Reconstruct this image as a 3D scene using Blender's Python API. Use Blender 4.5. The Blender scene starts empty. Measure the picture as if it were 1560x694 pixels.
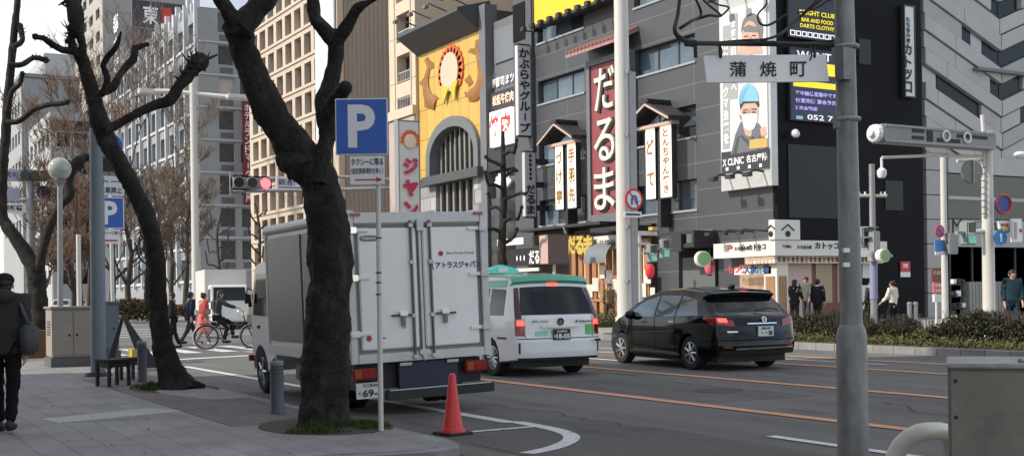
import bpy, bmesh, math, random
from mathutils import Vector, Matrix, noise
random.seed(7)
C = bpy.context.scene.collection
R = math.radians
# ------------------------------------------------------------------ camera, sky, sun, exposure
CAMH = 1.45
FPX = 1800.0
TH = math.atan(1030 / 1800.0)          # the street's vanishing point lies left of the frame
SN, CS = math.sin(TH), math.cos(TH)
ROLL = 0.014
FWD = Vector((-CS, SN, 0)); RGT = Vector((SN, CS, 0)); UP = Vector((0, 0, 1))
cam_data = bpy.data.cameras.new('camera')
cam = bpy.data.objects.new('camera', cam_data); C.objects.link(cam)
cr = (RGT - ROLL * UP).normalized(); cu = (UP + ROLL * RGT).normalized()
m = Matrix.Identity(4)
for i in range(3):
    m[i][0] = cr[i]; m[i][1] = cu[i]; m[i][2] = -FWD[i]
m[2][3] = CAMH
cam.matrix_world = m
cam_data.sensor_width = 36; cam_data.lens = 36 * FPX / 1560
cam_data.shift_y = 100 / 1560.0
cam_data.clip_start = 0.1; cam_data.clip_end = 3000
sc = bpy.context.scene
sc.camera = cam
sc.view_settings.view_transform = 'Standard'; sc.view_settings.look = 'None'
sc.view_settings.gamma = 1; sc.view_settings.exposure = 1.27
SUN_DIR = Vector((-0.30, -1.0, 0.0)).normalized()
SUN_EL = R(37)
sun_vec = Vector((SUN_DIR.x * math.cos(SUN_EL), SUN_DIR.y * math.cos(SUN_EL), math.sin(SUN_EL)))
sd = bpy.data.lights.new('sun', 'SUN'); sd.energy = 2.0; sd.angle = R(0.6); sd.color = (1.0, 0.93, 0.82)
so = bpy.data.objects.new('sun', sd); C.objects.link(so)
so.rotation_euler = sun_vec.to_track_quat('Z', 'Y').to_euler()
w = bpy.data.worlds.new('World'); sc.world = w; w.use_nodes = True
nt = w.node_tree; N = nt.nodes; L = nt.links
for n in list(N): N.remove(n)
out = N.new('ShaderNodeOutputWorld'); bg = N.new('ShaderNodeBackground'); bg.inputs[1].default_value = 0.14
sky = N.new('ShaderNodeTexSky'); sky.sky_type = 'NISHITA'; sky.sun_disc = False
sky.sun_elevation = SUN_EL; sky.sun_rotation = math.atan2(SUN_DIR.x, SUN_DIR.y)
sky.air_density = 1.0; sky.dust_density = 0.4
tc = N.new('ShaderNodeTexCoord'); mp = N.new('ShaderNodeMapping'); mp.inputs['Scale'].default_value = (1, 1, 2.6)
nz = N.new('ShaderNodeTexNoise'); nz.inputs['Scale'].default_value = 2.3; nz.inputs['Detail'].default_value = 9; nz.inputs['Roughness'].default_value = 0.58
cr_ = N.new('ShaderNodeValToRGB'); cr_.color_ramp.elements[0].position = 0.30; cr_.color_ramp.elements[1].position = 0.60
nz2 = N.new('ShaderNodeTexNoise'); nz2.inputs['Scale'].default_value = 5.0; nz2.inputs['Detail'].default_value = 6
mp2 = N.new('ShaderNodeMapping'); mp2.inputs['Location'].default_value = (.62, .1, .2); mp2.inputs['Scale'].default_value = (1, 1, 2.2)
cl = N.new('ShaderNodeValToRGB'); cl.color_ramp.elements[0].position = .36; cl.color_ramp.elements[0].color = (1.7, 1.76, 1.85, 1); cl.color_ramp.elements[1].position = .62; cl.color_ramp.elements[1].color = (4.0, 3.9, 3.75, 1)
L.new(tc.outputs['Generated'], mp2.inputs[0]); L.new(mp2.outputs[0], nz2.inputs['Vector']); L.new(nz2.outputs[0], cl.inputs[0])
mx = N.new('ShaderNodeMixRGB'); L.new(cl.outputs[0], mx.inputs[2])
L.new(tc.outputs['Generated'], mp.inputs[0]); L.new(mp.outputs[0], nz.inputs['Vector']); L.new(nz.outputs[0], cr_.inputs[0])
L.new(cr_.outputs[0], mx.inputs[0]); L.new(sky.outputs[0], mx.inputs[1]); L.new(mx.outputs[0], bg.inputs[0]); L.new(bg.outputs[0], out.inputs[0])

# ------------------------------------------------------------------ photo pixel (1560 x 694) to world helpers
def ray(u, v):
    xc = (u - 780) / FPX; yc = (447 - v) / FPX
    X = xc + ROLL * yc; Z = yc - ROLL * xc
    return FWD + RGT * X + UP * Z
CAM = Vector((0, 0, CAMH))
def PD(u, v, D): return CAM + ray(u, v) * D
def G(u, v, z=0.0):
    r = ray(u, v); return CAM + r * ((z - CAMH) / r.z)
def FY(u, v, y):
    r = ray(u, v); return CAM + r * (y / r.y)
def FX(u, v, x):
    r = ray(u, v); return CAM + r * (x / r.x)
def depth(p): return (Vector(p) - CAM).dot(FWD)

# ------------------------------------------------------------------ materials
MATS = {}
def mat(name, col, rough=0.6, var=0.0, vscale=3.0, bump=0.0, bscale=30.0, metal=0.0, coat=0.0, emit=0.0, spec=0.5, streak=1.0, detail=5, alpha=None, trans=0.0, ior=1.45):
    if name in MATS: return MATS[name]
    m = bpy.data.materials.new(name); m.use_nodes = True
    nt = m.node_tree; b = nt.nodes['Principled BSDF']
    b.inputs['Base Color'].default_value = (*col, 1); b.inputs['Roughness'].default_value = rough
    b.inputs['Metallic'].default_value = metal; b.inputs['Coat Weight'].default_value = coat; b.inputs['Coat Roughness'].default_value = 0.05
    b.inputs['Specular IOR Level'].default_value = spec; b.inputs['IOR'].default_value = ior
    b.inputs['Transmission Weight'].default_value = trans
    tc = nt.nodes.new('ShaderNodeTexCoord'); mp = nt.nodes.new('ShaderNodeMapping')
    mp.inputs['Scale'].default_value = (1, 1, streak)
    nt.links.new(tc.outputs['Object'], mp.inputs[0])
    if var > 0:
        n = nt.nodes.new('ShaderNodeTexNoise'); n.inputs['Scale'].default_value = vscale; n.inputs['Detail'].default_value = detail; n.inputs['Roughness'].default_value = 0.65
        nt.links.new(mp.outputs[0], n.inputs['Vector'])
        r = nt.nodes.new('ShaderNodeMapRange'); r.inputs[1].default_value = 0.25; r.inputs[2].default_value = 0.75
        r.inputs[3].default_value = 1 - var; r.inputs[4].default_value = 1 + var
        nt.links.new(n.outputs[0], r.inputs[0])
        mu = nt.nodes.new('ShaderNodeMixRGB'); mu.blend_type = 'MULTIPLY'; mu.inputs[0].default_value = 1; mu.inputs[1].default_value = (*col, 1)
        nt.links.new(r.outputs[0], mu.inputs[2]); nt.links.new(mu.outputs[0], b.inputs['Base Color'])
        r2 = nt.nodes.new('ShaderNodeMapRange'); r2.inputs[1].default_value = 0.3; r2.inputs[2].default_value = 0.7
        r2.inputs[3].default_value = max(0.02, rough * (1 - var * 0.6)); r2.inputs[4].default_value = min(1, rough * (1 + var * 0.6))
        nt.links.new(n.outputs[0], r2.inputs[0]); nt.links.new(r2.outputs[0], b.inputs['Roughness'])
    if bump > 0:
        n2 = nt.nodes.new('ShaderNodeTexNoise'); n2.inputs['Scale'].default_value = bscale; n2.inputs['Detail'].default_value = 6
        nt.links.new(tc.outputs['Object'], n2.inputs['Vector'])
        bp = nt.nodes.new('ShaderNodeBump'); bp.inputs['Strength'].default_value = bump; bp.inputs['Distance'].default_value = 0.02
        nt.links.new(n2.outputs[0], bp.inputs['Height']); nt.links.new(bp.outputs[0], b.inputs['Normal'])
    if emit > 0:
        b.inputs['Emission Color'].default_value = (*col, 1); b.inputs['Emission Strength'].default_value = emit
    MATS[name] = m; return m

def brickmat(name, c1, c2, cm, bw, bh, mortar, rough=0.7, offset=0.5, axes='XZ', var=0.12, vscale=1.5, bump=0.3, spec=0.4, streak=1.0):
    """tiles or pavers on the plane given by axes of object space; sizes in metres"""
    m = bpy.data.materials.new(name); m.use_nodes = True
    nt = m.node_tree; b = nt.nodes['Principled BSDF']; b.inputs['Roughness'].default_value = rough; b.inputs['Specular IOR Level'].default_value = spec
    tc = nt.nodes.new('ShaderNodeTexCoord'); sp = nt.nodes.new('ShaderNodeSeparateXYZ'); cb = nt.nodes.new('ShaderNodeCombineXYZ')
    nt.links.new(tc.outputs['Object'], sp.inputs[0])
    nt.links.new(sp.outputs['XYZ'.index(axes[0])], cb.inputs[0]); nt.links.new(sp.outputs['XYZ'.index(axes[1])], cb.inputs[1])
    t = nt.nodes.new('ShaderNodeTexBrick'); t.offset = offset; t.squash = 1
    t.inputs['Scale'].default_value = 1; t.inputs['Brick Width'].default_value = bw; t.inputs['Row Height'].default_value = bh
    t.inputs['Mortar Size'].default_value = mortar; t.inputs['Mortar Smooth'].default_value = 0.2; t.inputs['Bias'].default_value = 0
    t.inputs['Color1'].default_value = (*c1, 1); t.inputs['Color2'].default_value = (*c2, 1); t.inputs['Mortar'].default_value = (*cm, 1)
    nt.links.new(cb.outputs[0], t.inputs['Vector'])
    n = nt.nodes.new('ShaderNodeTexNoise'); n.inputs['Scale'].default_value = vscale; n.inputs['Detail'].default_value = 8; n.inputs['Roughness'].default_value = 0.7
    mp = nt.nodes.new('ShaderNodeMapping'); mp.inputs['Scale'].default_value = (1, 1, streak)
    nt.links.new(tc.outputs['Object'], mp.inputs[0]); nt.links.new(mp.outputs[0], n.inputs['Vector'])
    r = nt.nodes.new('ShaderNodeMapRange'); r.inputs[1].default_value = 0.25; r.inputs[2].default_value = 0.75; r.inputs[3].default_value = 1 - var; r.inputs[4].default_value = 1 + var
    nt.links.new(n.outputs[0], r.inputs[0])
    mu = nt.nodes.new('ShaderNodeMixRGB'); mu.blend_type = 'MULTIPLY'; mu.inputs[0].default_value = 1
    nt.links.new(t.outputs['Color'], mu.inputs[1]); nt.links.new(r.outputs[0], mu.inputs[2]); nt.links.new(mu.outputs[0], b.inputs['Base Color'])
    bp = nt.nodes.new('ShaderNodeBump'); bp.inputs['Strength'].default_value = bump; bp.inputs['Distance'].default_value = 0.02; bp.invert = True
    nt.links.new(t.outputs['Fac'], bp.inputs['Height']); nt.links.new(bp.outputs[0], b.inputs['Normal'])
    MATS[name] = m; return m

# ------------------------------------------------------------------ mesh builder
WORLD = {}
FY_M = Matrix(((1, 0, 0), (0, 0, -1), (0, 1, 0)))      # text plane that faces -y (across the street)
FX_M = Matrix(((0, 0, 1), (1, 0, 0), (0, 1, 0)))       # text plane that faces +x (up the street)
CM_M = Matrix((( RGT.x, 0, -FWD.x), (RGT.y, 0, -FWD.y), (0, 1, 0)))   # text plane square on to the pavement we look along
class MB:
    def __init__(s): s.v = []; s.f = []
    def add(s, vs, fs):
        o = len(s.v); s.v += [Vector(p) for p in vs]; s.f += [tuple(i + o for i in f) for f in fs]; return s
    def box(s, x0, x1, y0, y1, z0, z1):
        x0, x1 = sorted((x0, x1)); y0, y1 = sorted((y0, y1)); z0, z1 = sorted((z0, z1))
        return s.add([(x0,y0,z0),(x1,y0,z0),(x1,y1,z0),(x0,y1,z0),(x0,y0,z1),(x1,y0,z1),(x1,y1,z1),(x0,y1,z1)],
                     [(0,3,2,1),(4,5,6,7),(0,1,5,4),(1,2,6,5),(2,3,7,6),(3,0,4,7)])
    def cbox(s, c, d, M=None):
        c = Vector(c); vs = []
        for z in (-.5, .5):
            for x, y in ((-.5,-.5),(.5,-.5),(.5,.5),(-.5,.5)):
                p = Vector((x*d[0], y*d[1], z*d[2])); vs.append(c + (M @ p if M else p))
        return s.add(vs, [(0,3,2,1),(4,5,6,7),(0,1,5,4),(1,2,6,5),(2,3,7,6),(3,0,4,7)])
    def prism(s, pts, ext):
        ext = Vector(ext); pts = [Vector(p) for p in pts]; n = len(pts)
        return s.add(pts + [p + ext for p in pts], [tuple(range(n))[::-1], tuple(range(n, 2*n))] + [(i, (i+1) % n, n+(i+1) % n, n+i) for i in range(n)])
    def poly(s, pts): return s.add(pts, [tuple(range(len(pts)))])
    def tube(s, pts, rad, n=8, cap=True, jit=0.0, seed=0):
        pts = [Vector(p) for p in pts]; k = len(pts)
        if not hasattr(rad, '__len__'): rad = [rad] * k
        o = len(s.v); ref = None; u_ = 1/max(sum(rad)/len(rad), .03)
        for i, p in enumerate(pts):
            t = (pts[min(i+1, k-1)] - pts[max(i-1, 0)])
            t = t.normalized() if t.length > 1e-9 else Vector((0,0,1))
            if ref is None: ref = Vector((1,0,0)) if abs(t.x) < .8 else Vector((0,1,0))
            a = (ref - t * ref.dot(t)).normalized(); b = t.cross(a); ref = a
            for j in range(n):
                an = 2*math.pi*j/n; d = a*math.cos(an) + b*math.sin(an); r = rad[i]
                if jit:
                    q = p + d * r
                    r *= 1 + jit * (1.1*noise.noise(q * (0.7*u_) + Vector((seed, 0, 0))) + 0.8 * noise.noise(q * (2.1*u_)) + .45 * noise.noise(q * (5.5*u_)))
                s.v.append(p + d * r)
        for i in range(k-1):
            for j in range(n):
                s.f.append((o+i*n+j, o+i*n+(j+1) % n, o+(i+1)*n+(j+1) % n, o+(i+1)*n+j))
        if cap:
            s.f.append(tuple(o+j for j in range(n))[::-1]); s.f.append(tuple(o+(k-1)*n+j for j in range(n)))
        return s
    def cyl(s, p0, p1, r, r1=None, n=16): return s.tube([p0, p1], [r, r if r1 is None else r1], n)
    def ball(s, c, r, nu=16, nv=10, M=None):
        c = Vector(c); r = Vector((r, r, r)) if not hasattr(r, '__len__') else Vector(r); o = len(s.v)
        for i in range(1, nv):
            th = math.pi*i/nv
            for j in range(nu):
                ph = 2*math.pi*j/nu; p = Vector((r.x*math.sin(th)*math.cos(ph), r.y*math.sin(th)*math.sin(ph), r.z*math.cos(th)))
                s.v.append(c + (M @ p if M else p))
        top = len(s.v); p = Vector((0,0,r.z)); s.v.append(c + (M @ p if M else p)); p = -p; s.v.append(c + (M @ p if M else p))
        for i in range(nv-2):
            for j in range(nu): s.f.append((o+i*nu+j, o+(i+1)*nu+j, o+(i+1)*nu+(j+1) % nu, o+i*nu+(j+1) % nu))
        for j in range(nu):
            s.f.append((top, o+j, o+(j+1) % nu)); e = o+(nv-2)*nu; s.f.append((top+1, e+(j+1) % nu, e+j))
        return s
    def lathe(s, prof, c, n=20, axis=None):
        c = Vector(c); M = Vector((0,0,1)).rotation_difference(Vector(axis)).to_matrix() if axis else None; o = len(s.v); k = len(prof)
        for r, z in prof:
            for j in range(n):
                a = 2*math.pi*j/n; p = Vector((r*math.cos(a), r*math.sin(a), z)); s.v.append(c + (M @ p if M else p))
        for i in range(k-1):
            for j in range(n): s.f.append((o+i*n+j, o+i*n+(j+1) % n, o+(i+1)*n+(j+1) % n, o+(i+1)*n+j))
        s.f.append(tuple(o+j for j in range(n))[::-1]); s.f.append(tuple(o+(k-1)*n+j for j in range(n))); return s
    def ring(s, c, R0, r, axis, n=28, k=8):
        c = Vector(c); M = Vector((0,0,1)).rotation_difference(Vector(axis)).to_matrix(); o = len(s.v)
        for i in range(n):
            a = 2*math.pi*i/n
            for j in range(k):
                b = 2*math.pi*j/k; s.v.append(c + M @ Vector(((R0+r*math.cos(b))*math.cos(a), (R0+r*math.cos(b))*math.sin(a), r*math.sin(b))))
        for i in range(n):
            for j in range(k): s.f.append((o+i*k+j, o+((i+1) % n)*k+j, o+((i+1) % n)*k+(j+1) % k, o+i*k+(j+1) % k))
        return s
    def disc(s, c, r, axis, thick, n=28):
        a = Vector(axis).normalized(); return s.cyl(Vector(c), Vector(c) + a*thick, r, n=n)
    def text(s, body, c, w, h, M=FX_M, vertical=False, bold=0.0, ext=0.004, gap=1.0, stretch=True):
        """body fitted into a w x h box whose centre is c, on the plane M (columns right, up, normal); one cell per glyph if vertical"""
        c = Vector(c)
        if vertical:
            n = len(body); ch = h / n
            for i, g in enumerate(body):
                if g == ' ': continue
                p = c + M @ Vector((0, h/2 - ch*(i+.5), 0))
                if g == 'ー':
                    s.cbox(p, (w*.14, ch*.72, ext*2), M)
                else: s.text(g, p, w, ch*.9*gap, M, False, bold, ext, stretch=stretch)
            return s
        vs, fs = glyphs(body, bold)
        if not vs: return s
        x0 = min(p.x for p in vs); x1 = max(p.x for p in vs); y0 = min(p.y for p in vs); y1 = max(p.y for p in vs)
        kx = w / max(x1-x0, 1e-6); ky = h / max(y1-y0, 1e-6)
        if len(body) == 1 or not stretch:
            q = min(kx, ky); kx = min(kx, q*1.25); ky = min(ky, q*1.25)
        pts = [c + M @ Vector(((p.x-(x0+x1)/2)*kx, (p.y-(y0+y1)/2)*ky, p.z*ext*2)) for p in vs]
        return s.add(pts, fs)
    def xf(s, M):
        s.v = [M @ p for p in s.v]; return s
    def build(s, name, material, parent=None, smooth=None, bevel=0.0, seg=2):
        off = WORLD.get(parent.name if parent else '', Vector((0,0,0)))
        p = parent
        me = bpy.data.meshes.new(name)
        me.from_pydata([v - off for v in s.v], [], s.f)
        bm = bmesh.new(); bm.from_mesh(me)
        bmesh.ops.recalc_face_normals(bm, faces=bm.faces)
        if bevel:
            es = [e for e in bm.edges if len(e.link_faces) == 2 and e.calc_face_angle(0) > 0.6]
            bmesh.ops.bevel(bm, geom=es, offset=bevel, segments=seg, affect='EDGES', clamp_overlap=True)
        bm.to_mesh(me); bm.free()
        if material: me.materials.append(material)
        if smooth is not None:
            for q in me.polygons: q.use_smooth = True
            if smooth < 3: me.set_sharp_from_angle(angle=smooth)
        o = bpy.data.objects.new(name, me); C.objects.link(o)
        if parent: o.parent = parent; WORLD[o.name] = off
        return o
def _islands(s):
    par = list(range(len(s.v)))
    def fd(i):
        while par[i] != i: par[i] = par[par[i]]; i = par[i]
        return i
    for f in s.f:
        for i in f[1:]: par[fd(i)] = fd(f[0])
    gr = {}
    for f in s.f: gr.setdefault(fd(f[0]), []).append(f)
    L_ = []
    for fs in gr.values():
        ids = sorted({i for f in fs for i in f}); P = [s.v[i] for i in ids]
        lo = [min(p[k] for p in P)-.03 for k in range(3)]; hi = [max(p[k] for p in P)+.03 for k in range(3)]; L_.append([ids, fs, lo, hi])
    ch = True
    while ch:
        ch = False
        for a in range(len(L_)):
            for b in range(len(L_)-1, a, -1):
                if all(L_[a][2][k] <= L_[b][3][k] and L_[b][2][k] <= L_[a][3][k] for k in range(3)):
                    L_[a] = [L_[a][0]+L_[b][0], L_[a][1]+L_[b][1], [min(L_[a][2][k], L_[b][2][k]) for k in range(3)], [max(L_[a][3][k], L_[b][3][k]) for k in range(3)]]; L_.pop(b); ch = True
    return L_
def _each(s, name, material, parent=None, **kw):
    """like build, with every separate piece as an object of its own"""
    for ids, fs, lo, hi in _islands(s):
        mp_ = {q: k for k, q in enumerate(ids)}; m2 = MB(); m2.v = [s.v[q] for q in ids]; m2.f = [tuple(mp_[i] for i in f) for f in fs]; m2.build(name, material, parent, **kw)
MB.each = _each
GL = {}
def glyphs(body, bold):
    k = (body, bold)
    if k not in GL:
        cu = bpy.data.curves.new('t', 'FONT'); cu.body = body; cu.size = 1; cu.extrude = 0.5; cu.resolution_u = 3; cu.offset = bold
        o = bpy.data.objects.new('t', cu); C.objects.link(o)
        dg = bpy.context.evaluated_depsgraph_get(); me = bpy.data.meshes.new_from_object(o.evaluated_get(dg))
        GL[k] = ([v.co.copy() for v in me.vertices], [tuple(p.vertices) for p in me.polygons])
        bpy.data.objects.remove(o); bpy.data.curves.remove(cu); bpy.data.meshes.remove(me)
    return GL[k]

# ------------------------------------------------------------------ things, parts, copies
def tag(o, label, cat, group=None):
    o['label'] = label; o['category'] = cat
    if group: o['group'] = group
    return o
def thing(name, label, cat, loc=(0,0,0), rotz=0.0, group=None, local=False, tilt=(0,0)):
    o = bpy.data.objects.new(name, None); C.objects.link(o); o.empty_display_size = 0.2
    o.location = loc; o.rotation_euler = (tilt[0], tilt[1], rotz)
    if not local: WORLD[o.name] = Vector(loc)
    return tag(o, label, cat, group)
def kids(o): return [c for c in C.objects if c.parent == o]
def dup(o, loc=None, rotz=None, label=None, parent=None):
    c = o.copy(); C.objects.link(c)
    if parent: c.parent = parent
    if loc is not None: c.location = loc
    if rotz is not None: c.rotation_euler[2] = rotz
    if label: c['label'] = label
    for k in list(o.children): dup(k, parent=c)
    return c
def structure(o, kind='structure'): o['kind'] = kind; return o
def smoothpath(pts, rad, step):
    """Catmull-Rom through points with radii, resampled"""
    P = [Vector(p) for p in pts]; k = len(P); op = []; orr = []
    for i in range(k-1):
        p0 = P[max(i-1,0)]; p1 = P[i]; p2 = P[i+1]; p3 = P[min(i+2,k-1)]
        n = max(1, int((p2-p1).length/step))
        for j in range(n):
            t = j/n
            q = 0.5*((2*p1) + (p2-p0)*t + (2*p0-5*p1+4*p2-p3)*t*t + (3*p1-p0-3*p2+p3)*t**3)
            op.append(q); orr.append(rad[i]*(1-t) + rad[i+1]*t)
    op.append(P[-1]); orr.append(rad[-1]); return op, orr
# ================================================================== the ground, road, pavements, markings
def asphaltmat(name, col):
    m = mat(name, col, .85, var=.16, vscale=38, bump=.6, bscale=110, spec=.3, detail=8)
    nt = m.node_tree; b = nt.nodes['Principled BSDF']; src = b.inputs['Base Color'].links[0].from_socket; tc = nt.nodes.new('ShaderNodeTexCoord')
    def layer(scale, lo, hi, stretch, p0, p1, det=6):
        mp = nt.nodes.new('ShaderNodeMapping'); mp.inputs['Scale'].default_value = stretch; n = nt.nodes.new('ShaderNodeTexNoise'); n.inputs['Scale'].default_value = scale; n.inputs['Detail'].default_value = det
        r = nt.nodes.new('ShaderNodeMapRange'); r.inputs[1].default_value = p0; r.inputs[2].default_value = p1; r.inputs[3].default_value = lo; r.inputs[4].default_value = hi
        nt.links.new(tc.outputs['Object'], mp.inputs[0]); nt.links.new(mp.outputs[0], n.inputs['Vector']); nt.links.new(n.outputs[0], r.inputs[0]); return r.outputs[0]
    for s_ in (layer(.35, .86, 1.14, (1,1,1), .3, .7), layer(1.6, .84, 1.12, (.05,1,1), .3, .7), layer(.9, .72, 1.0, (.5,1.6,1), .30, .40, 10)):
        mu = nt.nodes.new('ShaderNodeMixRGB'); mu.blend_type = 'MULTIPLY'; mu.inputs[0].default_value = 1; nt.links.new(src, mu.inputs[1]); nt.links.new(s_, mu.inputs[2]); src = mu.outputs[0]
    nt.links.new(src, b.inputs['Base Color']); return m
def wornmat(name, col, under=(.138,.133,.126), amt=.5):
    m = mat(name, col, .75, var=.12, vscale=6, bump=.4, bscale=90); nt = m.node_tree; b = nt.nodes['Principled BSDF']; src = b.inputs['Base Color'].links[0].from_socket
    tc = nt.nodes.new('ShaderNodeTexCoord'); n = nt.nodes.new('ShaderNodeTexNoise'); n.inputs['Scale'].default_value = 11; n.inputs['Detail'].default_value = 12; n.inputs['Roughness'].default_value = .75
    r = nt.nodes.new('ShaderNodeMapRange'); r.inputs[1].default_value = amt; r.inputs[2].default_value = amt+.12; nt.links.new(tc.outputs['Object'], n.inputs['Vector']); nt.links.new(n.outputs[0], r.inputs[0])
    mu = nt.nodes.new('ShaderNodeMixRGB'); nt.links.new(r.outputs[0], mu.inputs[0]); nt.links.new(src, mu.inputs[1]); mu.inputs[2].default_value = (*under, 1); nt.links.new(mu.outputs[0], b.inputs['Base Color']); return m
M_asph = asphaltmat('asphalt', (.138,.133,.126))
M_asph2 = asphaltmat('asphalt_patch', (.112,.108,.103))
M_gutter = mat('gutter_concrete', (.125,.12,.115), .85, var=.25, vscale=2.5, bump=.4, bscale=60)
M_kerb = brickmat('kerb_stone', (.24,.235,.225), (.19,.186,.18), (.07,.07,.07), .6, 5.0, .012, axes='XY', var=.3, vscale=3, offset=0)
M_pave = brickmat('grey_pavers', (.235,.222,.212), (.195,.185,.178), (.125,.12,.116), .6, .3, .006, rough=.75, axes='XY', var=.30, vscale=1.6, bump=.5, spec=.35)
M_pave_red = brickmat('worn_red_pavers', (.165,.135,.13), (.135,.112,.11), (.09,.08,.078), .22, .11, .006, rough=.85, axes='XY', var=.3, vscale=1.4, bump=.4)
M_pave_pale = mat('pale_paving_slab', (.34,.332,.328), .75, var=.15, vscale=3, bump=.2, bscale=60)
M_farpave = brickmat('far_pavers', (.30,.28,.26), (.25,.235,.22), (.12,.11,.10), .4, .4, .01, axes='XY', var=.2, vscale=.8)
M_white = wornmat('road_paint_white', (.56,.555,.54), amt=.55)
M_orange = wornmat('road_paint_orange', (.56,.275,.15), amt=.56)
M_soil = mat('soil', (.055,.045,.032), .95, var=.4, vscale=6, bump=.8, bscale=25)

mb = MB(); mb.poly([(-1500,-600,0),(300,-600,0),(300,1500,0),(-1500,1500,0)])
structure(mb.build('ground', M_asph))
# near pavement with the rounded end of its kerb, then the pieces past the side street and round the lamp pole
def slab(pts, z0, z1, name, m):
    return structure(MB().prism([(x, y, z0) for x, y in pts], (0, 0, z1-z0)).build(name, m))
ce = G(686, 684, .13)
end = [(ce.x-.75, 4.86), (ce.x-.35, 4.80), (ce.x-.1, 4.66), (ce.x, 4.42), (ce.x-.02, 4.1), (ce.x-.22, 3.2), (ce.x-.5, 2.0), (ce.x-.8, -6.2)]
pk = [(-27.6, 4.86)] + end + [(-27.6, -6.2)]
slab(pk, -.05, .124, 'kerb', M_kerb)
inner = [(-27.45, 4.70), (ce.x-.8, 4.70), (ce.x-.42, 4.64), (ce.x-.24, 4.53), (ce.x-.16, 4.36), (ce.x-.18, 4.1), (ce.x-.38, 3.2), (ce.x-.66, 2.0), (ce.x-.95, -6.2), (-27.45, -6.2)]
slab(inner, .0, .130, 'pavement', M_pave)
xr0, xr1 = -20.5, ce.x - 1.9
slab([(xr0,3.50), (xr1-1.0,3.50), (xr1-1.0,4.69), (xr0,4.69)], .02, .134, 'pavement_edge_band', M_pave_red)
a, b = G(62,638,.13), G(270,626,.13)
slab([(a.x,a.y), (b.x+.5,a.y+.1), (b.x,b.y+.1), (a.x-.6,b.y-.2)], .05, .134, 'pavement_patch', M_pave_pale)
slab([(-17.9,4.72), (-15.2,4.72), (-15.2,4.2), (-16.6,3.9), (-17.9,4.0)], .03, .1375, 'pavement_patch', mat('pavement_concrete', (.24,.235,.23), .85, var=.25, vscale=3))
slab([(-300,5.6),(-37,5.6),(-37,-8),(-300,-8)], 0, .12, 'pavement', M_pave)
slab([(-6.6,5.6),(-6.9,5.3),(-7.0,4.9),(-6.8,3.2),(-6.0,-6.0),(60,-6.0),(60,5.6)], 0, .13, 'pavement', M_pave)
structure(MB().poly([(-27,4.88,.005),(ce.x-.3,4.88,.005),(ce.x+1.0,4.75,.005),(-7.2,4.9,.005),(-7.0,5.15,.005),(-10.4,5.33,.005),(-27,5.33,.005)]).build('gutter', M_gutter))
structure(MB().poly([(-14,5.34,.004),(-3,5.34,.004),(-3,4.9,.004),(-3.0,7.4,.004),(-9.8,7.6,.004),(-14,6.35,.004)][::1]).build('asphalt_patch', M_asph2))
# far side kerb and pavement
slab([(-420,20.40),(60,20.40),(60,20.62),(-420,20.62)], -.05, .16, 'far_kerb', M_kerb)
slab([(-420,20.62),(60,20.62),(60,60),(-420,60)], -.05, .15, 'far_pavement', M_farpave)
slab([(-30.5,20.70),(40,20.70),(40,23.6),(-30.5,23.6)], 0, .19, 'planting_bed', M_soil)
# markings
def strip(pts, wd, name, m, z=.009):
    pts = [Vector((p[0], p[1], 0)) for p in pts]; vs = []; fs = []
    for i, p in enumerate(pts):
        t = (pts[min(i+1,len(pts)-1)] - pts[max(i-1,0)]).normalized(); n = Vector((-t.y, t.x, 0))
        vs += [p + n*wd/2 + Vector((0,0,z)), p - n*wd/2 + Vector((0,0,z))]
    for i in range(len(pts)-1): fs.append((2*i, 2*i+1, 2*i+3, 2*i+2))
    return structure(MB().add(vs, fs).build(name, m))
strip([(-31,9.52),(3,9.52)], .21, 'road_line_orange', M_orange)
strip([(-27,12.66),(3,12.66)], .21, 'road_line_orange', M_orange)
strip([(-26,16.1),(3,16.1)], .21, 'road_line_orange', M_orange)
strip([(-26,18.1),(3,18.1)], .21, 'road_line_orange', M_orange)
strip([(-26,17.25),(-15.9,17.25)], .12, 'road_line_white', M_white)
strip([(-25.2,6.4),(-17,6.5),(-11.6,6.56)]+[tuple(q)[:2] for q in smoothpath([G(*q) for q in ((790,643.5),(825,650),(850,655.5),(867,662),(871,668),(862,675),(840,683),(802,691))],[1]*8,.06)[0]], .17, 'parking_line_white', M_white)
strip([(-10.98,5.36),(-11.02,6.55)], .10, 'parking_line_white', M_white, .0105)
strip([(-8.9,8.02),(3,8.03)], .14, 'road_line_white', M_white)
strip([(-27.9,6.0),(-28.9,9.4)], .40, 'stop_line', M_white)
p = G(915,547); strip([(p.x-1.6,p.y),(p.x+1.4,p.y)], .15, 'lane_dash_white', M_white)
for k in range(15):
    y = 6.3 + k*.95
    strip([(-35.2,y),(-31.2,y)], .45, 'crossing_stripe', M_white)
for k in range(9):
    x = -46 - k*3.0
    strip([(x,8),(x,19)], .5, 'far_road_marking', M_white)

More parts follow.
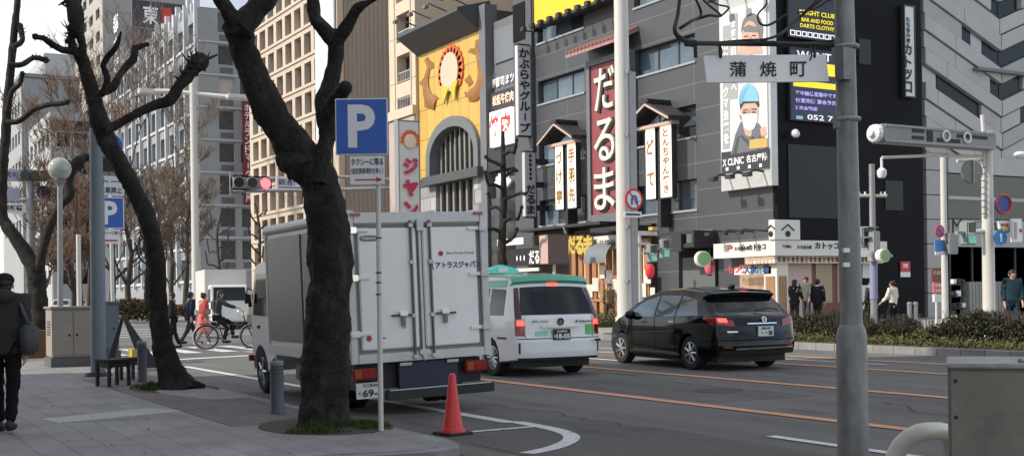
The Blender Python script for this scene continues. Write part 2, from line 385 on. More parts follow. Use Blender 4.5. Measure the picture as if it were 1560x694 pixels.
# cracks, covers and repairs in the road
rc = random.Random(12); M_crack = mat('crack_tar', (.022,.022,.022), .7)
for x0, y0, dx, n in ((-9.3,5.25,-.55,9),(-10.6,7.4,-.5,14),(-13.0,11.2,-.6,12),(-8.8,10.8,-.45,10),(-15,14.8,-.6,10),(-21,8.2,-.6,9)):
    p = [(x0,y0)]
    for k in range(n): p.append((p[-1][0]+dx*rc.uniform(.5,1.2)*(.6 if y0 > 5.3 else 1), p[-1][1]+rc.uniform(-.16,.22)*(1 if y0 > 5.3 else .12)))
    strip(p, .016, 'road_crack', M_crack, .0065)
def cover(x, y, r): structure(MB().cyl((x,y,-.01),(x,y,.012),r,n=28).build('manhole_cover', mat('cast_iron', (.05,.048,.046), .5, metal=.3, var=.4, vscale=14, bump=.5, bscale=40))); structure(MB().ring((x,y,.006), r+.05, .012, (0,0,1), 28, 6).build('cover_rim', M_gutter))
cover(-13.4,11.1,.32); cover(-22.5,10.6,.32); 
q = G(520,672,.13)
structure(MB().box(-14.2,-13.4,2.2,2.8,.12,.1338).build('pavement_hatch', mat('hatch_steel', (.14,.14,.14), .5, metal=.4, var=.3, vscale=9, bump=.4, bscale=60)))
structure(MB().poly([(-16.5,9.9,.003),(-12.0,9.85,.003),(-12.0,11.6,.003),(-16.4,11.75,.003)]).build('asphalt_repair', M_asph2))
structure(MB().poly([(-31,13.2,.003),(-20.0,13.1,.003),(-20.1,14.3,.003),(-31,14.5,.003)]).build('asphalt_repair', M_asph2))
# ================================================================== buildings
def mapY(y): return lambda a, b, z: Vector((a, y + b, z))      # facade looking across the street at us
def mapX(x): return lambda a, b, z: Vector((x - b, a, z))      # end wall looking up the street
def bx(mb, mp, a0, a1, b0, b1, z0, z1):
    return mb.prism([mp(a0,b0,z0), mp(a1,b0,z0), mp(a1,b1,z0), mp(a0,b1,z0)], (0,0,z1-z0))
def put(src, parent, loc):
    o = src.copy(); C.objects.link(o); o.parent = parent; o.location = Vector(loc) - WORLD.get(parent.name, Vector((0,0,0)))
    for k in src.children:
        q = k.copy(); C.objects.link(q); q.parent = o
    return o
M_glass = mat('window_glass', (.035,.045,.055), .06, var=.4, vscale=.6, spec=.8)
M_glass_sky = mat('window_glass_pale', (.085,.115,.145), .06, var=.5, vscale=.5, spec=1.0)
M_glass_dk = mat('window_glass_dark', (.012,.013,.016), .08, spec=.7)
M_blind = mat('window_blind', (.42,.38,.36), .5, var=.15, vscale=1)
M_alu = mat('aluminium', (.55,.56,.57), .4, metal=.7, var=.1)
M_poleg0 = mat('grey_frame', (.22,.23,.235), .5)
M_dkframe = mat('dark_frame', (.03,.03,.033), .5)
def winproto(mp, w, h, glass, frame, mull=0, fr=.07, dep=.06):
    """a window frame with its pane as sub-part, built round the origin of its facade direction"""
    mb = MB(); F = lambda a, b, z: mp(a, b, z) - mp(0, 0, 0)
    bx(mb, F, -w/2, -w/2+fr, -dep, 0, -h/2, h/2); bx(mb, F, w/2-fr, w/2, -dep, 0, -h/2, h/2)
    bx(mb, F, -w/2+fr, w/2-fr, -dep, 0, h/2-fr, h/2); bx(mb, F, -w/2+fr, w/2-fr, -dep, 0, -h/2, -h/2+fr)
    for k in range(mull):
        c = -w/2 + w*(k+1)/(mull+1); bx(mb, F, c-.025, c+.025, -dep*.8, 0, -h/2+fr, h/2-fr)
    o = mb.build('window', frame); g = MB()
    bx(g, F, -w/2+fr*.6, w/2-fr*.6, -.03, .02, -h/2+fr*.6, h/2-fr*.6)
    p = g.build('pane', glass); p.parent = o
    return o
def grid_wall(mb, mp, a0, a1, z0, z1, cols, rows, rec, D):
    """wall with real openings: cols and rows are lists of (start, end); openings are rec deep, back wall behind"""
    bx(mb, mp, a0, a1, rec, D, z0, z1)
    e = [a0] + [q for c in cols for q in c] + [a1]
    for i in range(0, len(e), 2):
        if e[i+1] - e[i] > 1e-3: bx(mb, mp, e[i], e[i+1], 0, rec, z0, z1)
    zz = [z0] + [q for c in rows for q in c] + [z1]
    for i in range(0, len(zz), 2):
        if zz[i+1] - zz[i] > 1e-3:
            for c in cols: bx(mb, mp, c[0], c[1], .004, rec, zz[i], zz[i+1])
def fill(parent, mp, cols, rows, rec, glass, frame, mull=0, alt=None, prob=0.0):
    cw = cols[0][1]-cols[0][0]; rh = rows[0][1]-rows[0][0]
    pr = winproto(mp, cw, rh, glass, frame, mull); pa = winproto(mp, cw, rh, alt, frame, mull) if alt else None
    for c in cols:
        for r in rows:
            put(pa if (pa and random.random() < prob) else pr, parent, mp((c[0]+c[1])/2, rec-.003, (r[0]+r[1])/2))
    for q in (pr, pa):
        if q:
            for k in list(q.children): bpy.data.objects.remove(k)
            bpy.data.objects.remove(q)
T = 33.0
def zat(u, v, y=T): return FY(u, v, y).z
def xat(u, y=T): return FY(u, 300, y).x

# ---- far left: grey slab block, white block, tall tower, dark blue block with the roof sign
g_far = 'buildings far down the street'
b = thing('office_block', 'grey slab block with a pale windowed flank, farthest left behind the globe lamp', 'building', (-233,30,0), group=g_far)
mb = MB(); grid_wall(mb, mapY(30), -262, -233, 0, 42.5, [(-262+3+k*4.2, -262+5.6+k*4.2) for k in range(6)], [(14+k*5.5, 16.4+k*5.5) for k in range(5)], .4, 11)
M_facA = mat('pale_grey_render', (.30,.31,.31), .8, var=.1, vscale=.3, streak=.2)
mb.build('wall', M_facA, b); MB().box(-233.0,-232.7,30.4,41,0,42.3).build('end_wall', mat('grey_panel', (.25,.28,.30), .7, var=.08, vscale=.2), b)
MB().box(-262.2,-232.5,29.8,41.2,42.5,43.2).build('roof', mat('grey_roof', (.2,.21,.22), .7), b)
fill(b, mapY(30), [(-262+3+k*4.2, -262+5.6+k*4.2) for k in range(6)], [(14+k*5.5, 16.4+k*5.5) for k in range(5)], .4, M_glass, M_alu)
b = thing('white_block', 'white office block with stacked dark windows, low between the globe lamp and the leaning tree', 'building', (-200,30,0), group=g_far)
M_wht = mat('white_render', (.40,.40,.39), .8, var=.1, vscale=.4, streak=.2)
cols = [(-224+2+k*4.5, -224+4.6+k*4.5) for k in range(5)]; rows = [(4+k*4.4, 6.3+k*4.4) for k in range(6)]
mb = MB(); grid_wall(mb, mapY(30), -224, -200.4, 0, 31.5, cols, rows, .4, 9); mb.build('wall', M_wht, b)
fill(b, mapY(30), cols, rows, .4, M_glass, M_alu, alt=M_blind, prob=.25)
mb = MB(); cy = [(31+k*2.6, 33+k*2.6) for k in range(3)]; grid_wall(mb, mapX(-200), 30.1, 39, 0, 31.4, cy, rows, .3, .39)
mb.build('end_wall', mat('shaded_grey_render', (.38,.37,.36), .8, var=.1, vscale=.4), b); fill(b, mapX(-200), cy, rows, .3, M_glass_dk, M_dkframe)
bx(MB(), mapX(-199.9), 30, 39, -.05, 0, 28.6, 30.2).build('roof_band', M_dkframe, b)
b = thing('distant_block', 'pale low building just showing behind the grey slab block', 'building', (-330,40,0), group=g_far)
MB().box(-360,-328,48,80,0,66).build('wall', M_wht, b)
mb = MB()
for k in range(12): mb.box(-359,-329,47.9,48,20+k*3.8,21.6+k*3.8)
mb.each('window_band', M_glass, b)
b = thing('tower_block', 'tall beige tower block with a shaded grey end wall rising above the leaning tree', 'building', (-209,40,0), group=g_far)
cols = [(-236+3+k*6.0, -236+6.4+k*6.0) for k in range(4)]; rows = [(6+k*4.0, 7.8+k*4.0) for k in range(13)]
mb = MB(); grid_wall(mb, mapY(40), -236, -209, 0, 62, cols, rows, .5, 14)
mb.build('wall', mat('beige_tile', (.36,.34,.30), .7, var=.08, vscale=.5), b); fill(b, mapY(40), cols, rows, .5, M_glass, M_dkframe, mull=1)
MB().box(-209,-208.7,40.5,54,0,61.8).build('end_wall', brickmat('shaded_joint_panels', (.32,.31,.30), (.30,.29,.28), (.16,.16,.16), 40, 3.6, .05, axes='YZ'), b)  # end wall greyed in its colour for the tower's shaded side
b = thing('dark_blue_block', 'dark blue grey block with white letters and a red mark along its roof sign', 'building', (-168,36,0), group=g_far)
M_dkblue = mat('blue_grey_panel', (.085,.105,.135), .5, var=.1, vscale=.4)
MB().box(-190,-168,36,48,0,37.6).build('wall', M_dkblue, b)
mb = MB(); bx(mb, mapY(36), -188, -169.5, -.06, .02, 31, 34.5); bx(mb, mapY(36), -188, -169.5, -.06, .02, 26, 28); mb.each('window_band', M_facA, b)
for k in range(2):
    wn = winproto(mapX(-168), 3.4, 2.6, M_glass_sky, M_alu, mull=3); put(wn, b, (-167.96, 40.2+k*3.8, 33.6))
    for q in list(wn.children): bpy.data.objects.remove(q)
    bpy.data.objects.remove(wn)
bx(MB(), mapX(-167.9), 36, 48, -.2, .1, 37.5, 39.0).build('parapet', mat('dark_band', (.05,.055,.065), .5), b)
sgn = bx(MB(), mapX(-167.6), 36, 48, -.1, .6, 39.2, 42.8).build('roof_sign', mat('dark_sign_board', (.03,.033,.04), .4), b)
mb = MB(); mb.text('東', (-167.45,38.5,40.9), 2.2, 2.6, FX_M, bold=.02); mb.text('376R', (-167.45,44.6,40.9), 5.2, 2.6, FX_M, bold=.02)
M_wl = mat('white_letters', (.8,.8,.8), .5); mb.build('lettering', M_wl, sgn)
M_redl = mat('red_sign', (.55,.04,.03), .5); MB().cbox((-167.45,40.7,40.9),(.05,1.3,2.4)).build('red_mark', M_redl, sgn)
mb = MB()
for k,z in enumerate((41.6,38.4,35.2)): mb.text('都市開発'[k], (-178+k*.0,35.9,z), 3.6, 2.6, FY_M, bold=.02)
mb.build('lettering', M_wl, b)

# ---- the grey office block with tall pale fins
b = thing('finned_office', 'grey office block with tall pale vertical fins on its long front', 'building', (-122.7,T,0))
M_fin = mat('fin_concrete', (.45,.46,.47), .75, var=.1, vscale=.4, streak=.2); M_sp = mat('grey_spandrel', (.25,.265,.275), .7, var=.12, vscale=.5)
M_gend = mat('grey_tile_end', (.27,.28,.285), .75, var=.12, vscale=.5)
x0, x1 = -166, -122.7; nb = 10; bw = (x1-x0)/nb; HT = 31.6
rows = [(3.4+k*3.55, 5.6+k*3.55) for k in range(8)]; cols = [(x0+.6+k*bw, x0+bw-.1+k*bw) for k in range(nb)]
mb = MB(); grid_wall(mb, mapY(T), x0, x1, 0, HT, cols, rows, .35, 12); mb.build('wall', M_sp, b)
fill(b, mapY(T), cols, rows, .35, M_glass_sky, M_poleg0, mull=2, alt=M_glass, prob=.4)
for k in range(nb+1):
    x = x0 + k*bw; bx(MB(), mapY(T-.004), x-.2, x+.2, -.40, 0, 2.6, HT+.9).build('fin', M_fin, b)
mb = MB()
for r in rows: bx(mb, mapY(T-.002), x0+.5, x1-.5, -.18, 0, r[0]-.35, r[0]-.05)
mb.each('sill_band', M_fin, b)
cy = [(35.0+k*2.3, 36.7+k*2.3) for k in range(4)]; rw = [(5.4+k*3.4, 7.5+k*3.4) for k in range(8)]
mb = MB(); grid_wall(mb, mapX(x1+.35), T+.02, 45, 0, HT, cy, rw, .3, .34); mb.build('end_wall', M_gend, b)
fill(b, mapX(x1+.35), cy, rw, .3, M_glass, M_fin, mull=0, alt=M_blind, prob=.35)
mb = MB()
for r in rw:
    for c in cy: bx(mb, mapX(x1+.35), c[0]+.15, c[1]-.15, -.02, .05, r[0]-.85, r[0]-.25)
mb.each('vent_panel', mat('vent_grey', (.10,.105,.11), .6), b)
mb = MB()
for r in rw: bx(mb, mapX(x1+.35), T+.02, 45, -.12, 0, r[0]-1.15, r[0]-1.0)
mb.each('sill_band', M_fin, b)
mb = MB()
for k in range(14): mb.box(x0+20+k*1.6, x0+20.5+k*1.6, T+.3, T+.8, HT, HT+1.3+.5*(k % 3))
mb.each('roof_post', M_fin, b)
# ---- hotel blade sign in the gap
b = thing('hotel_blade_sign', 'tall dark red vertical hotel sign with white letters beside the grey finned block', 'sign', (-120,36,8))
p0, p1 = PD(370,155,124), PD(384,312,124)
wv = (p1-p0).dot(RGT); ctr = (p0+p1)/2
WORLD[b.name] = Vector(b.location)
MB().cbox(ctr, (.35, wv/RGT.y, p0.z-p1.z)).build('board', mat('maroon_sign', (.16,.015,.022), .45), b)
MB().text('ホテルランドマーク名古屋', ctr+Vector((.2,0,0)), wv*.75, (p0.z-p1.z)*.96, FX_M, True, .015).build('lettering', M_wl, b)
MB().cbox(ctr+Vector((-.6,0,0)), (1.2,.3,.4)).each('bracket', M_alu, b)

# ---- brown and cream office block with deep windows
b = thing('cream_office', 'cream office block with rows of deep dark windows and a plain shaded end wall', 'building', (-83.8,T,0))
M_cream = mat('cream_tile', (.49,.41,.33), .75, var=.08, vscale=1.2); M_brownb = mat('brown_spandrel', (.30,.21,.15), .7, var=.1, vscale=1)
x0, x1 = -105.5, -83.8; pit = (x1-x0-1.2)/9
cols = [(x0+.95+k*pit, x0+.6+pit-.35+k*pit) for k in range(9)]; rows = [(4.2+k*2.38, 5.9+k*2.38) for k in range(10)]
mb = MB(); grid_wall(mb, mapY(T), x0, x1, 0, 33, cols, rows, .55, 13); mb.build('wall', M_cream, b)
M_brglass = mat('bronze_glass', (.075,.052,.04), .12, var=.4, vscale=.5, spec=.7)
fill(b, mapY(T), cols, rows, .55, M_brglass, mat('bronze_frame', (.10,.07,.05), .5), mull=1, alt=mat('bronze_blind', (.26,.21,.16), .5, var=.2, vscale=1), prob=.22)
mb = MB()
for k in range(10): bx(mb, mapY(T), x0+.3, x1-.3, -.10, 0, rows[k][0]-.28, rows[k][0]-.05)
mb.each('sill_band', M_cream, b)
M_ribbed = mat('shaded_beige_ribbed', (.33,.30,.265), .8, var=.05, vscale=.6, streak=.1)  # shade of the side turned from the sun put into this colour
mb = MB(); mb.box(x1, x1+.2, T+.05, T+14, 0, 33)
for k in range(38): mb.box(x1+.2, x1+.26, T+.15+k*.36, T+.33+k*.36, 0, 33)
mb.build('end_wall', M_ribbed, b)
MB().box(x1-.2, x1+.5, T-.12, T+.35, 0, 33).build('corner_pier', M_cream, b)
bn = thing('wall_banner', 'tall pale blue wall banner at the corner of the cream office block', 'banner', (x1,T,10))
q0, q1 = FY(479,0,T-.3), FY(511,205,T-.3)
MB().box(q0.x, q1.x-.0, T-.32, T-.18, q1.z, q0.z+2).build('board', mat('pale_blue_board', (.52,.58,.62), .5), bn)
mb = MB(); mb.cbox(((q0.x+q1.x)/2+.5, T-.34, q1.z+2.2), (2.0,.02,1.8)); mb.build('oval_mark', M_wl, bn)
MB().text('EXY', ((q0.x+q1.x)/2+.5, T-.36, q1.z+2.2), 1.3, 1.2, FY_M, bold=.01).build('lettering', mat('grey_letters', (.25,.27,.3), .5), bn)
# ---- beige flats with balcony openings, behind them the pinkish block
b = thing('beige_flats', 'beige narrow building with dark balcony openings left of the golden front', 'building', (-71.8,T,0))
xa, xb = xat(600), xat(640); M_beige = mat('beige_stone', (.56,.46,.345), .8, var=.07, vscale=1.0)
cols = [(xat(611.5), xat(631.5))]; rows = [(zat(621,165), zat(621,147)), (zat(621,125), zat(621,82)), (zat(621,62), zat(621,19)), (zat(621,0), zat(621,-43))]
rows[0] = (rows[0][0]-.0, rows[0][1])
mb = MB(); grid_wall(mb, mapY(T-.2), xa, xb, 0, 30, cols, rows, .8, 14); mb.build('wall', M_beige, b)
for r in rows:
    wn = winproto(mapY(T), cols[0][1]-cols[0][0], r[1]-r[0], M_glass_dk, mat('brown_frame', (.10,.07,.05), .5), mull=1)
    put(wn, b, ((cols[0][0]+cols[0][1])/2, T+.55, (r[0]+r[1])/2))
    for q in list(wn.children): bpy.data.objects.remove(q)
    bpy.data.objects.remove(wn)
    rl = MB()
    for k in range(8): rl.cbox((cols[0][0]+.1+k*(cols[0][1]-cols[0][0]-.2)/7, T-.1, r[0]+.35), (.04,.04,.7))
    rl.cbox(((cols[0][0]+cols[0][1])/2, T-.1, r[0]+.72), (cols[0][1]-cols[0][0], .05, .06)); rl.build('balcony_rail', M_alu, b)
mb = MB(); mb.box(xa, xb, T-.45, T-.2, zat(620,180), zat(620,166)); mb.build('cornice', M_beige, b)
MB().box(xa+.05, xb-.05, T-.32, T-.2, 0, zat(620,181)).build('lower_wall', mat('pinkish_stone', (.42,.33,.30), .75, var=.08, vscale=1), b)
mb = MB()
for k in range(5): mb.box(xa-.02, xb+.01, T-.215, T-.2, 9.6+k*3.0, 9.66+k*3.0)
mb.box(xb-.7, xb-.6, T-.24, T-.2, 9, 30); mb.box(xa+.9, xa+1.0, T-.24, T-.2, 9, 30); mb.build('joint', mat('beige_joint', (.40,.33,.25), .8), b)
b = thing('pink_brown_block', 'pinkish brown block standing behind the golden restaurant front', 'building', (-64,42,0))
mb = MB(); mb.box(-78,-50,41,56,0,34); mb.build('wall', mat('pink_brown_panel', (.34,.24,.215), .75, var=.07, vscale=.5), b)
mb = MB()
for x in (-76.5,-74.6,-72.2,-70.0): mb.box(x,x+.9,40.8,41,10,34)
mb.each('pier', mat('pink_pale_pier', (.47,.36,.33), .75), b)

# ---- the golden restaurant front with the arch
x0, x1 = xat(640)+.05, xat(745); b = thing('golden_restaurant', 'golden panelled restaurant front with a grey arched window and relief ornaments', 'building', (x0,T,0))
M_dkg = mat('dark_grey_panel', (.065,.07,.075), .5, var=.12, vscale=.8); M_midg = mat('mid_grey_metal', (.14,.145,.15), .5, var=.1, vscale=.8)
MB().box(x0, x1, T+.7, T+13, 0, 18).build('wall', M_dkg, b)
zt = (zat(640,80)+zat(738,46))/2; zb = 8.9; xl, xr = xat(655)-.05, xat(734); zs = zat(695,236); za = zat(695,177)
def arch(xl, xr, zs, za, zbot, n=24):
    c = (xl+xr)/2; return [(xr, zbot)] + [(c+(xr-xl)/2*math.cos(math.pi*i/n), zs+(za-zs)*math.sin(math.pi*i/n)) for i in range(n+1)] + [(xl, zbot)]
ol = [(x1-.75, zb), (x1-.75, zt), (x0, zt), (x0, zb)] + [(a, z) for a, z in arch(xl, xr, zs, za, zb)][::-1]
M_gold = brickmat('gold_panels', (.58,.37,.085), (.53,.335,.072), (.30,.195,.05), 1.15, 1.9, .03, axes='XZ', rough=.45, offset=0, var=.06, vscale=.5)
MB().prism([(a, T, z) for a, z in ol], (0,.7,0)).build('gold_front', M_gold, b)
o1 = arch(xl-.02, xr+.02, zs, za+.02, zb); o2 = arch(xl+.55, xr-.55, zs, za-.6, zb); mb = MB()
for i in range(len(o1)-1): mb.prism([(o1[i][0],T-.25,o1[i][1]), (o1[i+1][0],T-.25,o1[i+1][1]), (o2[i+1][0],T-.25,o2[i+1][1]), (o2[i][0],T-.25,o2[i][1])], (0,.9,0))
mb.build('arch_surround', M_midg, b, smooth=.6)
gl = MB().prism([(a, T+.5, z) for a, z in o2], (0,.1,0)).build('arch_window', M_glass_dk, b)
mb = MB(); c = (xl+xr)/2
for k in range(9):
    x = xl+.9+k*(xr-xl-1.8)/8; q = (x-c)/((xr-xl)/2-.5); q = max(-.97, min(.97, q)); h = zs+(za-.6-zs)*math.sqrt(1-q*q)
    mb.box(x-.07, x+.07, T+.40, T+.5, zb, h)
mb.build('mullion', mat('cream_mullion', (.26,.24,.20), .6), gl)
MB().box(xl-.1, xr+.4, T-.5, T+.3, zb-.55, zb).build('ledge', M_dkg, b)
MB().box(x1-.74, x1, T-.12, T+.7, 0, 18.3).build('side_pier', M_midg, b)
MB().prism([(x0-.1,T-1.5,zt+.95), (x0-.1,T-.05,zt-.05), (x0-.1,T+.7,zt-.05), (x0-.1,T+.7,zt+1.75), (x0-.1,T-1.5,zt+1.15)], (x1-x0-.7,0,0)).build('visor', M_dkg, b)
mb = MB()
for k in range(4):
    x = x0+1+k*2.2; mb.tube([(x,T-.2,zt+1.5),(x,T-1.9,zt+2.0),(x,T-2.0,zt+1.8)], .05, 6); mb.cbox((x,T-2.05,zt+1.75),(.35,.25,.18))
mb.each('spot_arm', M_midg, b)
M_chk = brickmat('checker_stone', (.42,.42,.42), (.10,.105,.11), (.08,.08,.08), 1.0, .85, .02, axes='XZ', var=.15)
mb = MB(); mb.box(x0, xl+.9, T, T+.7, 0, zb-.56); mb.box(xr-1.0, x1-.75, T, T+.7, 0, zb-.56); mb.each('checker_wall', M_chk, b)
lw = MB().box(xl+.9, xr-1.0, T+.35, T+.5, 0, zb-.56).build('lower_window', M_glass_dk, b); mb = MB()
for k in range(6): x = xl+1.2+k*(xr-xl-2.6)/5; mb.box(x-.1, x+.1, T+.2, T+.35, 3, zb-.56)
mb.build('mullion', MATS['cream_mullion'], lw)
# relief ornaments on the gold: two leaping fish and a plain scalloped medallion
M_ochre = mat('ochre_relief', (.27,.115,.025), .6, var=.3, vscale=6)
def onto(u, v): p = FY(u, v, T); return Vector((p.x, T-.03, p.z))
def fish(path, rad, tailpts, fins):
    mb = MB(); p, r = smoothpath([onto(*q) for q in path], rad, .12); o = len(mb.v); mb.tube(p, r, 10)
    for q in fins: mb.prism([onto(*z)+Vector((0,-.05,0)) for z in q], (0,.12,0))
    mb.prism([onto(*z)+Vector((0,-.05,0)) for z in tailpts], (0,.12,0))
    for i in range(3, len(p)-2, 2): mb.ball(p[i]+Vector((0,-r[i]*.6,0)), (r[i]*.55, r[i]*.45, r[i]*.4), 8, 5)
    for q in mb.v: q.y = T-.02-(T-.02-q.y)*.32
    return mb.build('fish_relief', M_ochre, b, smooth=.9)
fish([(664,160),(655,152),(650,138),(650,122),(653,108),(654,98)], [.36,.5,.48,.38,.24,.16], [(652,103),(647,92),(652,87),(656,93),(661,96),(662,102),(657,106)], [[(645,120),(640,128),(647,134)],[(662,143),(669,150),(662,156)],[(647,150),(647,163),(655,166),(662,164)]])
fish([(716,146),(727,141),(733,126),(734,108),(730,92),(727,78)], [.36,.5,.48,.38,.24,.16], [(726,84),(714,80),(717,74),(724,74),(725,62),(731,60),(731,74)], [[(738,98),(741,106),(737,114)],[(716,114),(708,122),(715,132),(721,126)],[(708,140),(710,148),(720,148),(728,142)]])
mc = onto(688,112); hw = abs(onto(704,112).x - onto(673,112).x)/2; hh = (onto(688,78).z - onto(688,140).z)/2
mb = MB()
for k in range(20):
    a = 2*math.pi*k/20
    if -2.3 < math.atan2(math.sin(a), math.cos(a)) < -.85: continue
    mb.cyl(mc+Vector((hw*math.cos(a),-.08,.15+hh*math.sin(a))), mc+Vector((hw*math.cos(a),.02,.15+hh*math.sin(a))), .34, n=12)
med = mb.build('scalloped_medallion', mat('orange_red_relief', (.62,.12,.03), .5), b)
mb = MB(); n = 28; mb.prism([mc+Vector((hw*.86*math.cos(2*math.pi*k/n),-.16,.1+hh*.95*math.sin(2*math.pi*k/n))) for k in range(n)], (0,.12,0)); mb.build('oval_plate', mat('cream_plate', (.58,.45,.33), .5), med)
mb = MB()
for s in (-1,1): mb.prism([mc+Vector((x*s,-.2,z)) for x, z in ((.05,-hh*.75),(.6,-hh*.55),(1.2,-hh*.5),(.85,-hh*.9),(.75,-hh*1.45),(.35,-hh*1.0))], (0,.1,0))
mb.each('yellow_leaf', mat('yellow_relief', (.60,.44,.03), .5), med)

# ---- narrow grey restaurant building with small signs
x0, x1 = xat(745)+.02, xat(789); b = thing('narrow_restaurant', 'narrow dark grey restaurant building with lit meat restaurant sign between gold front and dark building', 'building', (x0,T,0))
M_grey2 = mat('grey_cladding', (.13,.135,.145), .55, var=.1, vscale=.7)
MB().box(x0, x1, T+.4, T+13, 0, 17.2).build('wall', M_grey2, b)
mb = MB(); bx(mb, mapY(T+.3), x0+.3, x1-.2, 0, .1, zat(766,90), zat(766,38)); mb.build('upper_panel', mat('blue_grey_panel2', (.16,.17,.185), .4, var=.1), b)
MB().box(x0+.1, x1-.1, T+.1, T+.4, zat(766,168), zat(766,136)).build('dark_fascia', M_dkframe, b)
mb = MB(); c = FY(765,117,T+.3); mb.text('御曹司まツ', c, x1-x0-.6, 1.0, FY_M, bold=.02); mb.build('lettering', M_wl, b)
mb = MB(); c = FY(766,150,T+.05); mb.text('松阪牛焼肉', c, x1-x0-.9, .6, FY_M, bold=.02); mb.build('lettering', mat('peach_letters', (.8,.55,.4), .5, emit=.25), b)
s0, s1 = FY(747,172,T-.3), FY(781,217,T-.3)
sg = MB().box(s0.x, s1.x, T-.35, T-.02, s1.z, s0.z).build('lit_sign', mat('lit_white', (.85,.80,.76), .4, emit=.5), b)
mb = MB(); cx = (s0.x+s1.x)/2; mb.text('焼', (cx-.72,T-.37,(s0.z+s1.z)/2+.15), 1.05, 1.15, FY_M, bold=.03); mb.text('肉', (cx+.6,T-.37,(s0.z+s1.z)/2+.15), 1.05, 1.15, FY_M, bold=.03)
mb.build('lettering', mat('lit_red', (.70,.03,.03), .5, emit=.15), sg)
MB().box(x0+.1,x1-.1,T-.1,T+.4,zat(766,258),zat(766,220)).build('dark_fascia', M_dkframe, b)
mb = MB(); c = FY(766,285,T-.2)
for k in range(7):
    a = -1.2+k*.4; mb.ball(c+Vector((math.sin(a)*.55,0,math.cos(a)*.4)), (.22,.12,.5), 10, 6, Matrix.Rotation(a,3,'Y'))
mb.build('white_flower', mat('flower_white', (.8,.8,.8), .4), b, smooth=9)
MB().box(x0,x1,T+.0,T+.4,0,zat(766,300)).build('shop_glass', M_glass_dk, b)

# ---- vertical blade signs on the corner
def blade(u0, v0, u1, v1, D, label, txt, board, ink, wfrac=.8, name='blade_sign', parts=None):
    c0, c1 = PD(u0, v0, D), PD(u1, v1, D); ctr = (c0+c1)/2; wy = (c1-c0).dot(RGT)/RGT.y; h = c0.z-c1.z
    ctr.z += 0; b = thing(name, label, 'sign', ctr)
    MB().cbox(ctr, (.30, wy, h)).build('board', board, b, bevel=.02)
    mb = MB(); mb.cbox(ctr+Vector((.0,0,h/2+.03)),(.36,wy+.08,.06)); mb.cbox(ctr+Vector((0,0,-h/2-.03)),(.36,wy+.08,.06)); mb.build('frame', M_dkframe, b)
    mb = MB()
    for t in (-.36,0,.36): mb.cbox(ctr+Vector((0, wy/2+.5, h*t)), (.2, 1.0, .3))
    mb.each('bracket', M_dkframe, b)
    MB().text(txt, ctr+Vector((.17,0,0)), wy*wfrac, h*.94, FX_M, True, .03).build('lettering', ink, b)
    return b, ctr, wy, h
M_signw = mat('sign_white', (.62,.63,.64), .4, var=.05); M_ink = mat('black_ink', (.012,.012,.014), .5)
blade(786,70,808,207,64.0, 'long grey vertical sign with black kana, projecting at the dark building corner', 'かぶらやグループ', M_signw, M_ink)
bl, ctr, wy, h = blade(797,232,815,330,63.0, 'short pale vertical sign with small dots above three kana, below the long grey sign', '   だるま', mat('sign_grey', (.45,.46,.47), .4), M_ink)
mb = MB()
for k in range(6): mb.ball(ctr+Vector((.17,0,h*.44-k*h*.07)), (.03,.09,.09), 8, 5)
mb.build('dots', M_ink, bl)

# ---- the big dark tiled building
x0, x1 = xat(789.5), -36.0
b = dk = thing('dark_tiled_building', 'large dark grey tiled building covered in restaurant signs on the street corner', 'building', (x0,T,0))
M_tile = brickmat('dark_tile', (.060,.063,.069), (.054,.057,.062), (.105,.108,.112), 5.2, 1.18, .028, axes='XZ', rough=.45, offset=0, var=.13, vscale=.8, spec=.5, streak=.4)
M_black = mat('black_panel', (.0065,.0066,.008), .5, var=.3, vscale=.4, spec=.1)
cw = [[(822,858),(864,893)], [(970,1062)]]
cols = [(xat(822), xat(893)), (xat(970), xat(1062))]; zr = [(zat(1042,320), zat(1042,274)), (zat(1042,210), zat(1042,162)), (zat(1042,97), zat(1042,55)), (zat(1042,-15), zat(1042,-60))]
mb = MB(); grid_wall(mb, mapY(T), x0, x1-.25, 0, 26, cols, zr, .35, 8.2); mb.build('wall', M_tile, b)
for (a0, a1) in cols:
    for r in zr:
        n = max(2, round((a1-a0)/1.5)); wdt = (a1-a0)/n
        for k in range(n):
            wn = winproto(mapY(T), wdt, r[1]-r[0], M_glass_sky if random.random() < .6 else M_glass, M_dkframe, fr=.05)
            put(wn, b, (a0+wdt*(k+.5), T+.33, (r[0]+r[1])/2))
            for q in list(wn.children): bpy.data.objects.remove(q)
            bpy.data.objects.remove(wn)
mb = MB()
for a0, a1 in cols:
    for r in zr: mb.box(a0-.05, a1+.05, T-.06, T, r[0]-.1, r[0])
mb.each('sill', mat('grey_sill', (.28,.29,.30), .5), b)
MB().box(-36.25, -36.0, T-.02, T+8.45, 0, 26).build('end_wall', M_black, b)  # shade of this unlit side put into a near black colour
MB().box(x0-.0, xat(817), T-.18, T, 0, 26).build('corner_pier', mat('pier_grey', (.075,.078,.085), .5, var=.1), b)
MB().box(x0+.05, xat(808), T-.22, T-.17, zat(798,62), zat(798,5)).build('recess_panel', M_black, b)
mb = MB(); mb.box(xat(1190)-3.4, -35.97, T+.6, T+.6, 0, 0)
bx(MB(), mapX(-36), FX(1200,250,-36).y, FX(1276,250,-36).y, -.04, .0, FX(1238,332,-36).z, FX(1238,222,-36).z).build('dark_window', mat('dark_window_panel', (.011,.012,.012), .3, spec=.3), b)
bx(MB(), mapX(-36), FX(1308,90,-36).y, FX(1326,90,-36).y, -.03, .0, FX(1316,98,-36).z, FX(1316,60,-36).z).build('dark_window', MATS['dark_window_panel'], b)
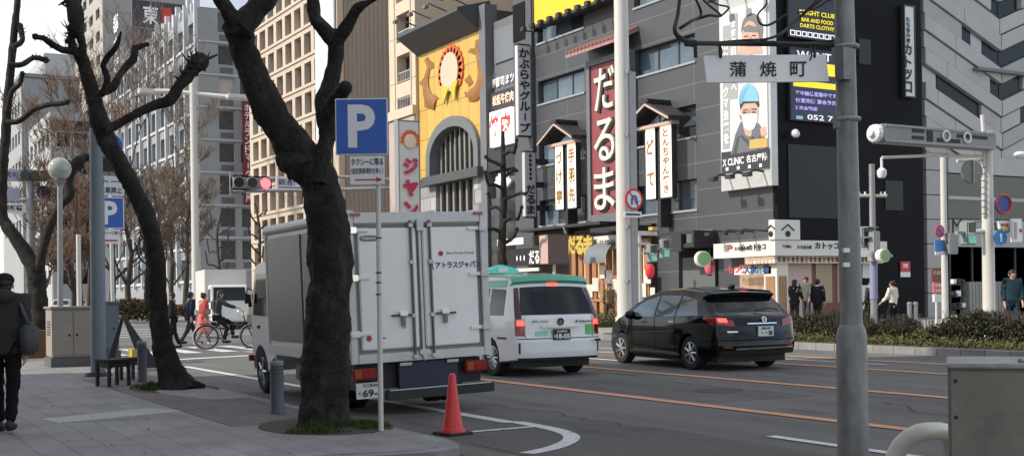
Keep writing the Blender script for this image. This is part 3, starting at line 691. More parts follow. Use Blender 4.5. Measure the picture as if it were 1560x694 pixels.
bx(MB(), mapX(-36), FX(1345,90,-36).y, FX(1372,90,-36).y, -.03, .0, FX(1355,320,-36).z, FX(1355,275,-36).z).build('dark_window', MATS['dark_window_panel'], b)
mb = MB(); mb.lathe([(.0,0),(.14,.02),(.18,.12),(.14,.3),(0,.32)], FX(1209,202,-35.8), 12, (1,-.3,-.4)); mb.build('wall_light', M_signw, b, smooth=9)

# yellow billboard with lamp arms
c0, c1 = FY(820,40,T-.5), FY(935,0,T-.5)
bb = thing('yellow_billboard', 'bright yellow billboard high on the dark tiled building above the red sign', 'billboard', (c0.x,T-.5,c0.z))
MB().box(c0.x, c1.x, T-.75, T-.45, c0.z, c0.z+6).build('board', mat('yellow_board', (.80,.50,.015), .4, var=.04), bb)
mb = MB(); mb.box(c0.x-.14, c0.x, T-.8, T-.2, c0.z-.3, c0.z+6); mb.box(c0.x-.14, c1.x+.1, T-.8, T-.2, c0.z-.14, c0.z); mb.build('frame', M_dkframe, bb)
mb = MB()
for k in range(9):
    x = c0.x-.2+k*(c1.x-c0.x)/8; mb.tube([(x,T-.4,c0.z-.25),(x,T-1.3,c0.z-.3)], .04, 6); mb.cbox((x,T-1.3,c0.z-.2),(.3,.22,.22))
mb.each('lamp_arm', M_dkframe, bb)
mb = MB(); mb.text('個室', (FY(868,2,T-.78).x,T-.76,c0.z+2.6), 2.6, 1.0, FY_M); mb.build('lettering', mat('ochre_ink', (.6,.36,.01), .5), bb)

# red sign with three big kana and its small tiled roof
q0, q1 = FY(900,100,T-.4), FY(946,322,T-.4)
rs = thing('red_kana_sign', 'dull red upright sign with three large cream kana under a small pink roof', 'sign', (q0.x,T-.4,q1.z))
zt2 = FY(925,95,T-.4).z
MB().box(q0.x, q1.x+.5, T-.4, T-.02, q1.z, zt2).build('board', mat('dull_red_board', (.24,.055,.065), .5, var=.06), rs)
mb = MB(); mb.box(q0.x-.3, q0.x-.02, T-.5, T-.0, q1.z-.3, zt2+.3); mb.box(q0.x, q1.x+.8, T-.5, T-.02, q1.z-.45, q1.z-.02); mb.box(q1.x+.52, q1.x+.8, T-.5, T-.02, q1.z, zt2+.3); mb.box(q0.x, q1.x+.5, T-.5, T-.02, zt2+.02, zt2+.3); mb.build('frame', M_grey2, rs)
M_kana = mat('cream_letters', (.70,.66,.55), .5)
mb = MB(); mb2 = MB()
for g, v in (('だ',135),('る',213),('ま',287)):
    c = FY(923,v,T-.45); mb.text(g, c+Vector((0,-.06,0)), 1.72, 2.05, FY_M, bold=.006, ext=.06); mb2.text(g, c+Vector((.06,.0,-.05)), 1.84, 2.17, FY_M, bold=.035, ext=.02)
mb.build('lettering', M_kana, rs); mb2.build('letter_shadow_edge', mat('green_black', (.03,.035,.03), .5), rs)  # dark copy, shifted right and down, paints the letters' edge and shadow
a = FY(885,92,T-1.2); mb = MB(); zz = zt2+.75
mb.prism([(q0.x-.9,T-1.3,zz-.05),(q0.x-.9,T-.02,zz+.55),(q0.x-.9,T-.02,zz+.40),(q0.x-.9,T-1.3,zz-.22)], (q1.x-q0.x+2.0,0,0))
for k in range(14): x = q0.x-.8+k*(q1.x-q0.x+1.8)/13; mb.tube([(x,T-1.35,zz-.02),(x,T-.05,zz+.60)], .08, 6)
mb.build('roof', mat('pinkish_tile', (.33,.17,.155), .6, var=.2, vscale=3), rs)

# pairs of lit upright boards under little gabled roofs
def gable_pair(u0a,u0b,u1a,u1b,vt,vb,uroof,vroof,label,t1,t2):
    um = (u0b+u1a)/2; yy = T-.55; c = FY(um,(vt+vb)/2,yy); zt_ = FY(um,vt,yy).z; zb_ = FY(um,vb,yy).z
    s = thing('lantern_sign', label, 'sign', (c.x,yy,zb_)); M_lit = mat('lit_cream', (.82,.74,.58), .5, emit=.35)
    for (ua, ub, t) in ((u0a,u0b,t1),(u1a,u1b,t2)):
        xa_, xb_ = FY(ua,vt,yy).x, FY(ub,vt,yy).x
        bd = MB().box(xa_, xb_, yy-.12, yy+.12, zb_, zt_).build('board', M_lit, s, bevel=.02)
        mb = MB(); mb.box(xa_-.05,xa_-.002,yy-.14,yy+.14,zb_-.05,zt_+.05); mb.box(xb_+.002,xb_+.05,yy-.14,yy+.14,zb_-.05,zt_+.05); mb.box(xa_,xb_,yy-.14,yy+.14,zb_-.06,zb_-.002); mb.build('frame', M_dkframe, bd)
        MB().text(t, ((xa_+xb_)/2,yy-.135,(zb_+zt_)/2), (xb_-xa_)*.7, (zt_-zb_)*.9, FY_M, True, .03).build('lettering', mat('brown_ink', (.30,.13,.03), .5), bd)
    xl_, xr_ = FY(uroof[0],vroof[1],yy).x, FY(uroof[1],vroof[1],yy).x; xm = (xl_+xr_)/2; zr0 = zt_+.1; zr1 = zr0 + (vroof[1]-vroof[0])/1800*depth(c)*.9
    M_rf = mat('gable_black', (.03,.028,.027), .5)
    mb = MB(); th = .16
    for sgn_, xe in ((-1,xl_),(1,xr_)): mb.prism([(xe,yy-.7,zr0),(xm,yy-.7,zr1),(xm,yy-.7,zr1+th),(xe,yy-.7,zr0+th)], (0,1.2,0))
    mb.cbox((xm,yy-.1,zr1+th),( .5,1.3,.18)); mb.build('gable_roof', M_rf, s)
    mb = MB()
    for xe in (xl_,xr_): mb.prism([(xe,yy-.74,zr0-.04),(xm,yy-.74,zr1-.04),(xm,yy-.74,zr1+.06),(xe,yy-.74,zr0+.06)], (0,.035,0))
    mb.box(xl_+.3,xr_-.3,yy-.3,yy+.1,zr0-.16,zr0-.02); mb.build('bargeboard', mat('pink_wood', (.5,.36,.30), .6), s)
    MB().box(c.x-.12, c.x+.12, yy-.05, T, zb_-1.3, zt_).build('post', M_rf, s)
gable_pair(848,860.5,866.5,880,219,318,(836,889),(189,217),'lit pair of upright cream boards under a gabled roof left of the red sign','づけ亭','手羽先')
gable_pair(986,1001,1008,1026,192,302,(968,1038),(156,187),'lit pair of upright cream boards under a gabled roof right of the pale mast','どて','とんちゃん焼き')

# clinic poster in its steel frame
yy = T-.35; a0, a1 = FY(1097,150,yy).x, FY(1174,150,yy).x; zb_ = FY(1135,287,yy).z; zp = FY(1135,262,yy).z; ztp = FY(1135,8,yy).z
po = thing('clinic_poster', 'tall clinic poster with a masked surgeon in a blue cap in a steel frame', 'poster', (a0,yy,zb_))
MB().box(a0, a1, yy, T-.01, zb_, ztp+1.2).build('backing', mat('steel_panel', (.50,.50,.48), .4, metal=.3, var=.1), po)
pf = MB().box(a0+.12, a1-.15, yy-.05, yy-.002, zp, ztp).build('poster_sheet', mat('poster_pale', (.70,.68,.64), .5), po)
def pp(u, v): p = FY(u, v, yy-.06); return p
def ppoly(pts, dy, name, m):
    return MB().prism([pp(*q)+Vector((0,-dy,0)) for q in pts], (0,.006,0)).build(name, m, pf)
ell = lambda u, v, ru, rv, n=20, a0_=0, a1_=2*math.pi: [(u+ru*math.cos(a0_+(a1_-a0_)*k/n), v-rv*math.sin(a0_+(a1_-a0_)*k/n)) for k in range(n+(0 if a1_-a0_ > 6.2 else 1))]
mat('print_hair', (.16,.15,.15), .6); M_skin_p = mat('print_skin', (.52,.33,.25), .6, var=.1, vscale=3); M_dgr = mat('print_dark', (.035,.035,.04), .6)
ppoly([(1099,266),(1099,232),(1171,224),(1171,256)], .0, 'black_band', M_dgr)
ppoly([(1113,236),(1120,205),(1128,186),(1143,178),(1158,190),(1166,212),(1166,226)], .004, 'scrubs', mat('print_grey', (.13,.135,.15), .6))
ppoly([(1132,192),(1136,206),(1144,208),(1148,190)], .008, 'neck', M_skin_p)
ppoly(ell(1142,172,13.5,26), .012, 'face', M_skin_p)
ppoly([(1128,168),(1127,158),(1131,152),(1154,150),(1157,158),(1156,164),(1151,157),(1134,158)], .016, 'hair', M_dgr)
ppoly(ell(1141,156,15.5,29,16,0.05,math.pi-.05), .020, 'surgical_cap', mat('print_blue', (.20,.43,.54), .6))
ppoly([(1131,176),(1141,173),(1153,174),(1154,184),(1149,196),(1141,199),(1134,194)], .020, 'mask', mat('print_white', (.78,.76,.74), .6))
mbp = MB()
for q in ([(1132,168),(1139,166),(1139,167.5),(1132,169.5)], [(1145,165.5),(1153,165.5),(1153,167.5),(1145,167)], [(1132,171),(1138,170),(1138,172),(1132,173)], [(1146,170),(1152,170),(1152,172),(1146,172)]): mbp.prism([pp(*z)+Vector((0,-.022,0)) for z in q], (0,.006,0))
mbp.build('eyes_and_brows', M_dgr, pf)
ppoly([(1128,170),(1126,176),(1128,183),(1131,180),(1131,172)], .0135, 'ear', mat('print_skin_dark', (.38,.22,.16), .6)); ppoly([(1140,167),(1143,167),(1144,173),(1139,174)], .0225, 'nose_bridge', MATS['print_skin_dark'])
for yy_ in (180,186,191): ppoly([(1134,yy_),(1151,yy_-1.5),(1151,yy_-.6),(1134,yy_+.9)], .0265, 'mask_fold', mat('print_fold', (.55,.54,.54), .6))
ppoly([(1131,177),(1127,172),(1128,171),(1132,175)], .0262, 'mask_loop', MATS['print_white']); ppoly([(1130,205),(1140,214),(1147,207),(1150,209),(1141,222),(1127,208)], .0085, 'collar', mat('print_grey_dark', (.06,.063,.075), .6))
ppoly([(1126,158),(1128,146),(1134,136),(1142,131),(1136,143),(1131,158)], .0235, 'cap_crease', mat('print_blue_dark', (.15,.34,.44), .6)); ppoly([(1116,236),(1124,206),(1127,208),(1122,236)], .0085, 'sleeve_line', MATS['print_grey_dark']); ppoly([(1152,232),(1157,206),(1160,207),(1156,231)], .0085, 'sleeve_line', MATS['print_grey_dark'])
for k, (u_, v_) in enumerate(((1137,55),(1149,54))): ppoly([(u_-3,v_),(u_+3,v_-.6),(u_+3,v_+1.4),(u_-3,v_+1.8)], .0125, 'eye', M_dgr)
ppoly([(1139,69),(1149,68),(1148,71),(1140,71.5)], .0125, 'mouth', MATS['print_skin_dark']); ppoly([(1142,56),(1145,56),(1146,64),(1141,64)], .0122, 'nose', MATS['print_skin_dark']); ppoly([(1130,44),(1140,38),(1156,42),(1158,54),(1155,50),(1134,49)], .0126, 'fringe', MATS['print_hair'])
ppoly([(1158,196),(1166,192),(1168,205),(1160,209)], .010, 'hand', M_skin_p); ppoly([(1142,213),(1169,210),(1169,224),(1142,227)], .014, 'gold_plate', mat('print_gold', (.50,.34,.10), .5))
ppoly(ell(1146,46,17,26,18), .004, 'grey_hair', mat('print_hair', (.16,.15,.15), .6)); ppoly(ell(1143,58,13,26), .008, 'face', M_skin_p); ppoly([(1128,62),(1158,58),(1162,82),(1124,84)], .006, 'neck', M_skin_p)
def ptxt(s, u, v, wpx, hpx, m, vertical=False, bold=.02, nm='lettering', dy=.012):
    c = pp(u, v); k = depth(c)/1800; wx = abs(pp(u+wpx/2,v).x - pp(u-wpx/2,v).x)
    return MB().text(s, c+Vector((0,-dy,0)), wx, hpx*k, FY_M, vertical, bold, .002).build(nm, m, pf)
ppoly([(1101,228),(1101,40),(1112,38),(1112,226)], .001, 'grey_shade_strip', mat('print_shade', (.32,.32,.32), .6)); ppoly([(1112,152),(1112,22),(1124,20),(1124,150)], .001, 'grey_shade_strip', MATS['print_shade'])
ptxt('悩む人へクマ治療を', 1106, 140, 8, 160, M_wl, True, .035); ptxt('本気の目元治療へ', 1118, 85, 8, 110, M_wl, True, .035)
ptxt('X CLINIC', 1117, 246, 32, 11, M_wl, bold=.02); ptxt('名古屋院', 1153, 240, 32, 12, M_wl, bold=.02)
for k in range(4): ptxt('■', 1108+k*17, 257.5-k*1.9, 13, 5, M_wl)
mb = MB()
for k in range(3):
    x = a0+.5+k*(a1-a0-1)/2
    for zz in (zb_+.45, ztp+.35): mb.tube([(x,yy,zz+.15),(x,yy-.5,zz+.2),(x+.1,yy-.9,zz)], .05, 6); mb.cbox((x+.12,yy-.95,zz-.02),(.35,.25,.16))
mb.each('lamp', M_dkframe, po)

# screens and signs on the black end wall
xw = -35.9
def endsign(name, label, u0, v0, u1, v1, board, pieces, thick=.14):
    a, c = FX(u0,v0,xw), FX(u1,v1,xw); s = thing(name, label, 'sign', (xw,(a.y+c.y)/2,c.z))
    bx(MB(), mapX(xw+thick-.1), a.y, c.y, 0, thick, c.z, a.z).build('board', board, s)
    fr = MB()
    for q in ((a.y-.06,a.y,c.z-.06,a.z+.06),(c.y,c.y+.06,c.z-.06,a.z+.06),(a.y,c.y,a.z,a.z+.06),(a.y,c.y,c.z-.06,c.z)): bx(fr, mapX(xw+thick-.07), q[0], q[1], 0, thick, q[2], q[3])
    fr.build('frame', M_dkframe, s)
    for (t, u, v, wp, hp, m, bd, vert) in pieces:
        p = FX(u, v, xw+thick-.1+.015); k = depth(p)/1800
        wy_ = abs(FX(u+wp/2,v,xw).y-FX(u-wp/2,v,xw).y)
        if t is None: MB().cbox(p, (.015, wy_, hp*k)).build('panel', m, s)
        else: MB().text(t, p+Vector((.012,0,0)), wy_, hp*k, FX_M, vert, bd, .004).build('lettering', m, s)
    return s
M_ledy = mat('led_yellow', (.75,.60,.03), .5, emit=.35); M_ledw = mat('led_white', (.75,.75,.8), .5, emit=.35); M_ledp = mat('led_lilac', (.42,.36,.75), .5, emit=.3); M_blk = mat('screen_black', (.012,.012,.016), .3); M_navy = mat('screen_navy', (.022,.022,.07), .3)
endsign('bar_sign', 'black sign with rows of yellow letters high on the black end wall', 1200,-8,1276,64, M_blk, [('BRIGHT CLUB',1245,22,54,7,M_ledy,.02,False),('BAR AND FOOD',1245,33,48,6,M_ledy,.02,False),('DARTS CLOTHY',1245,42,52,6,M_ledy,.02,False),('□□□□□□□□',1238,54,68,8,M_ledw,.03,False)])
endsign('wanted_sign', 'dark blue sign with a yellow band and lilac writing on the black end wall', 1203,74,1278,187, M_navy, [('WANT',1240,86,52,12,M_ledw,.01,False),(None,1268,108,18,18,M_ledy,0,False),(None,1243,130,68,9,M_ledy,0,False),('年中無休営業中です',1243,144,62,7,M_ledp,.02,False),('個室完備 宴会予約',1243,155,62,7,M_ledp,.02,False),('２次会歓迎',1228,165,34,6,M_ledp,.02,False),('052 71',1252,180,44,8,M_ledw,.01,False),(None,1218,180,10,7,mat('led_teal',(.2,.45,.5),.5,emit=.2),0,False)])
s = endsign('katokko_blade_sign', 'tall white upright sign with black kana high on the black end wall', 1375,10,1391,148, M_signw, [('カトッコ',1383.5,104,11,76,M_ink,.03,True),('たち呑み家',1383.5,46,6,40,M_ink,.02,True)], .2)

# corner shop fascia
yk = T-.9; xk = -35.2
zf0, zf1 = FY(1140,391,yk).z, FY(1140,368,yk).z
sh = thing('corner_shop', 'corner food shop with a white kana fascia and a patterned awning strip', 'shop', (-38,T,0))
xl_ = FY(1087,380,yk).x; ye = T+5.3
M_fas = mat('fascia_white', (.62,.60,.56), .4, var=.03)
mb = MB(); mb.box(xl_, xk, yk, T-.02, zf0, zf1); mb.box(-35.98, xk, T-.02, ye, zf0, zf1); fa = mb.build('fascia', M_fas, sh)
def ktext(s, u, v, wp, hp, m, side, bold=.02, par=None):
    if side == 'y':
        p = FY(u,v,yk-.02); k = depth(p)/1800; wx = abs(FY(u+wp/2,v,yk).x-FY(u-wp/2,v,yk).x); MB().text(s, p, wx, hp*k, FY_M, False, bold).build('lettering', m, par or fa)
    else:
        p = FX(u,v,xk+.02); k = depth(p)/1800; wx = abs(FX(u+wp/2,v,xk).y-FX(u-wp/2,v,xk).y); MB().text(s, p, wx, hp*k, FX_M, False, bold).build('lettering', m, par or fa)
ktext('たち呑み家', 1130, 378, 22, 6, M_ink, 'y'); ktext('カトッコ', 1153, 376, 26, 9, M_ink, 'y', .03); ktext('立飲み', 1112, 376, 8, 9, mat('red_ink', (.5,.05,.04), .5), 'y')
ktext('たち呑み家', 1226, 376, 22, 6, M_ink, 'x'); ktext('カトッコ', 1260, 374, 36, 10, M_ink, 'x', .03); ktext('年中無休', 1199, 375, 14, 5, M_ink, 'x')
mb = MB(); za_ = FY(1140,402,yk).z
mb.box(FY(1133,395,yk).x, xk-.1, yk+.05, yk+.25, za_, zf0-.02); mb.box(xk-.3, xk-.1, yk+.25, ye-.1, za_, zf0-.02); aw = mb.build('awning_strip', brickmat('patterned_awning', (.55,.36,.24), (.66,.58,.48), (.42,.30,.22), .22, .3, .05, axes='XZ', var=.3, vscale=8), sh)
mb = MB()
for k in range(26): mb.text('鶏串酒肴'[k % 4], (xk-.08, T-.6+k*.24, (za_+zf0)/2), .17, .26, FX_M, bold=.02)
mb.build('lettering', mat('dark_brown_ink', (.10,.04,.02), .6), aw)
mb = MB(); mb.box(xk-1.0, xk-.25, yk+.3, yk+.9, .15, za_); mb.build('corner_pillar', mat('pillar_white', (.62,.58,.52), .6), sh)
mb = MB(); mb.box(xk-.24, xk-.225, yk+.4, yk+.8, .5, 2.0); mb.box(xk-.9,xk-.35,yk+.285,yk+.298,.5,2.0); mb.each('wood_panel', mat('shop_wood', (.30,.17,.09), .6, var=.2, vscale=4, streak=.2), sh)
mb = MB(); mb.box(-36.0, -35.7, T+.0, T+1.5, .15, za_); mb.build('pink_wall', mat('shop_pink', (.48,.37,.33), .7), sh)
dr = MB().box(-36.0, -35.8, T+1.55, T+4.2, .15, za_).build('door_frame', mat('red_wood', (.17,.055,.04), .5, var=.2, vscale=3), sh)
mb = MB(); mb.box(-35.8,-35.77,T+1.8,T+2.7,.9,2.7); mb.box(-35.8,-35.77,T+3.0,T+3.9,.9,2.7); mb.each('door_pane', mat('warm_glass', (.34,.26,.17), .2), dr)
mb = MB(); mb.box(-36.0,-35.75,T+4.3,T+5.2,.15,za_); mb.build('menu_wall', M_black, sh)
mb = MB(); mb.box(-35.745,-35.72,T+4.4,T+5.0,1.9,3.0); mb.box(-35.745,-35.72,T+4.35,T+5.1,.9,1.6); mb.each('menu_sheet', M_signw, sh)
mb = MB(); mb.box(xl_+.6, xk-1.1, T-.015, T-.006, .3, za_); mb.build('shop_window', mat('dim_interior', (.30,.20,.12), .4, var=.6, vscale=2, emit=.25), sh)
mb = MB(); zn = FY(1125,418,yk).z
mb.box(FY(1110,410,yk).x, FY(1135,410,yk).x, yk+.3, yk+.33, zn, za_-.1); mb.each('noren', mat('noren_white', (.68,.64,.62), .8), sh)
mb = MB(); mb.box(FY(1138,410,yk).x, FY(1166,410,yk).x, yk+.3, yk+.33, zn, za_-.1); nb_ = mb.build('noren', mat('noren_blue', (.36,.43,.52), .8), sh)
mb = MB(); c = FY(1152,409,yk+.28); mb.text('大衆酒場', c, 1.5, .4, FY_M, bold=.03); mb.build('lettering', mat('navy_ink', (.05,.08,.2), .5), nb_)
mb = MB(); c = FY(1122,410,yk+.28); mb.text('もつ焼', c, 1.1, .35, FY_M, bold=.03); mb.build('lettering', MATS['red_ink'], sh)
mb = MB()
for k in range(3):
    p = FY(1098+k*24,357-k*1,yk); mb.tube([(p.x,T,p.z+.1),(p.x,yk-.5,p.z+.15),(p.x+.1,yk-.7,p.z)], .035, 6); mb.cbox((p.x+.12,yk-.75,p.z),(.3,.2,.14))
mb.each('spot_lamp', M_dkframe, sh)
a = FY(1172,361,yk-.05); c = FY(1189,342,yk-.05)
sb = thing('crest_box_sign', 'small white box sign with two black crests above the corner fascia', 'sign', (xk,yk,zf1))
MB().box(a.x, xk+.08, yk-.08, T+.35, zf1+.02, zf1+.80).build('box', M_fas, sb)
mb = MB()
for fx in (0,1):
    for k in (-1,1):
        if fx: mb.cbox((xk+.1, T-.3+k*.16, zf1+.5), (.02,.42,.05), Matrix.Rotation(-k*.6,3,'X'))
        else: mb.cbox(((a.x+xk)/2+k*.12, yk-.10, zf1+.5), (.3,.02,.05), Matrix.Rotation(k*.6,3,'Y'))
    mb.ball((xk+.1,T-.3,zf1+.25) if fx else ((a.x+xk)/2,yk-.1,zf1+.25), (.03,.14,.12) if fx else (.12,.03,.12), 10, 6)
mb.each('crest', M_ink, sb)

# ground floor of the dark building, left of the corner shop
gs = thing('restaurant_frontage', 'timber and glass restaurant frontage at street level under the dark building', 'shopfront', (-46,T,0))
xa, xb = xat(817), FY(1000,400,T).x
MB().box(xa, xb, T-.28, T-.01, .15, 4.6).build('back_wall', mat('front_brown_dark', (.055,.035,.028), .6, var=.4, vscale=1.5), gs)
M_wood = mat('lattice_wood', (.33,.16,.075), .6, var=.25, vscale=4, streak=.2)
mb = MB(); x = xat(880)
while x < xb: mb.box(x, x+.35, T-.42, T-.29, .3, 3.6); x += .62
mb.build('timber_lattice', M_wood, gs)
mb = MB(); mb.box(xat(880), xb, T-.45, T-.29, 3.62, 3.9); mb.box(xat(880), xb, T-.46, T-.29, 1.0, 1.15); mb.build('timber_rail', M_wood, gs)
for u0_, u1_ in ((884,893),(903,914),(921,934),(962,975),(980,990)):
    MB().box(FY(u0_,420,T-.29).x, FY(u1_,420,T-.29).x, T-.288, T-.282, 1.2, 3.5).build('added_glow_pane', mat('added_warm_glow', (.75,.50,.27), .4, var=.5, vscale=2.5, emit=.35), gs)  # glowing panes added to brighten the frontage
M_paper = mat('paper_notice', (.62,.55,.48), .7, var=.3, vscale=3); mb = MB()
for k in range(12):
    u = 884+k*9.5+random.uniform(-2,2); v = random.uniform(408,455); p = FY(u,v,T-.5); mb.box(p.x, p.x+random.uniform(.3,.7), T-.50, T-.47, p.z-.35, p.z+.3)
mb.each('paper_notice', M_paper, gs)
ys = T-.5; zc = FY(880,372,ys).z
for g, u in (('だ',872),('る',884),('ま',897)):
    MB().text(g, FY(u,373,ys-.3), .8, .95, FY_M, bold=.05, ext=.06).build('yellow_letter', mat('yellow_letters', (.50,.36,.08), .5), gs)
a = FY(903,381,ys); c = FY(945,357,ys)
wb = MB().box(a.x, c.x, ys-.1, T-.01, a.z, c.z).build('white_fascia', M_fas, gs); MB().text('味噌串', FY(925,370,ys-.11), 1.3, .35, FY_M).build('lettering', M_ink, wb)
MB().box(xat(817), FY(945,352,T).x, T-1.2, T-.01, FY(880,348,T).z, FY(880,344,T).z).each('canopy', M_dkframe, gs)
mb = MB(); mb.box(xat(940), FY(1000,340,T).x, T-1.6, T-.02, FY(970,352,T).z, FY(970,346,T).z); mb.each('canopy', M_dkframe, gs)
mb = MB(); p = FY(915,400,T-1.2); q = FY(930,365,T-1.2)
n = 14; mb.add([Vector((FY(912,400,T-.3).x+1.9*t_, T-.3-.9*math.sin(math.pi/2*k/n), p.z+(q.z-p.z)*math.cos(math.pi/2*k/n))) for k in range(n+1) for t_ in (0,1)], [(2*k,2*k+1,2*k+3,2*k+2) for k in range(n)]); mb.build('round_awning', mat('grey_awning', (.16,.17,.18), .6), gs)
an = thing('black_kana_sign', 'slanting black shop sign with white kana left of the brown box sign', 'sign', (-54,T-1,4))
c0, c1 = PD(783,392,61), PD(833,386,61); mid = (c0+c1)/2
MB().box(FY(770,390,T-1.4).x, FY(834,390,T-1.4).x, T-1.4, T-1.15, FY(800,404,T-1.4).z, FY(800,378,T-1.4).z).build('board', M_blk, an)
mb = MB(); mb.text('だるま', FY(818,391,T-1.42), 1.6, .72, FY_M, bold=.03); mb.text('・・・', FY(793,393,T-1.42), .9, .3, FY_M, bold=.06); mb.build('lettering', M_wl, an)
MB().box(FY(775,409,T-1.4).x, FY(818,409,T-1.4).x, T-1.3, T-1.2, FY(800,413,T-1.4).z, FY(800,408,T-1.4).z).build('light_strip', M_fas, an)
mb = MB(); mb.box(FY(760,380,T-1.2).x, FY(800,380,T-1.2).x, T-1.3, T-1.2, FY(780,376,T).z, FY(780,366,T).z); mb.each('bracket', M_fas, an)
en = thing('dark_entrance', 'black boxed entrance with a deep canopy between lattice frontage and corner shop', 'entrance', (-42,T,0))
ua, ub = 1008, 1066; xe0, xe1 = FY(ua,400,T-1).x, FY(ub,400,T-1).x
mb = MB(); mb.box(xe0, xe1, T-1.3, T-.02, FY(1035,378,T-1).z, FY(1035,372,T-1).z); mb.box(xe1-.16, xe1, T-1.3, T-.02, FY(1035,372,T-1).z+.01, FY(1035,353,T-1).z); mb.box(xe0, xe1-.17, T-1.3, T-1.2, FY(1035,353,T-1).z-.14, FY(1035,353,T-1).z); mb.each('canopy', M_dkframe, en)
MB().box(xe0+.1, xe1-.2, T-.06, T-.01, FY(1035,371,T).z, FY(1035,353,T).z).build('upper_panel', mat('entr_grey', (.13,.135,.14), .5), en)
MB().box(xe0, xe1, T-.05, T-.005, .15, FY(1035,379,T).z).build('doorway', M_black, en)
MB().box(FY(1040,400,T-.1).x, xe1-.1, T-.1, T-.06, .2, FY(1035,393,T).z).build('grey_panel', mat('entr_grey2', (.11,.115,.11), .5), en)
mb = MB(); mb.cbox(FY(1034,366,T-1.25)-Vector((0,0,.1)), (.7,.3,.75)); mb.build('hanging_box', M_dkframe, en)

# ---- the building with pale diagonal panels
xc_ = -36.3; y0 = FX(1409,300,xc_).y + .05; yv = FX(1526,300,xc_).y; y1 = y0 + 2*(yv-y0) + 6
b = thing('chevron_building', 'pale grey building clad in big diagonal panels meeting in v shapes', 'building', (xc_,y0,0))
M_chev = mat('chevron_panel', (.41,.405,.39), .6, var=.1, vscale=.6); M_chev2 = mat('chevron_panel_darker', (.36,.355,.345), .6, var=.1, vscale=.6)
bx(MB(), mapX(xc_), y0, y1, .3, 12, 0, 24).build('wall', mat('chevron_back', (.10,.10,.10), .6), b)
zlow = FX(1470,236,xc_).z; slope = -(FX(1526,200,xc_).z - FX(1410,28,xc_).z + 0)/(yv-y0)
slope = (FX(1407,17,xc_).z - FX(1526,102,xc_).z)/(yv-y0)
hb = FX(1526,57.1,xc_).z - FX(1526,82,xc_).z; pans = MB(); pans2 = MB(); dkp = MB(); pale = MB()
def chev_band(mb, zc_, half, bx0, bx1, side, t0=0.0, t1=1.0):
    """one diagonal band, zc_ is its height at the v line; t runs from the outer edge to the v line"""
    ya, yb = (y0, yv-.03) if side < 0 else (y1, yv+.03)
    A = ya+(yb-ya)*t0; B = ya+(yb-ya)*t1; zA = zc_+slope*abs(A-yv); zB = zc_+slope*abs(B-yv)
    pts = [(A,zA-half),(B,zB-half),(B,zB+half),(A,zA+half)]
    # keep above the shop sign band and below the roof
    out = []
    for i in range(4):
        p, q = pts[i], pts[(i+1) % 4]
        if p[1] >= zlow: out.append(p)
        if (p[1] >= zlow) != (q[1] >= zlow):
            t = (zlow-p[1])/(q[1]-p[1]); out.append((p[0]+(q[0]-p[0])*t, zlow))
    if len(out) >= 3: mb.prism([(xc_-bx1, a, z) for a, z in out], (bx1-bx0, 0, 0))
zv = FX(1526,92,xc_).z
CELLS = {0: ([(0,.49,'p'),(.495,.63,'d'),(.635,.78,'w'),(.79,1,'d')], [(0,.62,'p'),(.63,1,'d')]), 4: ([(0,.17,'w'),(.18,.73,'d'),(.74,1,'p')], [(0,.68,'p'),(.69,.87,'d'),(.88,1,'p')]), -3: ([(0,.5,'p'),(.505,.87,'p'),(.88,1,'d')], [(0,.87,'p'),(.88,1,'d')]), 2: ([(0,.4,'p'),(.405,.86,'p'),(.87,1,'d')], [(0,.86,'p'),(.87,1,'d')])}
for k in range(-14, 12):
    zc_ = zv - k*hb
    for si, sd_ in enumerate((-1, 1)):
        f_ = .15+.6*((k*7) % 5)/5
        for t0, t1, ty in CELLS.get(k, ([(0,f_,'p'),(f_+.006,1,'p')],)*2)[si]:
            chev_band({'p': pans if (k*3+si) % 4 else pans2, 'd': dkp, 'w': pale}[ty], zc_, hb/2-(.035 if ty == 'p' else .02), -(.10 if k % 2 else .02) if ty == 'p' else .1, .25, sd_, t0, t1)
pans.build('diagonal_panel', M_chev, b); pans2.build('diagonal_panel', M_chev2, b); dkp.each('diagonal_window', mat('diagonal_glass', (.012,.013,.015), .2, spec=.2), b); pale.each('diagonal_window', mat('pale_window', (.38,.40,.39), .2), b)
bx(MB(), mapX(xc_+.02), FX(1481,111,xc_).y, y1, -.32, .0, FX(1526,113.5,xc_).z, FX(1526,109,xc_).z).build('grey_beam', M_midg, b)
yb1 = FX(1441,300,xc_).y; mb = MB(); z = .15
while z < zlow: bx(mb, mapX(xc_), y0, yb1, -.05, .29, z, min(zlow-.02, z+1.05)); z += 1.09
mb.build('tiled_pier', mat('pier_tile', (.36,.35,.335), .6, var=.08), b)
zs0, zs1 = FX(1480,376,xc_).z, FX(1480,335,xc_).z
sgn = bx(MB(), mapX(xc_+.15), yb1+.05, y1, 0, .3, zs0, zs1).build('sign_band', mat('sign_band_grey', (.33,.33,.32), .5), b)
MB().text('M', FX(1458,344,xc_+.17), .62, .62, FX_M, bold=.0).build('lettering', M_ink, sgn)
MB().text('MATSU', FX(1524,346,xc_+.17), 2.2, .5, FX_M).build('lettering', M_ink, sgn)
bx(MB(), mapX(xc_+.05), yb1+.05, y1, 0, .3, zs1+.05, zlow-.9).build('dark_glazing', M_glass_dk, b)
mb = MB(); bx(mb, mapX(xc_+.12), yb1+.05, y1, 0, .3, zs1+.9, zs1+1.05); bx(mb, mapX(xc_+.12), yb1+.05, y1, 0, .3, zlow-.85, zlow-.02); mb.each('grey_beam', M_chev, b)
bx(MB(), mapX(xc_-.3), yb1+.05, y1, 0, .3, .15, zs0).build('shop_glass', M_glass_dk, b)
mb = MB()
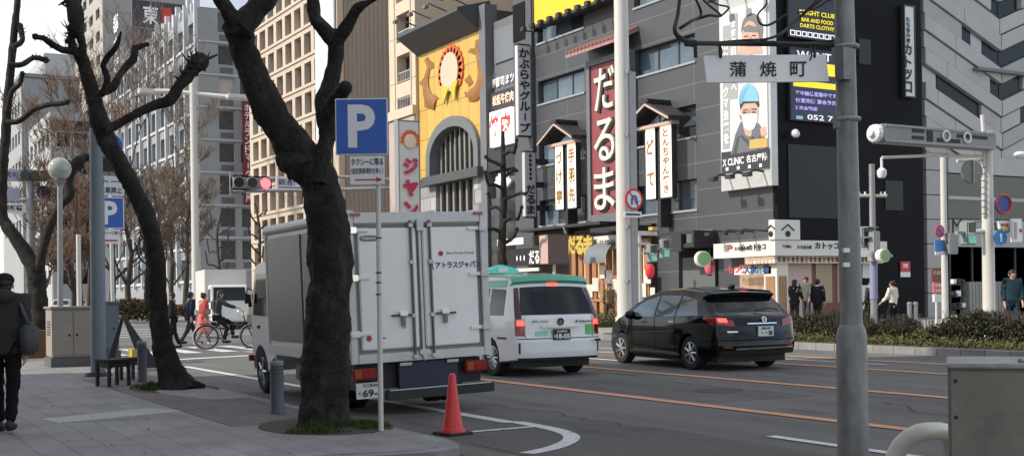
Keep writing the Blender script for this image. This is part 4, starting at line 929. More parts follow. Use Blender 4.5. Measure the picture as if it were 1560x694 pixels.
for k in range(8): bx(mb, mapX(xc_-.2), yb1+.4+k*1.5, yb1+.5+k*1.5, 0, .1, .15, zs0)
mb.build('glazing_bar', M_dkframe, b)
bx(MB(), mapX(xc_+.0), yb1+1.3, yb1+3.9, -.1, .2, .15, 1.7).build('slatted_screen', brickmat('slats', (.30,.29,.25), (.27,.26,.22), (.10,.10,.09), .22, 4, .03, axes='YZ', offset=0), b)

# ---- the office block on the near side, behind the camera, whose shade falls over the road
b = thing('near_office', 'plain grey office block on the near pavement beside the viewer', 'building', (-5,-6,0))
mb = MB(); NB_H = 21.2
rows = [(3.2+k*3.5, 5.4+k*3.5) for k in range(5)]; cols = [(-24+1+k*5.2, -24+4.6+k*5.2) for k in range(5)]
mb.box(-25.5, 1.0, -21, -6.1, 0, NB_H)
mb.build('wall', mat('near_wall', (.33,.32,.31), .8, var=.1, vscale=.5), b)
mb = MB()
for c in cols:
    for r in rows: mb.box(c[0], c[1], -6.08, -6.0, r[0], r[1])
mb.each('window_band', M_glass_sky, b)
# ================================================================== vehicles
M_tyre = mat('tyre_rubber', (.014,.014,.015), .85, bump=.2, bscale=60); M_rim = mat('alloy', (.45,.46,.47), .3, metal=.85, var=.1)
M_blackpl = mat('black_plastic', (.016,.016,.018), .6); M_cglass = mat('car_glass', (.007,.009,.009), .04, spec=.42)
M_redlens = mat('red_lens', (.24,.008,.008), .15, coat=.6); M_redlit = mat('lit_red_lens', (.95,.04,.03), .2, emit=2.2); M_chrome = mat('chrome', (.7,.7,.7), .15, metal=1)
M_plate = mat('number_plate', (.62,.63,.62), .5); M_plink = mat('plate_ink', (.02,.04,.03), .5)
def wheel(par, x, y, r, wd, side, spokes=7):
    """side -1 faces -y; tyre with rim as sub-part"""
    n = Vector((0, side, 0)); c = Vector((x, y, r))
    t = MB().lathe([(r*.62,-wd/2),(r*.93,-wd/2),(r,-wd*.36),(r,wd*.36),(r*.93,wd/2),(r*.66,wd/2),(r*.62,wd*.40)], c, 28, n).build('wheel', M_tyre, par, smooth=.6)
    mb = MB(); mb.lathe([(r*.64,wd*.18),(r*.66,wd*.46),(r*.60,wd*.47),(r*.57,wd*.25),(r*.10,wd*.30),(0,wd*.3)], c, 28, n)
    Mr = Vector((0,0,1)).rotation_difference(n).to_matrix()
    for k in range(spokes):
        a = 2*math.pi*k/spokes
        p0 = c + Mr @ Vector((r*.12*math.cos(a), r*.12*math.sin(a), wd*.44)); p1 = c + Mr @ Vector((r*.6*math.cos(a), r*.6*math.sin(a), wd*.44)); mb.tube([p0,p1], [r*.085,r*.06], 6)
    mb.lathe([(r*.15,wd*.3),(r*.13,wd*.5),(0,wd*.5)], c, 14, n)
    mb.build('rim', M_rim, t, smooth=.5)
    MB().lathe([(r*.6,wd*.10),(r*.6,wd*.14),(0,wd*.14)], c, 20, n).build('brake_disc', M_blackpl, t)
    return t
class Shell:
    """car shell: a side silhouette (x backwards to forwards negative, z up) swept across the width, with tumblehome and plan curvature"""
    def __init__(s, sil, W, H, belt, L, tumble=.16, plan=.10, front=.10):
        s.sil, s.W, s.H, s.belt, s.L, s.tumble, s.plan, s.front = sil, W, H, belt, L, tumble, plan, front
        s.cx = -L/2; s.cz = H*.5
    def wid(s, x, z):
        k = 1.0
        if z > s.belt: k -= s.tumble*((z-s.belt)/(s.H-s.belt))**1.15
        k -= .05*max(0, (.45-z)/.45)**2
        q = max(0, (-x-(s.L-1.1))/1.1); k -= s.front*q*q
        q = max(0, (x+.7)/.7); k -= .055*q*q
        return k
    def put(s, x, f, z, off=0.0):
        a = abs(f); e = max(0, (a-.88)/.12)**2*.028
        xx = s.cx + (x-s.cx)*(1-e*.5); zz = s.cz + (z-s.cz)*(1-e)
        pl = s.plan*a**2.6
        if x > -1.2: xx -= pl*max(0, (x+1.2)/1.2)
        elif x < -s.L+1.2: xx += pl*1.6*max(0, (-x-(s.L-1.2))/1.2)
        crown = .03*(1-a*a) if z > s.H*.85 else 0
        return Vector((xx, f*(s.W/2*s.wid(x, z)+off), zz+crown-.015*(z > s.H*.85)))
    def body(s, name, m, par):
        bm = bmesh.new(); fr = [-1,-.97,-.92,-.8,-.55,-.25,0,.25,.55,.8,.92,.97,1]; rings = []
        for f in fr: rings.append([bm.verts.new((x, f, z)) for x, z in s.sil])
        n = len(s.sil)
        for a, b in zip(rings, rings[1:]):
            for i in range(n): bm.faces.new((a[i], a[(i+1) % n], b[(i+1) % n], b[i]))
        bm.faces.new(rings[0]); bm.faces.new(rings[-1][::-1])
        zs = [.3,.45,.6,.75,s.belt,s.belt+.12,s.belt+.3,s.belt+.45]; xs = [-k*.35 for k in range(1, int(s.L/.35)+1)]
        for z in zs: bmesh.ops.bisect_plane(bm, geom=bm.verts[:]+bm.edges[:]+bm.faces[:], plane_co=(0,0,z), plane_no=(0,0,1))
        for x in xs: bmesh.ops.bisect_plane(bm, geom=bm.verts[:]+bm.edges[:]+bm.faces[:], plane_co=(x,0,0), plane_no=(1,0,0))
        for v in bm.verts: v.co = s.put(v.co.x, v.co.y, v.co.z)
        bmesh.ops.recalc_face_normals(bm, faces=bm.faces)
        me = bpy.data.meshes.new(name); bm.to_mesh(me); bm.free(); me.materials.append(m)
        for p in me.polygons: p.use_smooth = True
        me.set_sharp_from_angle(angle=.62)
        o = bpy.data.objects.new(name, me); C.objects.link(o); o.parent = par; return o
    def side(s, pts, side, name, m, par, off=.006, th=.02):
        """panel on the flank, pts are (x, z)"""
        bm = bmesh.new(); bm.faces.new([bm.verts.new((x, 0, z)) for x, z in pts])
        for k in range(1, 14): bmesh.ops.bisect_plane(bm, geom=bm.verts[:]+bm.edges[:]+bm.faces[:], plane_co=(-k*.35,0,0), plane_no=(1,0,0))
        for z in (.3,.45,.6,.75,s.belt,s.belt+.12,s.belt+.3,s.belt+.45): bmesh.ops.bisect_plane(bm, geom=bm.verts[:]+bm.edges[:]+bm.faces[:], plane_co=(0,0,z), plane_no=(0,0,1))
        bm.verts.index_update(); A = [s.put(v.co.x, side, v.co.z, off) for v in bm.verts]; B = [s.put(v.co.x, side, v.co.z, off-th) for v in bm.verts]; n = len(A)
        fs = [tuple(v.index for v in f.verts) for f in bm.faces]; ed = [tuple(v.index for v in e.verts) for e in bm.edges if len(e.link_faces) == 1]; bm.free()
        return MB().add(A+B, fs + [tuple(i+n for i in f[::-1]) for f in fs] + [(a, b, b+n, a+n) for a, b in ed]).build(name, m, par, smooth=.5)
    def xrear(s, z):
        best = 0
        pr = [p for p in s.sil]; n = len(pr); c = []
        for i in range(n):
            (x0,z0),(x1,z1) = pr[i], pr[(i+1) % n]
            if min(z0,z1) <= z <= max(z0,z1) and abs(z1-z0) > 1e-6:
                x = x0+(x1-x0)*(z-z0)/(z1-z0)
                if x > -1.3: c.append(x)
        return max(c) if c else 0
    def rear(s, pts, name, m, par, off=.008, th=.02):
        """panel on the tail, pts are (f, z) with f the fraction of the half width"""
        bm = bmesh.new(); bm.faces.new([bm.verts.new((0, f, z)) for f, z in pts])
        for f in (-.9,-.75,-.5,-.25,0,.25,.5,.75,.9): bmesh.ops.bisect_plane(bm, geom=bm.verts[:]+bm.edges[:]+bm.faces[:], plane_co=(0,f,0), plane_no=(0,1,0))
        for k in range(3, 36): bmesh.ops.bisect_plane(bm, geom=bm.verts[:]+bm.edges[:]+bm.faces[:], plane_co=(0,0,k*.05), plane_no=(0,0,1))
        bm.verts.index_update(); A = [s.put(s.xrear(v.co.z), v.co.y, v.co.z)+Vector((off,0,0)) for v in bm.verts]; B = [p-Vector((th,0,0)) for p in A]; n = len(A)
        fs = [tuple(v.index for v in f.verts) for f in bm.faces]; ed = [tuple(v.index for v in e.verts) for e in bm.edges if len(e.link_faces) == 1]; bm.free()
        return MB().add(A+B, fs + [tuple(i+n for i in f[::-1]) for f in fs] + [(a, b, b+n, a+n) for a, b in ed]).build(name, m, par, smooth=.5)
def archpts(cx, r, zb, n=10):
    """wheel arch going forwards (towards -x) along the underside"""
    a0 = math.asin(min(1, (zb-.32)/r)) if zb < .32 else 0
    return [(cx + r*math.cos(a), .32 + r*math.sin(a)) for a in [(-.2 + (math.pi+.4)*k/n) for k in range(n+1)]]
def rounded(pts, r=.05):
    out = []; n = len(pts)
    for i in range(n):
        p0, p1, p2 = Vector(pts[i-1]), Vector(pts[i]), Vector(pts[(i+1) % n]); a, b = p0-p1, p2-p1
        if len(pts[i]) > 2 or a.length < .13 or b.length < .13: out.append(tuple(p1)[:2]); continue
        q = min(r, a.length*.4, b.length*.4); A = p1+a.normalized()*q; B = p1+b.normalized()*q
        out += [tuple(A), tuple(p1*.5+(A+B)*.25), tuple(B)]
    return out

# ---------------- taxi: tall white cab with a green roof
def build_taxi():
    L, W, H = 4.5, 1.80, 1.77
    sil = [(-.04,.30),(.0,.42),(.0,.66),(-.035,.74),(-.045,1.02),(-.09,1.10),(-.34,1.62),(-.30,1.66),(-.36,1.74),(-1.0,1.79),(-1.9,1.79),(-2.6,1.74),(-3.35,1.14),(-3.55,1.06),(-4.25,.92),(-4.45,.72),(-4.5,.45),(-4.42,.22)]
    sil = rounded(sil, .06) + archpts(-3.62,.37,.2)[::-1] + [(-3.15,.2),(-1.4,.2)] + archpts(-.93,.37,.2)[::-1] + [(-.45,.26)]
    t = thing('taxi', 'white taxi with a green roof and lit tail lamps ahead of the lorry', 'taxi', (-17.42,10.95,0), R(-1.0), local=True)
    M_tw = mat('taxi_white', (.76,.76,.75), .3, coat=.5, var=.03); M_grn = mat('taxi_green', (.07,.36,.25), .3, coat=.4)
    s = Shell(sil, W, H, 1.0, L, .14, .09); s.body('body', M_tw, t)
    # green roof skin
    bm = MB(); fr = [-.99,-.9,-.6,-.2,.2,.6,.9,.99]; rp = [(-.335,1.61),(-.29,1.655),(-.35,1.745),(-1.0,1.795),(-1.9,1.795),(-2.6,1.745),(-2.72,1.65)]
    vs = [s.put(x,f,z)+Vector((.008 if i < 3 else 0,0,.008)) for f in fr for i,(x,z) in enumerate(rp)]; k = len(rp)
    bm.add(vs, [(a*k+i, a*k+i+1, (a+1)*k+i+1, (a+1)*k+i) for a in range(len(fr)-1) for i in range(k-1)])
    ro = bm.build('roof', M_grn, t, smooth=.7)
    for sd in (-1,1): s.side([(-.42,1.60),(-.42,1.73),(-2.6,1.72),(-2.62,1.60)], sd, 'roof_side', M_grn, t, .008)
    s.rear([(-.86,1.08),(.86,1.08),(.80,1.56),(-.80,1.56)], 'rear_window', M_cglass, t)
    for sd in (-1,1):
        s.side([(-.40,1.08),(-.42,1.56),(-.98,1.58),(-.98,1.08)], sd, 'side_window', M_cglass, t)
        s.side([(-1.05,1.08),(-1.05,1.58),(-1.95,1.58),(-1.95,1.08)], sd, 'side_window', M_cglass, t)
        s.side([(-2.02,1.08),(-2.02,1.58),(-2.5,1.56),(-3.0,1.10)], sd, 'side_window', M_cglass, t)
        s.rear([(.80*sd,.72),(.99*sd,.72),(.985*sd,1.0),(.80*sd,1.0)], 'tail_lamp', M_redlens, t, .012)
        s.rear([(.82*sd,.90),(.96*sd,.90),(.96*sd,.985),(.82*sd,.985)], 'lit_lamp', M_redlit, t, .02)
        s.rear([(.86*sd,1.01),(.985*sd,1.01),(.93*sd,1.56),(.83*sd,1.56)], 'pillar_lens', mat('dark_red_lens', (.06,.008,.008), .15, coat=.5), t, .010)
        s.rear([(.92*sd,.42),(.95*sd,.42),(.95*sd,.60),(.92*sd,.60)], 'bumper_slot', M_blackpl, t, .012)
        s.side([(-1.05,.72),(-1.05,.74),(-2.95,.74),(-2.95,.72)], sd, 'door_trim', M_blackpl, t, .012)
        s.side([(-.30,.66),(-.30,.69),(-.62,.69),(-.62,.66)], sd, 'bumper_seam', M_blackpl, t, .012)
        mb = MB(); y = sd*(W/2+.02); mb.box(-1.35,-1.15,y-.025,y+.025,.93,.97); mb.build('door_handle', M_tw, t)
        wheel(t, -.93, sd*(W/2-.12), .325, .20, sd, 12); wheel(t, -3.62, sd*(W/2-.12), .325, .20, sd, 12)
        m_ = MB().ball((-2.9, sd*(W/2+.08), 1.12), (.07,.12,.10), 10, 8).build('wing_mirror', M_tw, t, smooth=9)
    M_seam = mat('panel_gap', (.004,.004,.004), .9, spec=.1)
    s.rear([(-.97,.665),(.97,.665),(.97,.677),(-.97,.677)], 'tailgate_gap', M_seam, t, .008)
    for sd in (-1,1):
        s.side([(-1.0,.34),(-1.0,1.05),(-1.012,1.05),(-1.012,.34)], sd, 'door_gap', M_seam, t, .004); s.side([(-1.98,.3),(-1.98,1.05),(-1.992,1.05),(-1.992,.3)], sd, 'door_gap', M_seam, t, .004)
        s.rear([(.80*sd,.68),(.806*sd,.68),(.806*sd,1.06),(.80*sd,1.06)], 'tailgate_gap', M_seam, t, .007)
    s.rear([(-.10,1.575),(.14,1.575),(.14,1.61),(-.10,1.61)], 'high_brake_lamp', M_redlit, t, .014)
    mb = MB(); mb.box(-.02,.02,-.40,.40,.855,.885); mb.xf(Matrix.Translation((0,0,0))); mb.build('chrome_bar', M_chrome, t, bevel=.008)
    pl = MB().box(.0,.022,-.17,.17,.64,.83).build('number_plate', mat('taxi_plate', (.012,.03,.02), .5), t)
    mb = MB(); mb.text('18-05', (.024,.02,.705), .27, .085, FX_M, bold=.03); mb.text('名古屋500', (.024,0,.79), .2, .045, FX_M); mb.text('あ', (.024,-.145,.705), .04, .05, FX_M); mb.build('lettering', M_wl, pl)
    s.rear([(.62,.72),(.83,.72),(.83,.90),(.62,.90)], 'green_sticker', mat('sticker_green', (.10,.45,.14), .4), t, .012)
    s.rear([(-.58,.72),(-.30,.72),(-.30,.80),(-.58,.80)], 'teal_sticker', mat('sticker_teal', (.30,.60,.52), .4), t, .012)
    mb = MB(); mb.text('JPN TAXI', (-.015,-.42,.96), .32, .05, FX_M); mb.text('▲ Nakatane', (-.015,.46,.96), .34, .05, FX_M, bold=.02); mb.build('lettering', mat('badge_grey', (.12,.12,.13), .3), t)
    mb = MB(); mb.ring((-.02,0,.955), .055, .012, (1,0,0), 20, 6); mb.ring((-.02,0,.965), .03, .01, (1,0,0), 16, 6); mb.build('badge', M_blackpl, t)
    mb = MB(); mb.box(.004,.012,.68,.80,.60,.64); mb.build('grey_sticker', M_blackpl, t)
    s.rear([(-.95,.29),(.95,.29),(.95,.34),(-.95,.34)], 'lower_valance', M_blackpl, t, .014)
    MB().box(-4.2,-.3,-.75,.75,.16,.3).build('underside', M_blackpl, t)
    mb = MB(); mb.box(-2.35,-2.05,-.34,.34,1.80,1.83); rsn = mb.build('sign_base', M_blackpl, t)
    mb = MB(); mb.prism([(-2.30,-.30,1.83),(-2.30,.30,1.83),(-2.30,.36,1.90),(-2.30,.17,1.96),(-2.30,0,2.0),(-2.30,-.17,1.96),(-2.30,-.36,1.90)], (.18,0,0)); rs_ = mb.build('roof_lamp', mat('roof_lamp_teal', (.10,.50,.46), .3, emit=.12), t)
    MB().box(-2.118,-2.105,-.10,.10,1.86,1.95).build('roof_lamp_mark', M_wl, rs_)
    mb = MB(); mb.tube([(-.3,-.25,1.60),(-.22,.05,1.40)], .012, 6); 
    return t
build_taxi()

# ---------------- dark green-black estate car
def build_estate():
    L, W, H = 4.3, 1.82, 1.52
    sil = [(-.05,.30),(.0,.42),(.0,.56),(-.04,.64),(-.07,.86),(-.12,.98),(-.30,1.06),(-.66,1.36),(-.52,1.40),(-.62,1.46),(-1.4,1.52),(-2.1,1.50),(-2.65,1.38),(-3.45,.98),(-3.65,.93),(-4.1,.78),(-4.28,.58),(-4.3,.36),(-4.22,.22)]
    sil = rounded(sil, .06) + archpts(-3.50,.36,.2)[::-1] + [(-3.0,.2),(-1.45,.2)] + archpts(-.98,.36,.2)[::-1] + [(-.5,.26)]
    t = thing('estate_car', 'dark green black estate car with a lit left tail lamp in the orange lined lane', 'car', (-16.28,14.50,0), R(-4.5), local=True)
    M_bk = mat('car_paint_dark', (.0025,.0045,.004), .08, coat=.2, spec=.3); s = Shell(sil, W, H, .93, L, .20, .13, .14); s.body('body', M_bk, t)
    M_pg = mat('car_glass_painted_sky', (.13,.135,.135), .04, spec=.9)  # sky reflection on the side windows put into a paler base colour
    s.rear([(-.80,1.07),(.80,1.07),(.74,1.33),(-.74,1.33)], 'rear_window', M_cglass, t)
    s.rear([(-.10,1.405),(.14,1.405),(.14,1.44),(-.10,1.44)], 'high_brake_lamp', mat('brake_strip', (.45,.03,.03), .3, emit=.2), t, .012)
    for sd in (-1,1):
        s.side([(-.62,1.02),(-.80,1.33),(-1.32,1.40),(-1.42,.99)], sd, 'side_window', M_pg, t)
        s.side([(-1.47,.99),(-1.38,1.405),(-2.08,1.41),(-2.14,.97)], sd, 'side_window', M_pg, t)
        s.side([(-2.20,.97),(-2.14,1.40),(-2.62,1.31),(-3.22,.98)], sd, 'side_window', mat('car_glass_front', (.16,.19,.18), .05, spec=.9), t)
        s.rear([(.60*sd,.80),(.97*sd,.84),(.985*sd,.98),(.62*sd,.91)], 'tail_lamp', M_redlens, t, .014)
        s.side([(-.10,.82),(-.10,.97),(-.34,1.00),(-.44,.97)], sd, 'tail_lamp_side', M_redlens, t, .012)
        s.rear([(.70*sd,.42),(.9*sd,.42),(.9*sd,.455),(.70*sd,.455)], 'reflector', M_redlens, t, .012)
        mb = MB(); y = sd*(W/2*.985); mb.box(-1.68,-1.5,y-.02,y+.03,.87,.90); mb.build('door_handle', M_chrome, t, bevel=.006)
        mb = MB(); mb.box(-2.62,-2.44,y-.02,y+.03,.85,.88); mb.build('door_handle', M_bk, t, bevel=.006)
        s.side([(-1.30,.25),(-1.40,.30),(-2.95,.33),(-3.0,.28)], sd, 'sill_trim', mat('sill_grey', (.09,.095,.1), .3), t, .012)
        wheel(t, -.98, sd*(W/2-.12), .315, .20, sd, 7); wheel(t, -3.50, sd*(W/2-.12), .315, .20, sd, 7)
        MB().ball((-2.95, sd*(W/2+.07), 1.0), (.08,.12,.09), 12, 8).build('wing_mirror', M_bk, t, smooth=9)
    M_seam = mat('panel_gap', (.004,.004,.004), .9, spec=.1)
    for sd in (-1,1):
        for xx, za, zb in ((-1.45,.34,.98),(-2.16,.32,.96),(-3.02,.42,.96)): s.side([(xx,za),(xx,zb),(xx-.014,zb),(xx-.014,za)], sd, 'door_gap', M_seam, t, .003)
        s.side([(-1.45,.335),(-1.45,.347),(-3.03,.415),(-3.03,.403)], sd, 'door_gap', M_seam, t, .003); s.side([(-.08,.52),(-.08,.532),(-.62,.55),(-.62,.538)], sd, 'bumper_gap', M_seam, t, .003)
        s.side([(-1.5,.70),(-1.5,.715),(-3.0,.66),(-3.0,.645)], sd, 'crease_highlight', mat('crease_sheen', (.05,.055,.055), .2), t, .004)  # paler strip paints the sheen along the body crease
    s.rear([(-.97,.555),(.97,.555),(.97,.567),(-.97,.567)], 'tailgate_gap', M_seam, t, .010)
    s.rear([(-.94,.89),(-.76,.88),(-.76,.95),(-.94,.965)], 'lit_lamp', M_redlit, t, .022)
    s.rear([(-.30,.845),(.45,.845),(.45,.865),(-.30,.865)], 'chrome_strip', M_chrome, t, .014)
    s.rear([(-.78,.70),(-.55,.70),(-.55,.725),(-.78,.725)], 'name_badge', M_chrome, t, .012)
    s.rear([(-.62,.38),(.88,.40),(.88,.43),(-.62,.42)], 'bumper_strip', M_chrome, t, .014)
    s.rear([(-.94,.30),(.94,.30),(.92,.37),(-.92,.37)], 'lower_valance', M_blackpl, t, .014)
    pl = MB().box(-.04,-.018,-.06,.28,.62,.80).build('number_plate', M_plate, t)
    mb = MB(); mb.text('・・30', (-.014,.13,.68), .24, .08, FX_M, bold=.03); mb.text('尾張小牧', (-.014,.11,.765), .2, .04, FX_M); mb.build('lettering', M_plink, pl)
    mb = MB(); mb.ring((-.06,.10,.925), .045, .010, (1,0,.2), 18, 6); mb.box(-.065,-.045,.075,.085,.90,.95); mb.box(-.065,-.045,.115,.125,.90,.95); mb.box(-.065,-.045,.08,.12,.92,.93); mb.build('badge', M_chrome, t)
    mb = MB(); mb.tube([(-.28,.05,1.09),(-.21,.35,1.12),(-.20,.5,1.10)], .012, 6); mb.build('wiper', M_blackpl, t)
    mb = MB(); mb.ball((-.9,0,1.53), (.12,.03,.05), 10, 6); mb.build('roof_aerial', M_bk, t, smooth=9)
    MB().box(-4.0,-.3,-.75,.75,.15,.3).build('underside', M_blackpl, t)
build_estate()

# ---------------- the parked lorry
def build_lorry():
    a = G(540,556,.64); org = PD(537,556,14.1); org.z = 0
    t = thing('box_lorry', 'white box lorry parked at the kerb with its rear doors closed', 'lorry', org, R(-2.0), local=True, tilt=(R(1.7),0))
    W, LB, z0, z1 = 1.87, 3.4, .63, 2.44
    M_box = mat('lorry_white', (.82,.80,.76), .4, var=.05, vscale=1.5, coat=.1); M_frame = mat('lorry_alu', (.55,.54,.52), .45, metal=.3, var=.12, vscale=4); M_side = mat('lorry_side_panel', (.115,.118,.115), .35, var=.15, vscale=1.2, spec=.5)
    M_seal = mat('door_seal', (.20,.20,.20), .6)
    cb = MB().box(-LB,-.03,.02,W-.02,z0+.05,z1-.02).build('cargo_box', M_box, t)
    mb = MB(); mb.box(-LB-.02,0,-.015,.10,z0,z0+.15); mb.box(-LB-.02,0,W-.10,W+.015,z0,z0+.15); mb.build('lower_rail', M_frame, cb, bevel=.012)
    mb = MB(); mb.tube([(-LB-.03,.05,z1-.04),(0.02,.05,z1-.04)], .075, 12); mb.build('roof_edge', M_frame, cb, smooth=.6)
    mb = MB(); mb.tube([(-LB-.03,W-.05,z1-.04),(0.02,W-.05,z1-.04)], .075, 12); mb.build('roof_edge', M_frame, cb, smooth=.6)
    mb = MB(); mb.tube([(-LB,.05,z0),(-LB,.05,z1-.06)], .06, 10); mb.build('front_post', M_frame, cb, smooth=.6)
    for k, (xa, xb) in enumerate(((-LB+.10,-LB+1.62),(-LB+1.72,-.10))):
        MB().box(xa, xb, -.004, .03, z0+.20, z1-.16).build('side_panel', M_side, cb, bevel=.01)
    mb = MB(); mb.box(-LB+.4,-.06,.0,W,z1-.06,z1+.0); mb.build('roof', M_box, cb)
    # rear frame
    for nm, q in (('rear_post',(0,.09,z0,z1)),('rear_post',(W-.10,W,z0,z1)),('rear_header',(.092,W-.102,z1-.13,z1)),('rear_sill',(.092,W-.102,z0,z0+.11))):
        MB().box(-.06,.03,q[0],q[1],q[2],q[3]).build(nm, M_frame, cb, bevel=.008)
    # doors
    for (ya, yb) in ((.115,.925),(.955,W-.125)):
        MB().box(-.05,-.005,ya-.015,yb+.015,z0+.12,z1-.145).build('door_edge', M_seal, t)
        dr = MB().box(-.04,.022,ya+.03,yb-.03,z0+.16,z1-.19).build('rear_door', M_box, t, bevel=.012)
    for y in (.82,1.07):
        mb = MB(); mb.cyl((.045,y,z0+.02),(.045,y,z1-.10),.017,n=10); rd = mb.build('lock_rod', mat('rod_grey', (.13,.135,.14), .4, metal=.5), t, smooth=.6)
        mb = MB()
        for z in (z0+.05,z0+.55,z0+1.2,z1-.16): mb.cbox((.04,y,z),(.05,.06,.05))
        mb.each('rod_guide', M_frame, rd, bevel=.006)
    for yc, sg in ((.68,1),(1.24,-1)):
        z = z0+.56+.0*sg; mb = MB(); mb.cbox((.045,yc,z),(.03,.30,.022)); hb = mb.build('door_handle', mat('handle_dark', (.05,.05,.055), .4, metal=.4), t, bevel=.005)
        mb = MB(); mb.cbox((.05,yc,z+.02),(.05,.10,.055)); mb.build('latch', M_chrome, hb, bevel=.006); mb = MB(); mb.cbox((.055,yc,z-.06),(.03,.05,.12)); mb.build('padlock', M_seal, hb, bevel=.006)
    MB().box(-.02,.036,.925,.955,z0+.05,z1-.08).build('centre_strip', M_frame, t)
    mb = MB(); mb.cbox((.05,.94,z0+.10),(.04,.13,.06)); mb.prism([(.05,.90,z0+.08),(.05,.98,z0+.08),(.05,.94,z0-.02)],(.015,0,0)); mb.build('centre_catch', M_frame, t, bevel=.004)
    mb = MB(); mb.cbox((.05,.94,z1-.16),(.04,.09,.14)); mb.build('centre_catch', M_frame, t, bevel=.004)
    for y, sg in ((.045,1),(W-.05,-1)):
        for z in (z0+.36,z0+1.03,z0+1.60):
            mb = MB(); mb.cbox((.045,y+.015*sg,z),(.04,.12,.075)); h = mb.build('hinge', M_chrome if sg > 0 else M_frame, t, bevel=.008)
            mb = MB(); mb.cbox((.035,y+.15*sg,z),(.02,.16,.045)); mb.build('hinge_strap', M_box, h, bevel=.006)
        mb = MB(); mb.cbox((.035,y+.07*sg,z1-.025),(.03,.13,.035)); mb.build('marker_lamp', M_redlens, t, bevel=.005)
    # rivets along the frames and grime low on the doors
    mb = MB()
    for k in range(16):
        for y in (.02,W-.02): mb.ball((.032,y,z0+.1+k*(z1-z0-.2)/15), (.004,.006,.006), 6, 4)
    for k in range(14): mb.ball((.032,.15+k*(W-.3)/13,z0+.03), (.004,.006,.006), 6, 4); mb.ball((.032,.15+k*(W-.3)/13,z1-.02), (.004,.006,.006), 6, 4)
    mb.build('rivets', M_chrome, cb)
    # writing
    mb = MB(); mb.text('アトラスジャパン', (.026,1.455,z1-.66), .62, .085, FX_M, bold=.03, ext=.001); mb.text('（', (.026,1.11,z1-.66), .03, .11, FX_M, bold=.02, ext=.001); mb.build('lettering', mat('navy_letters', (.02,.04,.16), .5), t)
    mb = MB(); mb.text('Sun Group Group', (.026,1.49,z1-.515), .38, .04, FX_M, bold=.01, ext=.001); mb.build('lettering', mat('brown_letters', (.35,.16,.12), .5), t)
    mb = MB(); mb.disc((.023,1.22,z1-.515),.033,(1,0,0),.003,18); mb.build('red_logo', M_redl, t); mb = MB(); mb.prism([(.027,1.19,z1-.515),(.027,1.25,z1-.505),(.027,1.25,z1-.53)],(.002,0,0)); mb.build('red_logo_bar', mat('logo_navy', (.03,.03,.08), .5), t)
    mb = MB(); n=20
    ov = [(math.copysign(abs(math.cos(2*math.pi*k/n))**.6,math.cos(2*math.pi*k/n))*.125, math.copysign(abs(math.sin(2*math.pi*k/n))**.6,math.sin(2*math.pi*k/n))*.036) for k in range(n)]
    mb.prism([(.024,.29+y,z1-.31+z) for y,z in ov],(.003,0,0)); mk = mb.build('maker_mark', M_seal, t); MB().text('Nippon',(.030,.29,z1-.31),.19,.035,FX_M,bold=.02,ext=.001).build('lettering', M_wl, mk)
    mb = MB(); mb.disc((.024,.235,z0+.30),.035,(1,0,0),.003,16); mb.build('round_sticker', M_redl, t); mb = MB(); mb.box(.023,.026,.34,.45,z0+.285,z0+.305); mb.build('sticker', M_seal, t); MB().box(.023,.026,.66,.72,z0+.40,z0+.45).build('sticker', mat('cream_sticker', (.5,.45,.3), .5), t)
    # chassis and rear gear
    MB().box(-4.5,-.15,.45,1.42,.45,z0-.01).build('chassis', M_blackpl, t); MB().box(-.35,-.12,.10,W-.10,.30,z0-.02).build('rear_crossmember', M_blackpl, t)
    M_navy2 = mat('tail_lift_navy', (.018,.022,.05), .4, var=.15)
    MB().box(-.10,-.03,.62,1.42,.16,z0-.02).build('tail_lift_plate', M_navy2, t, bevel=.01)
    MB().box(-.02,.06,.42,1.88,.17,.30).build('bumper_bar', mat('bumper_black', (.016,.017,.02), .4), t, bevel=.012)
    mb = MB(); mb.box(.061,.067,.46,1.84,.285,.297); mb.build('bumper_edge', M_frame, t)
    for y in (.70,1.33): MB().box(-.03,.02,y-.08,y+.08,z0-.055,z0-.02).build('lift_lamp', M_chrome, t, bevel=.004)
    for y in (.17,1.66):
        lm = MB().box(-.08,.01,y-.15,y+.15,z0-.19,z0-.055).build('tail_lamp', M_redlens, t, bevel=.012)
        MB().box(.011,.016,y-.13,y-.04,z0-.17,z0-.075).build('amber_lens', mat('amber_lens', (.30,.07,.015), .2), lm); MB().box(.011,.018,y-.03,y+.12,z0-.17,z0-.075).build('red_lens', mat('bright_red_lens', (.26,.010,.010), .2), lm)
    pl = MB().box(-.03,-.01,.06,.40,z0-.42,z0-.23).build('number_plate', M_plate, t); mb = MB(); mb.text('69-1', (-.006,.255,z0-.355), .24, .09, FX_M, bold=.03, ext=.001); mb.text('名古屋400', (-.006,.24,z0-.26), .2, .045, FX_M, ext=.001); mb.text('そ', (-.006,.10,z0-.35), .045, .05, FX_M, ext=.001); mb.build('lettering', M_plink, pl)
    for y, sd in ((.18,-1),(.40,-1),(W-.18,1),(W-.40,1)): wheel(t, -1.0, y, .33, .19, sd, 5)
    for y, sd in ((.22,-1),(W-.22,1)): wheel(t, -4.25, y, .33, .2, sd, 5)
    MB().box(-2.6,-1.7,.12,.36,.28,.55).build('fuel_tank', mat('tank_grey', (.12,.12,.12), .5), t, bevel=.03)
    mb = MB(); mb.box(-.85,-.80,.10,.50,.10,.5); mb.box(-.85,-.80,W-.5,W-.10,.10,.5); mb.build('mudflap', M_blackpl, t)
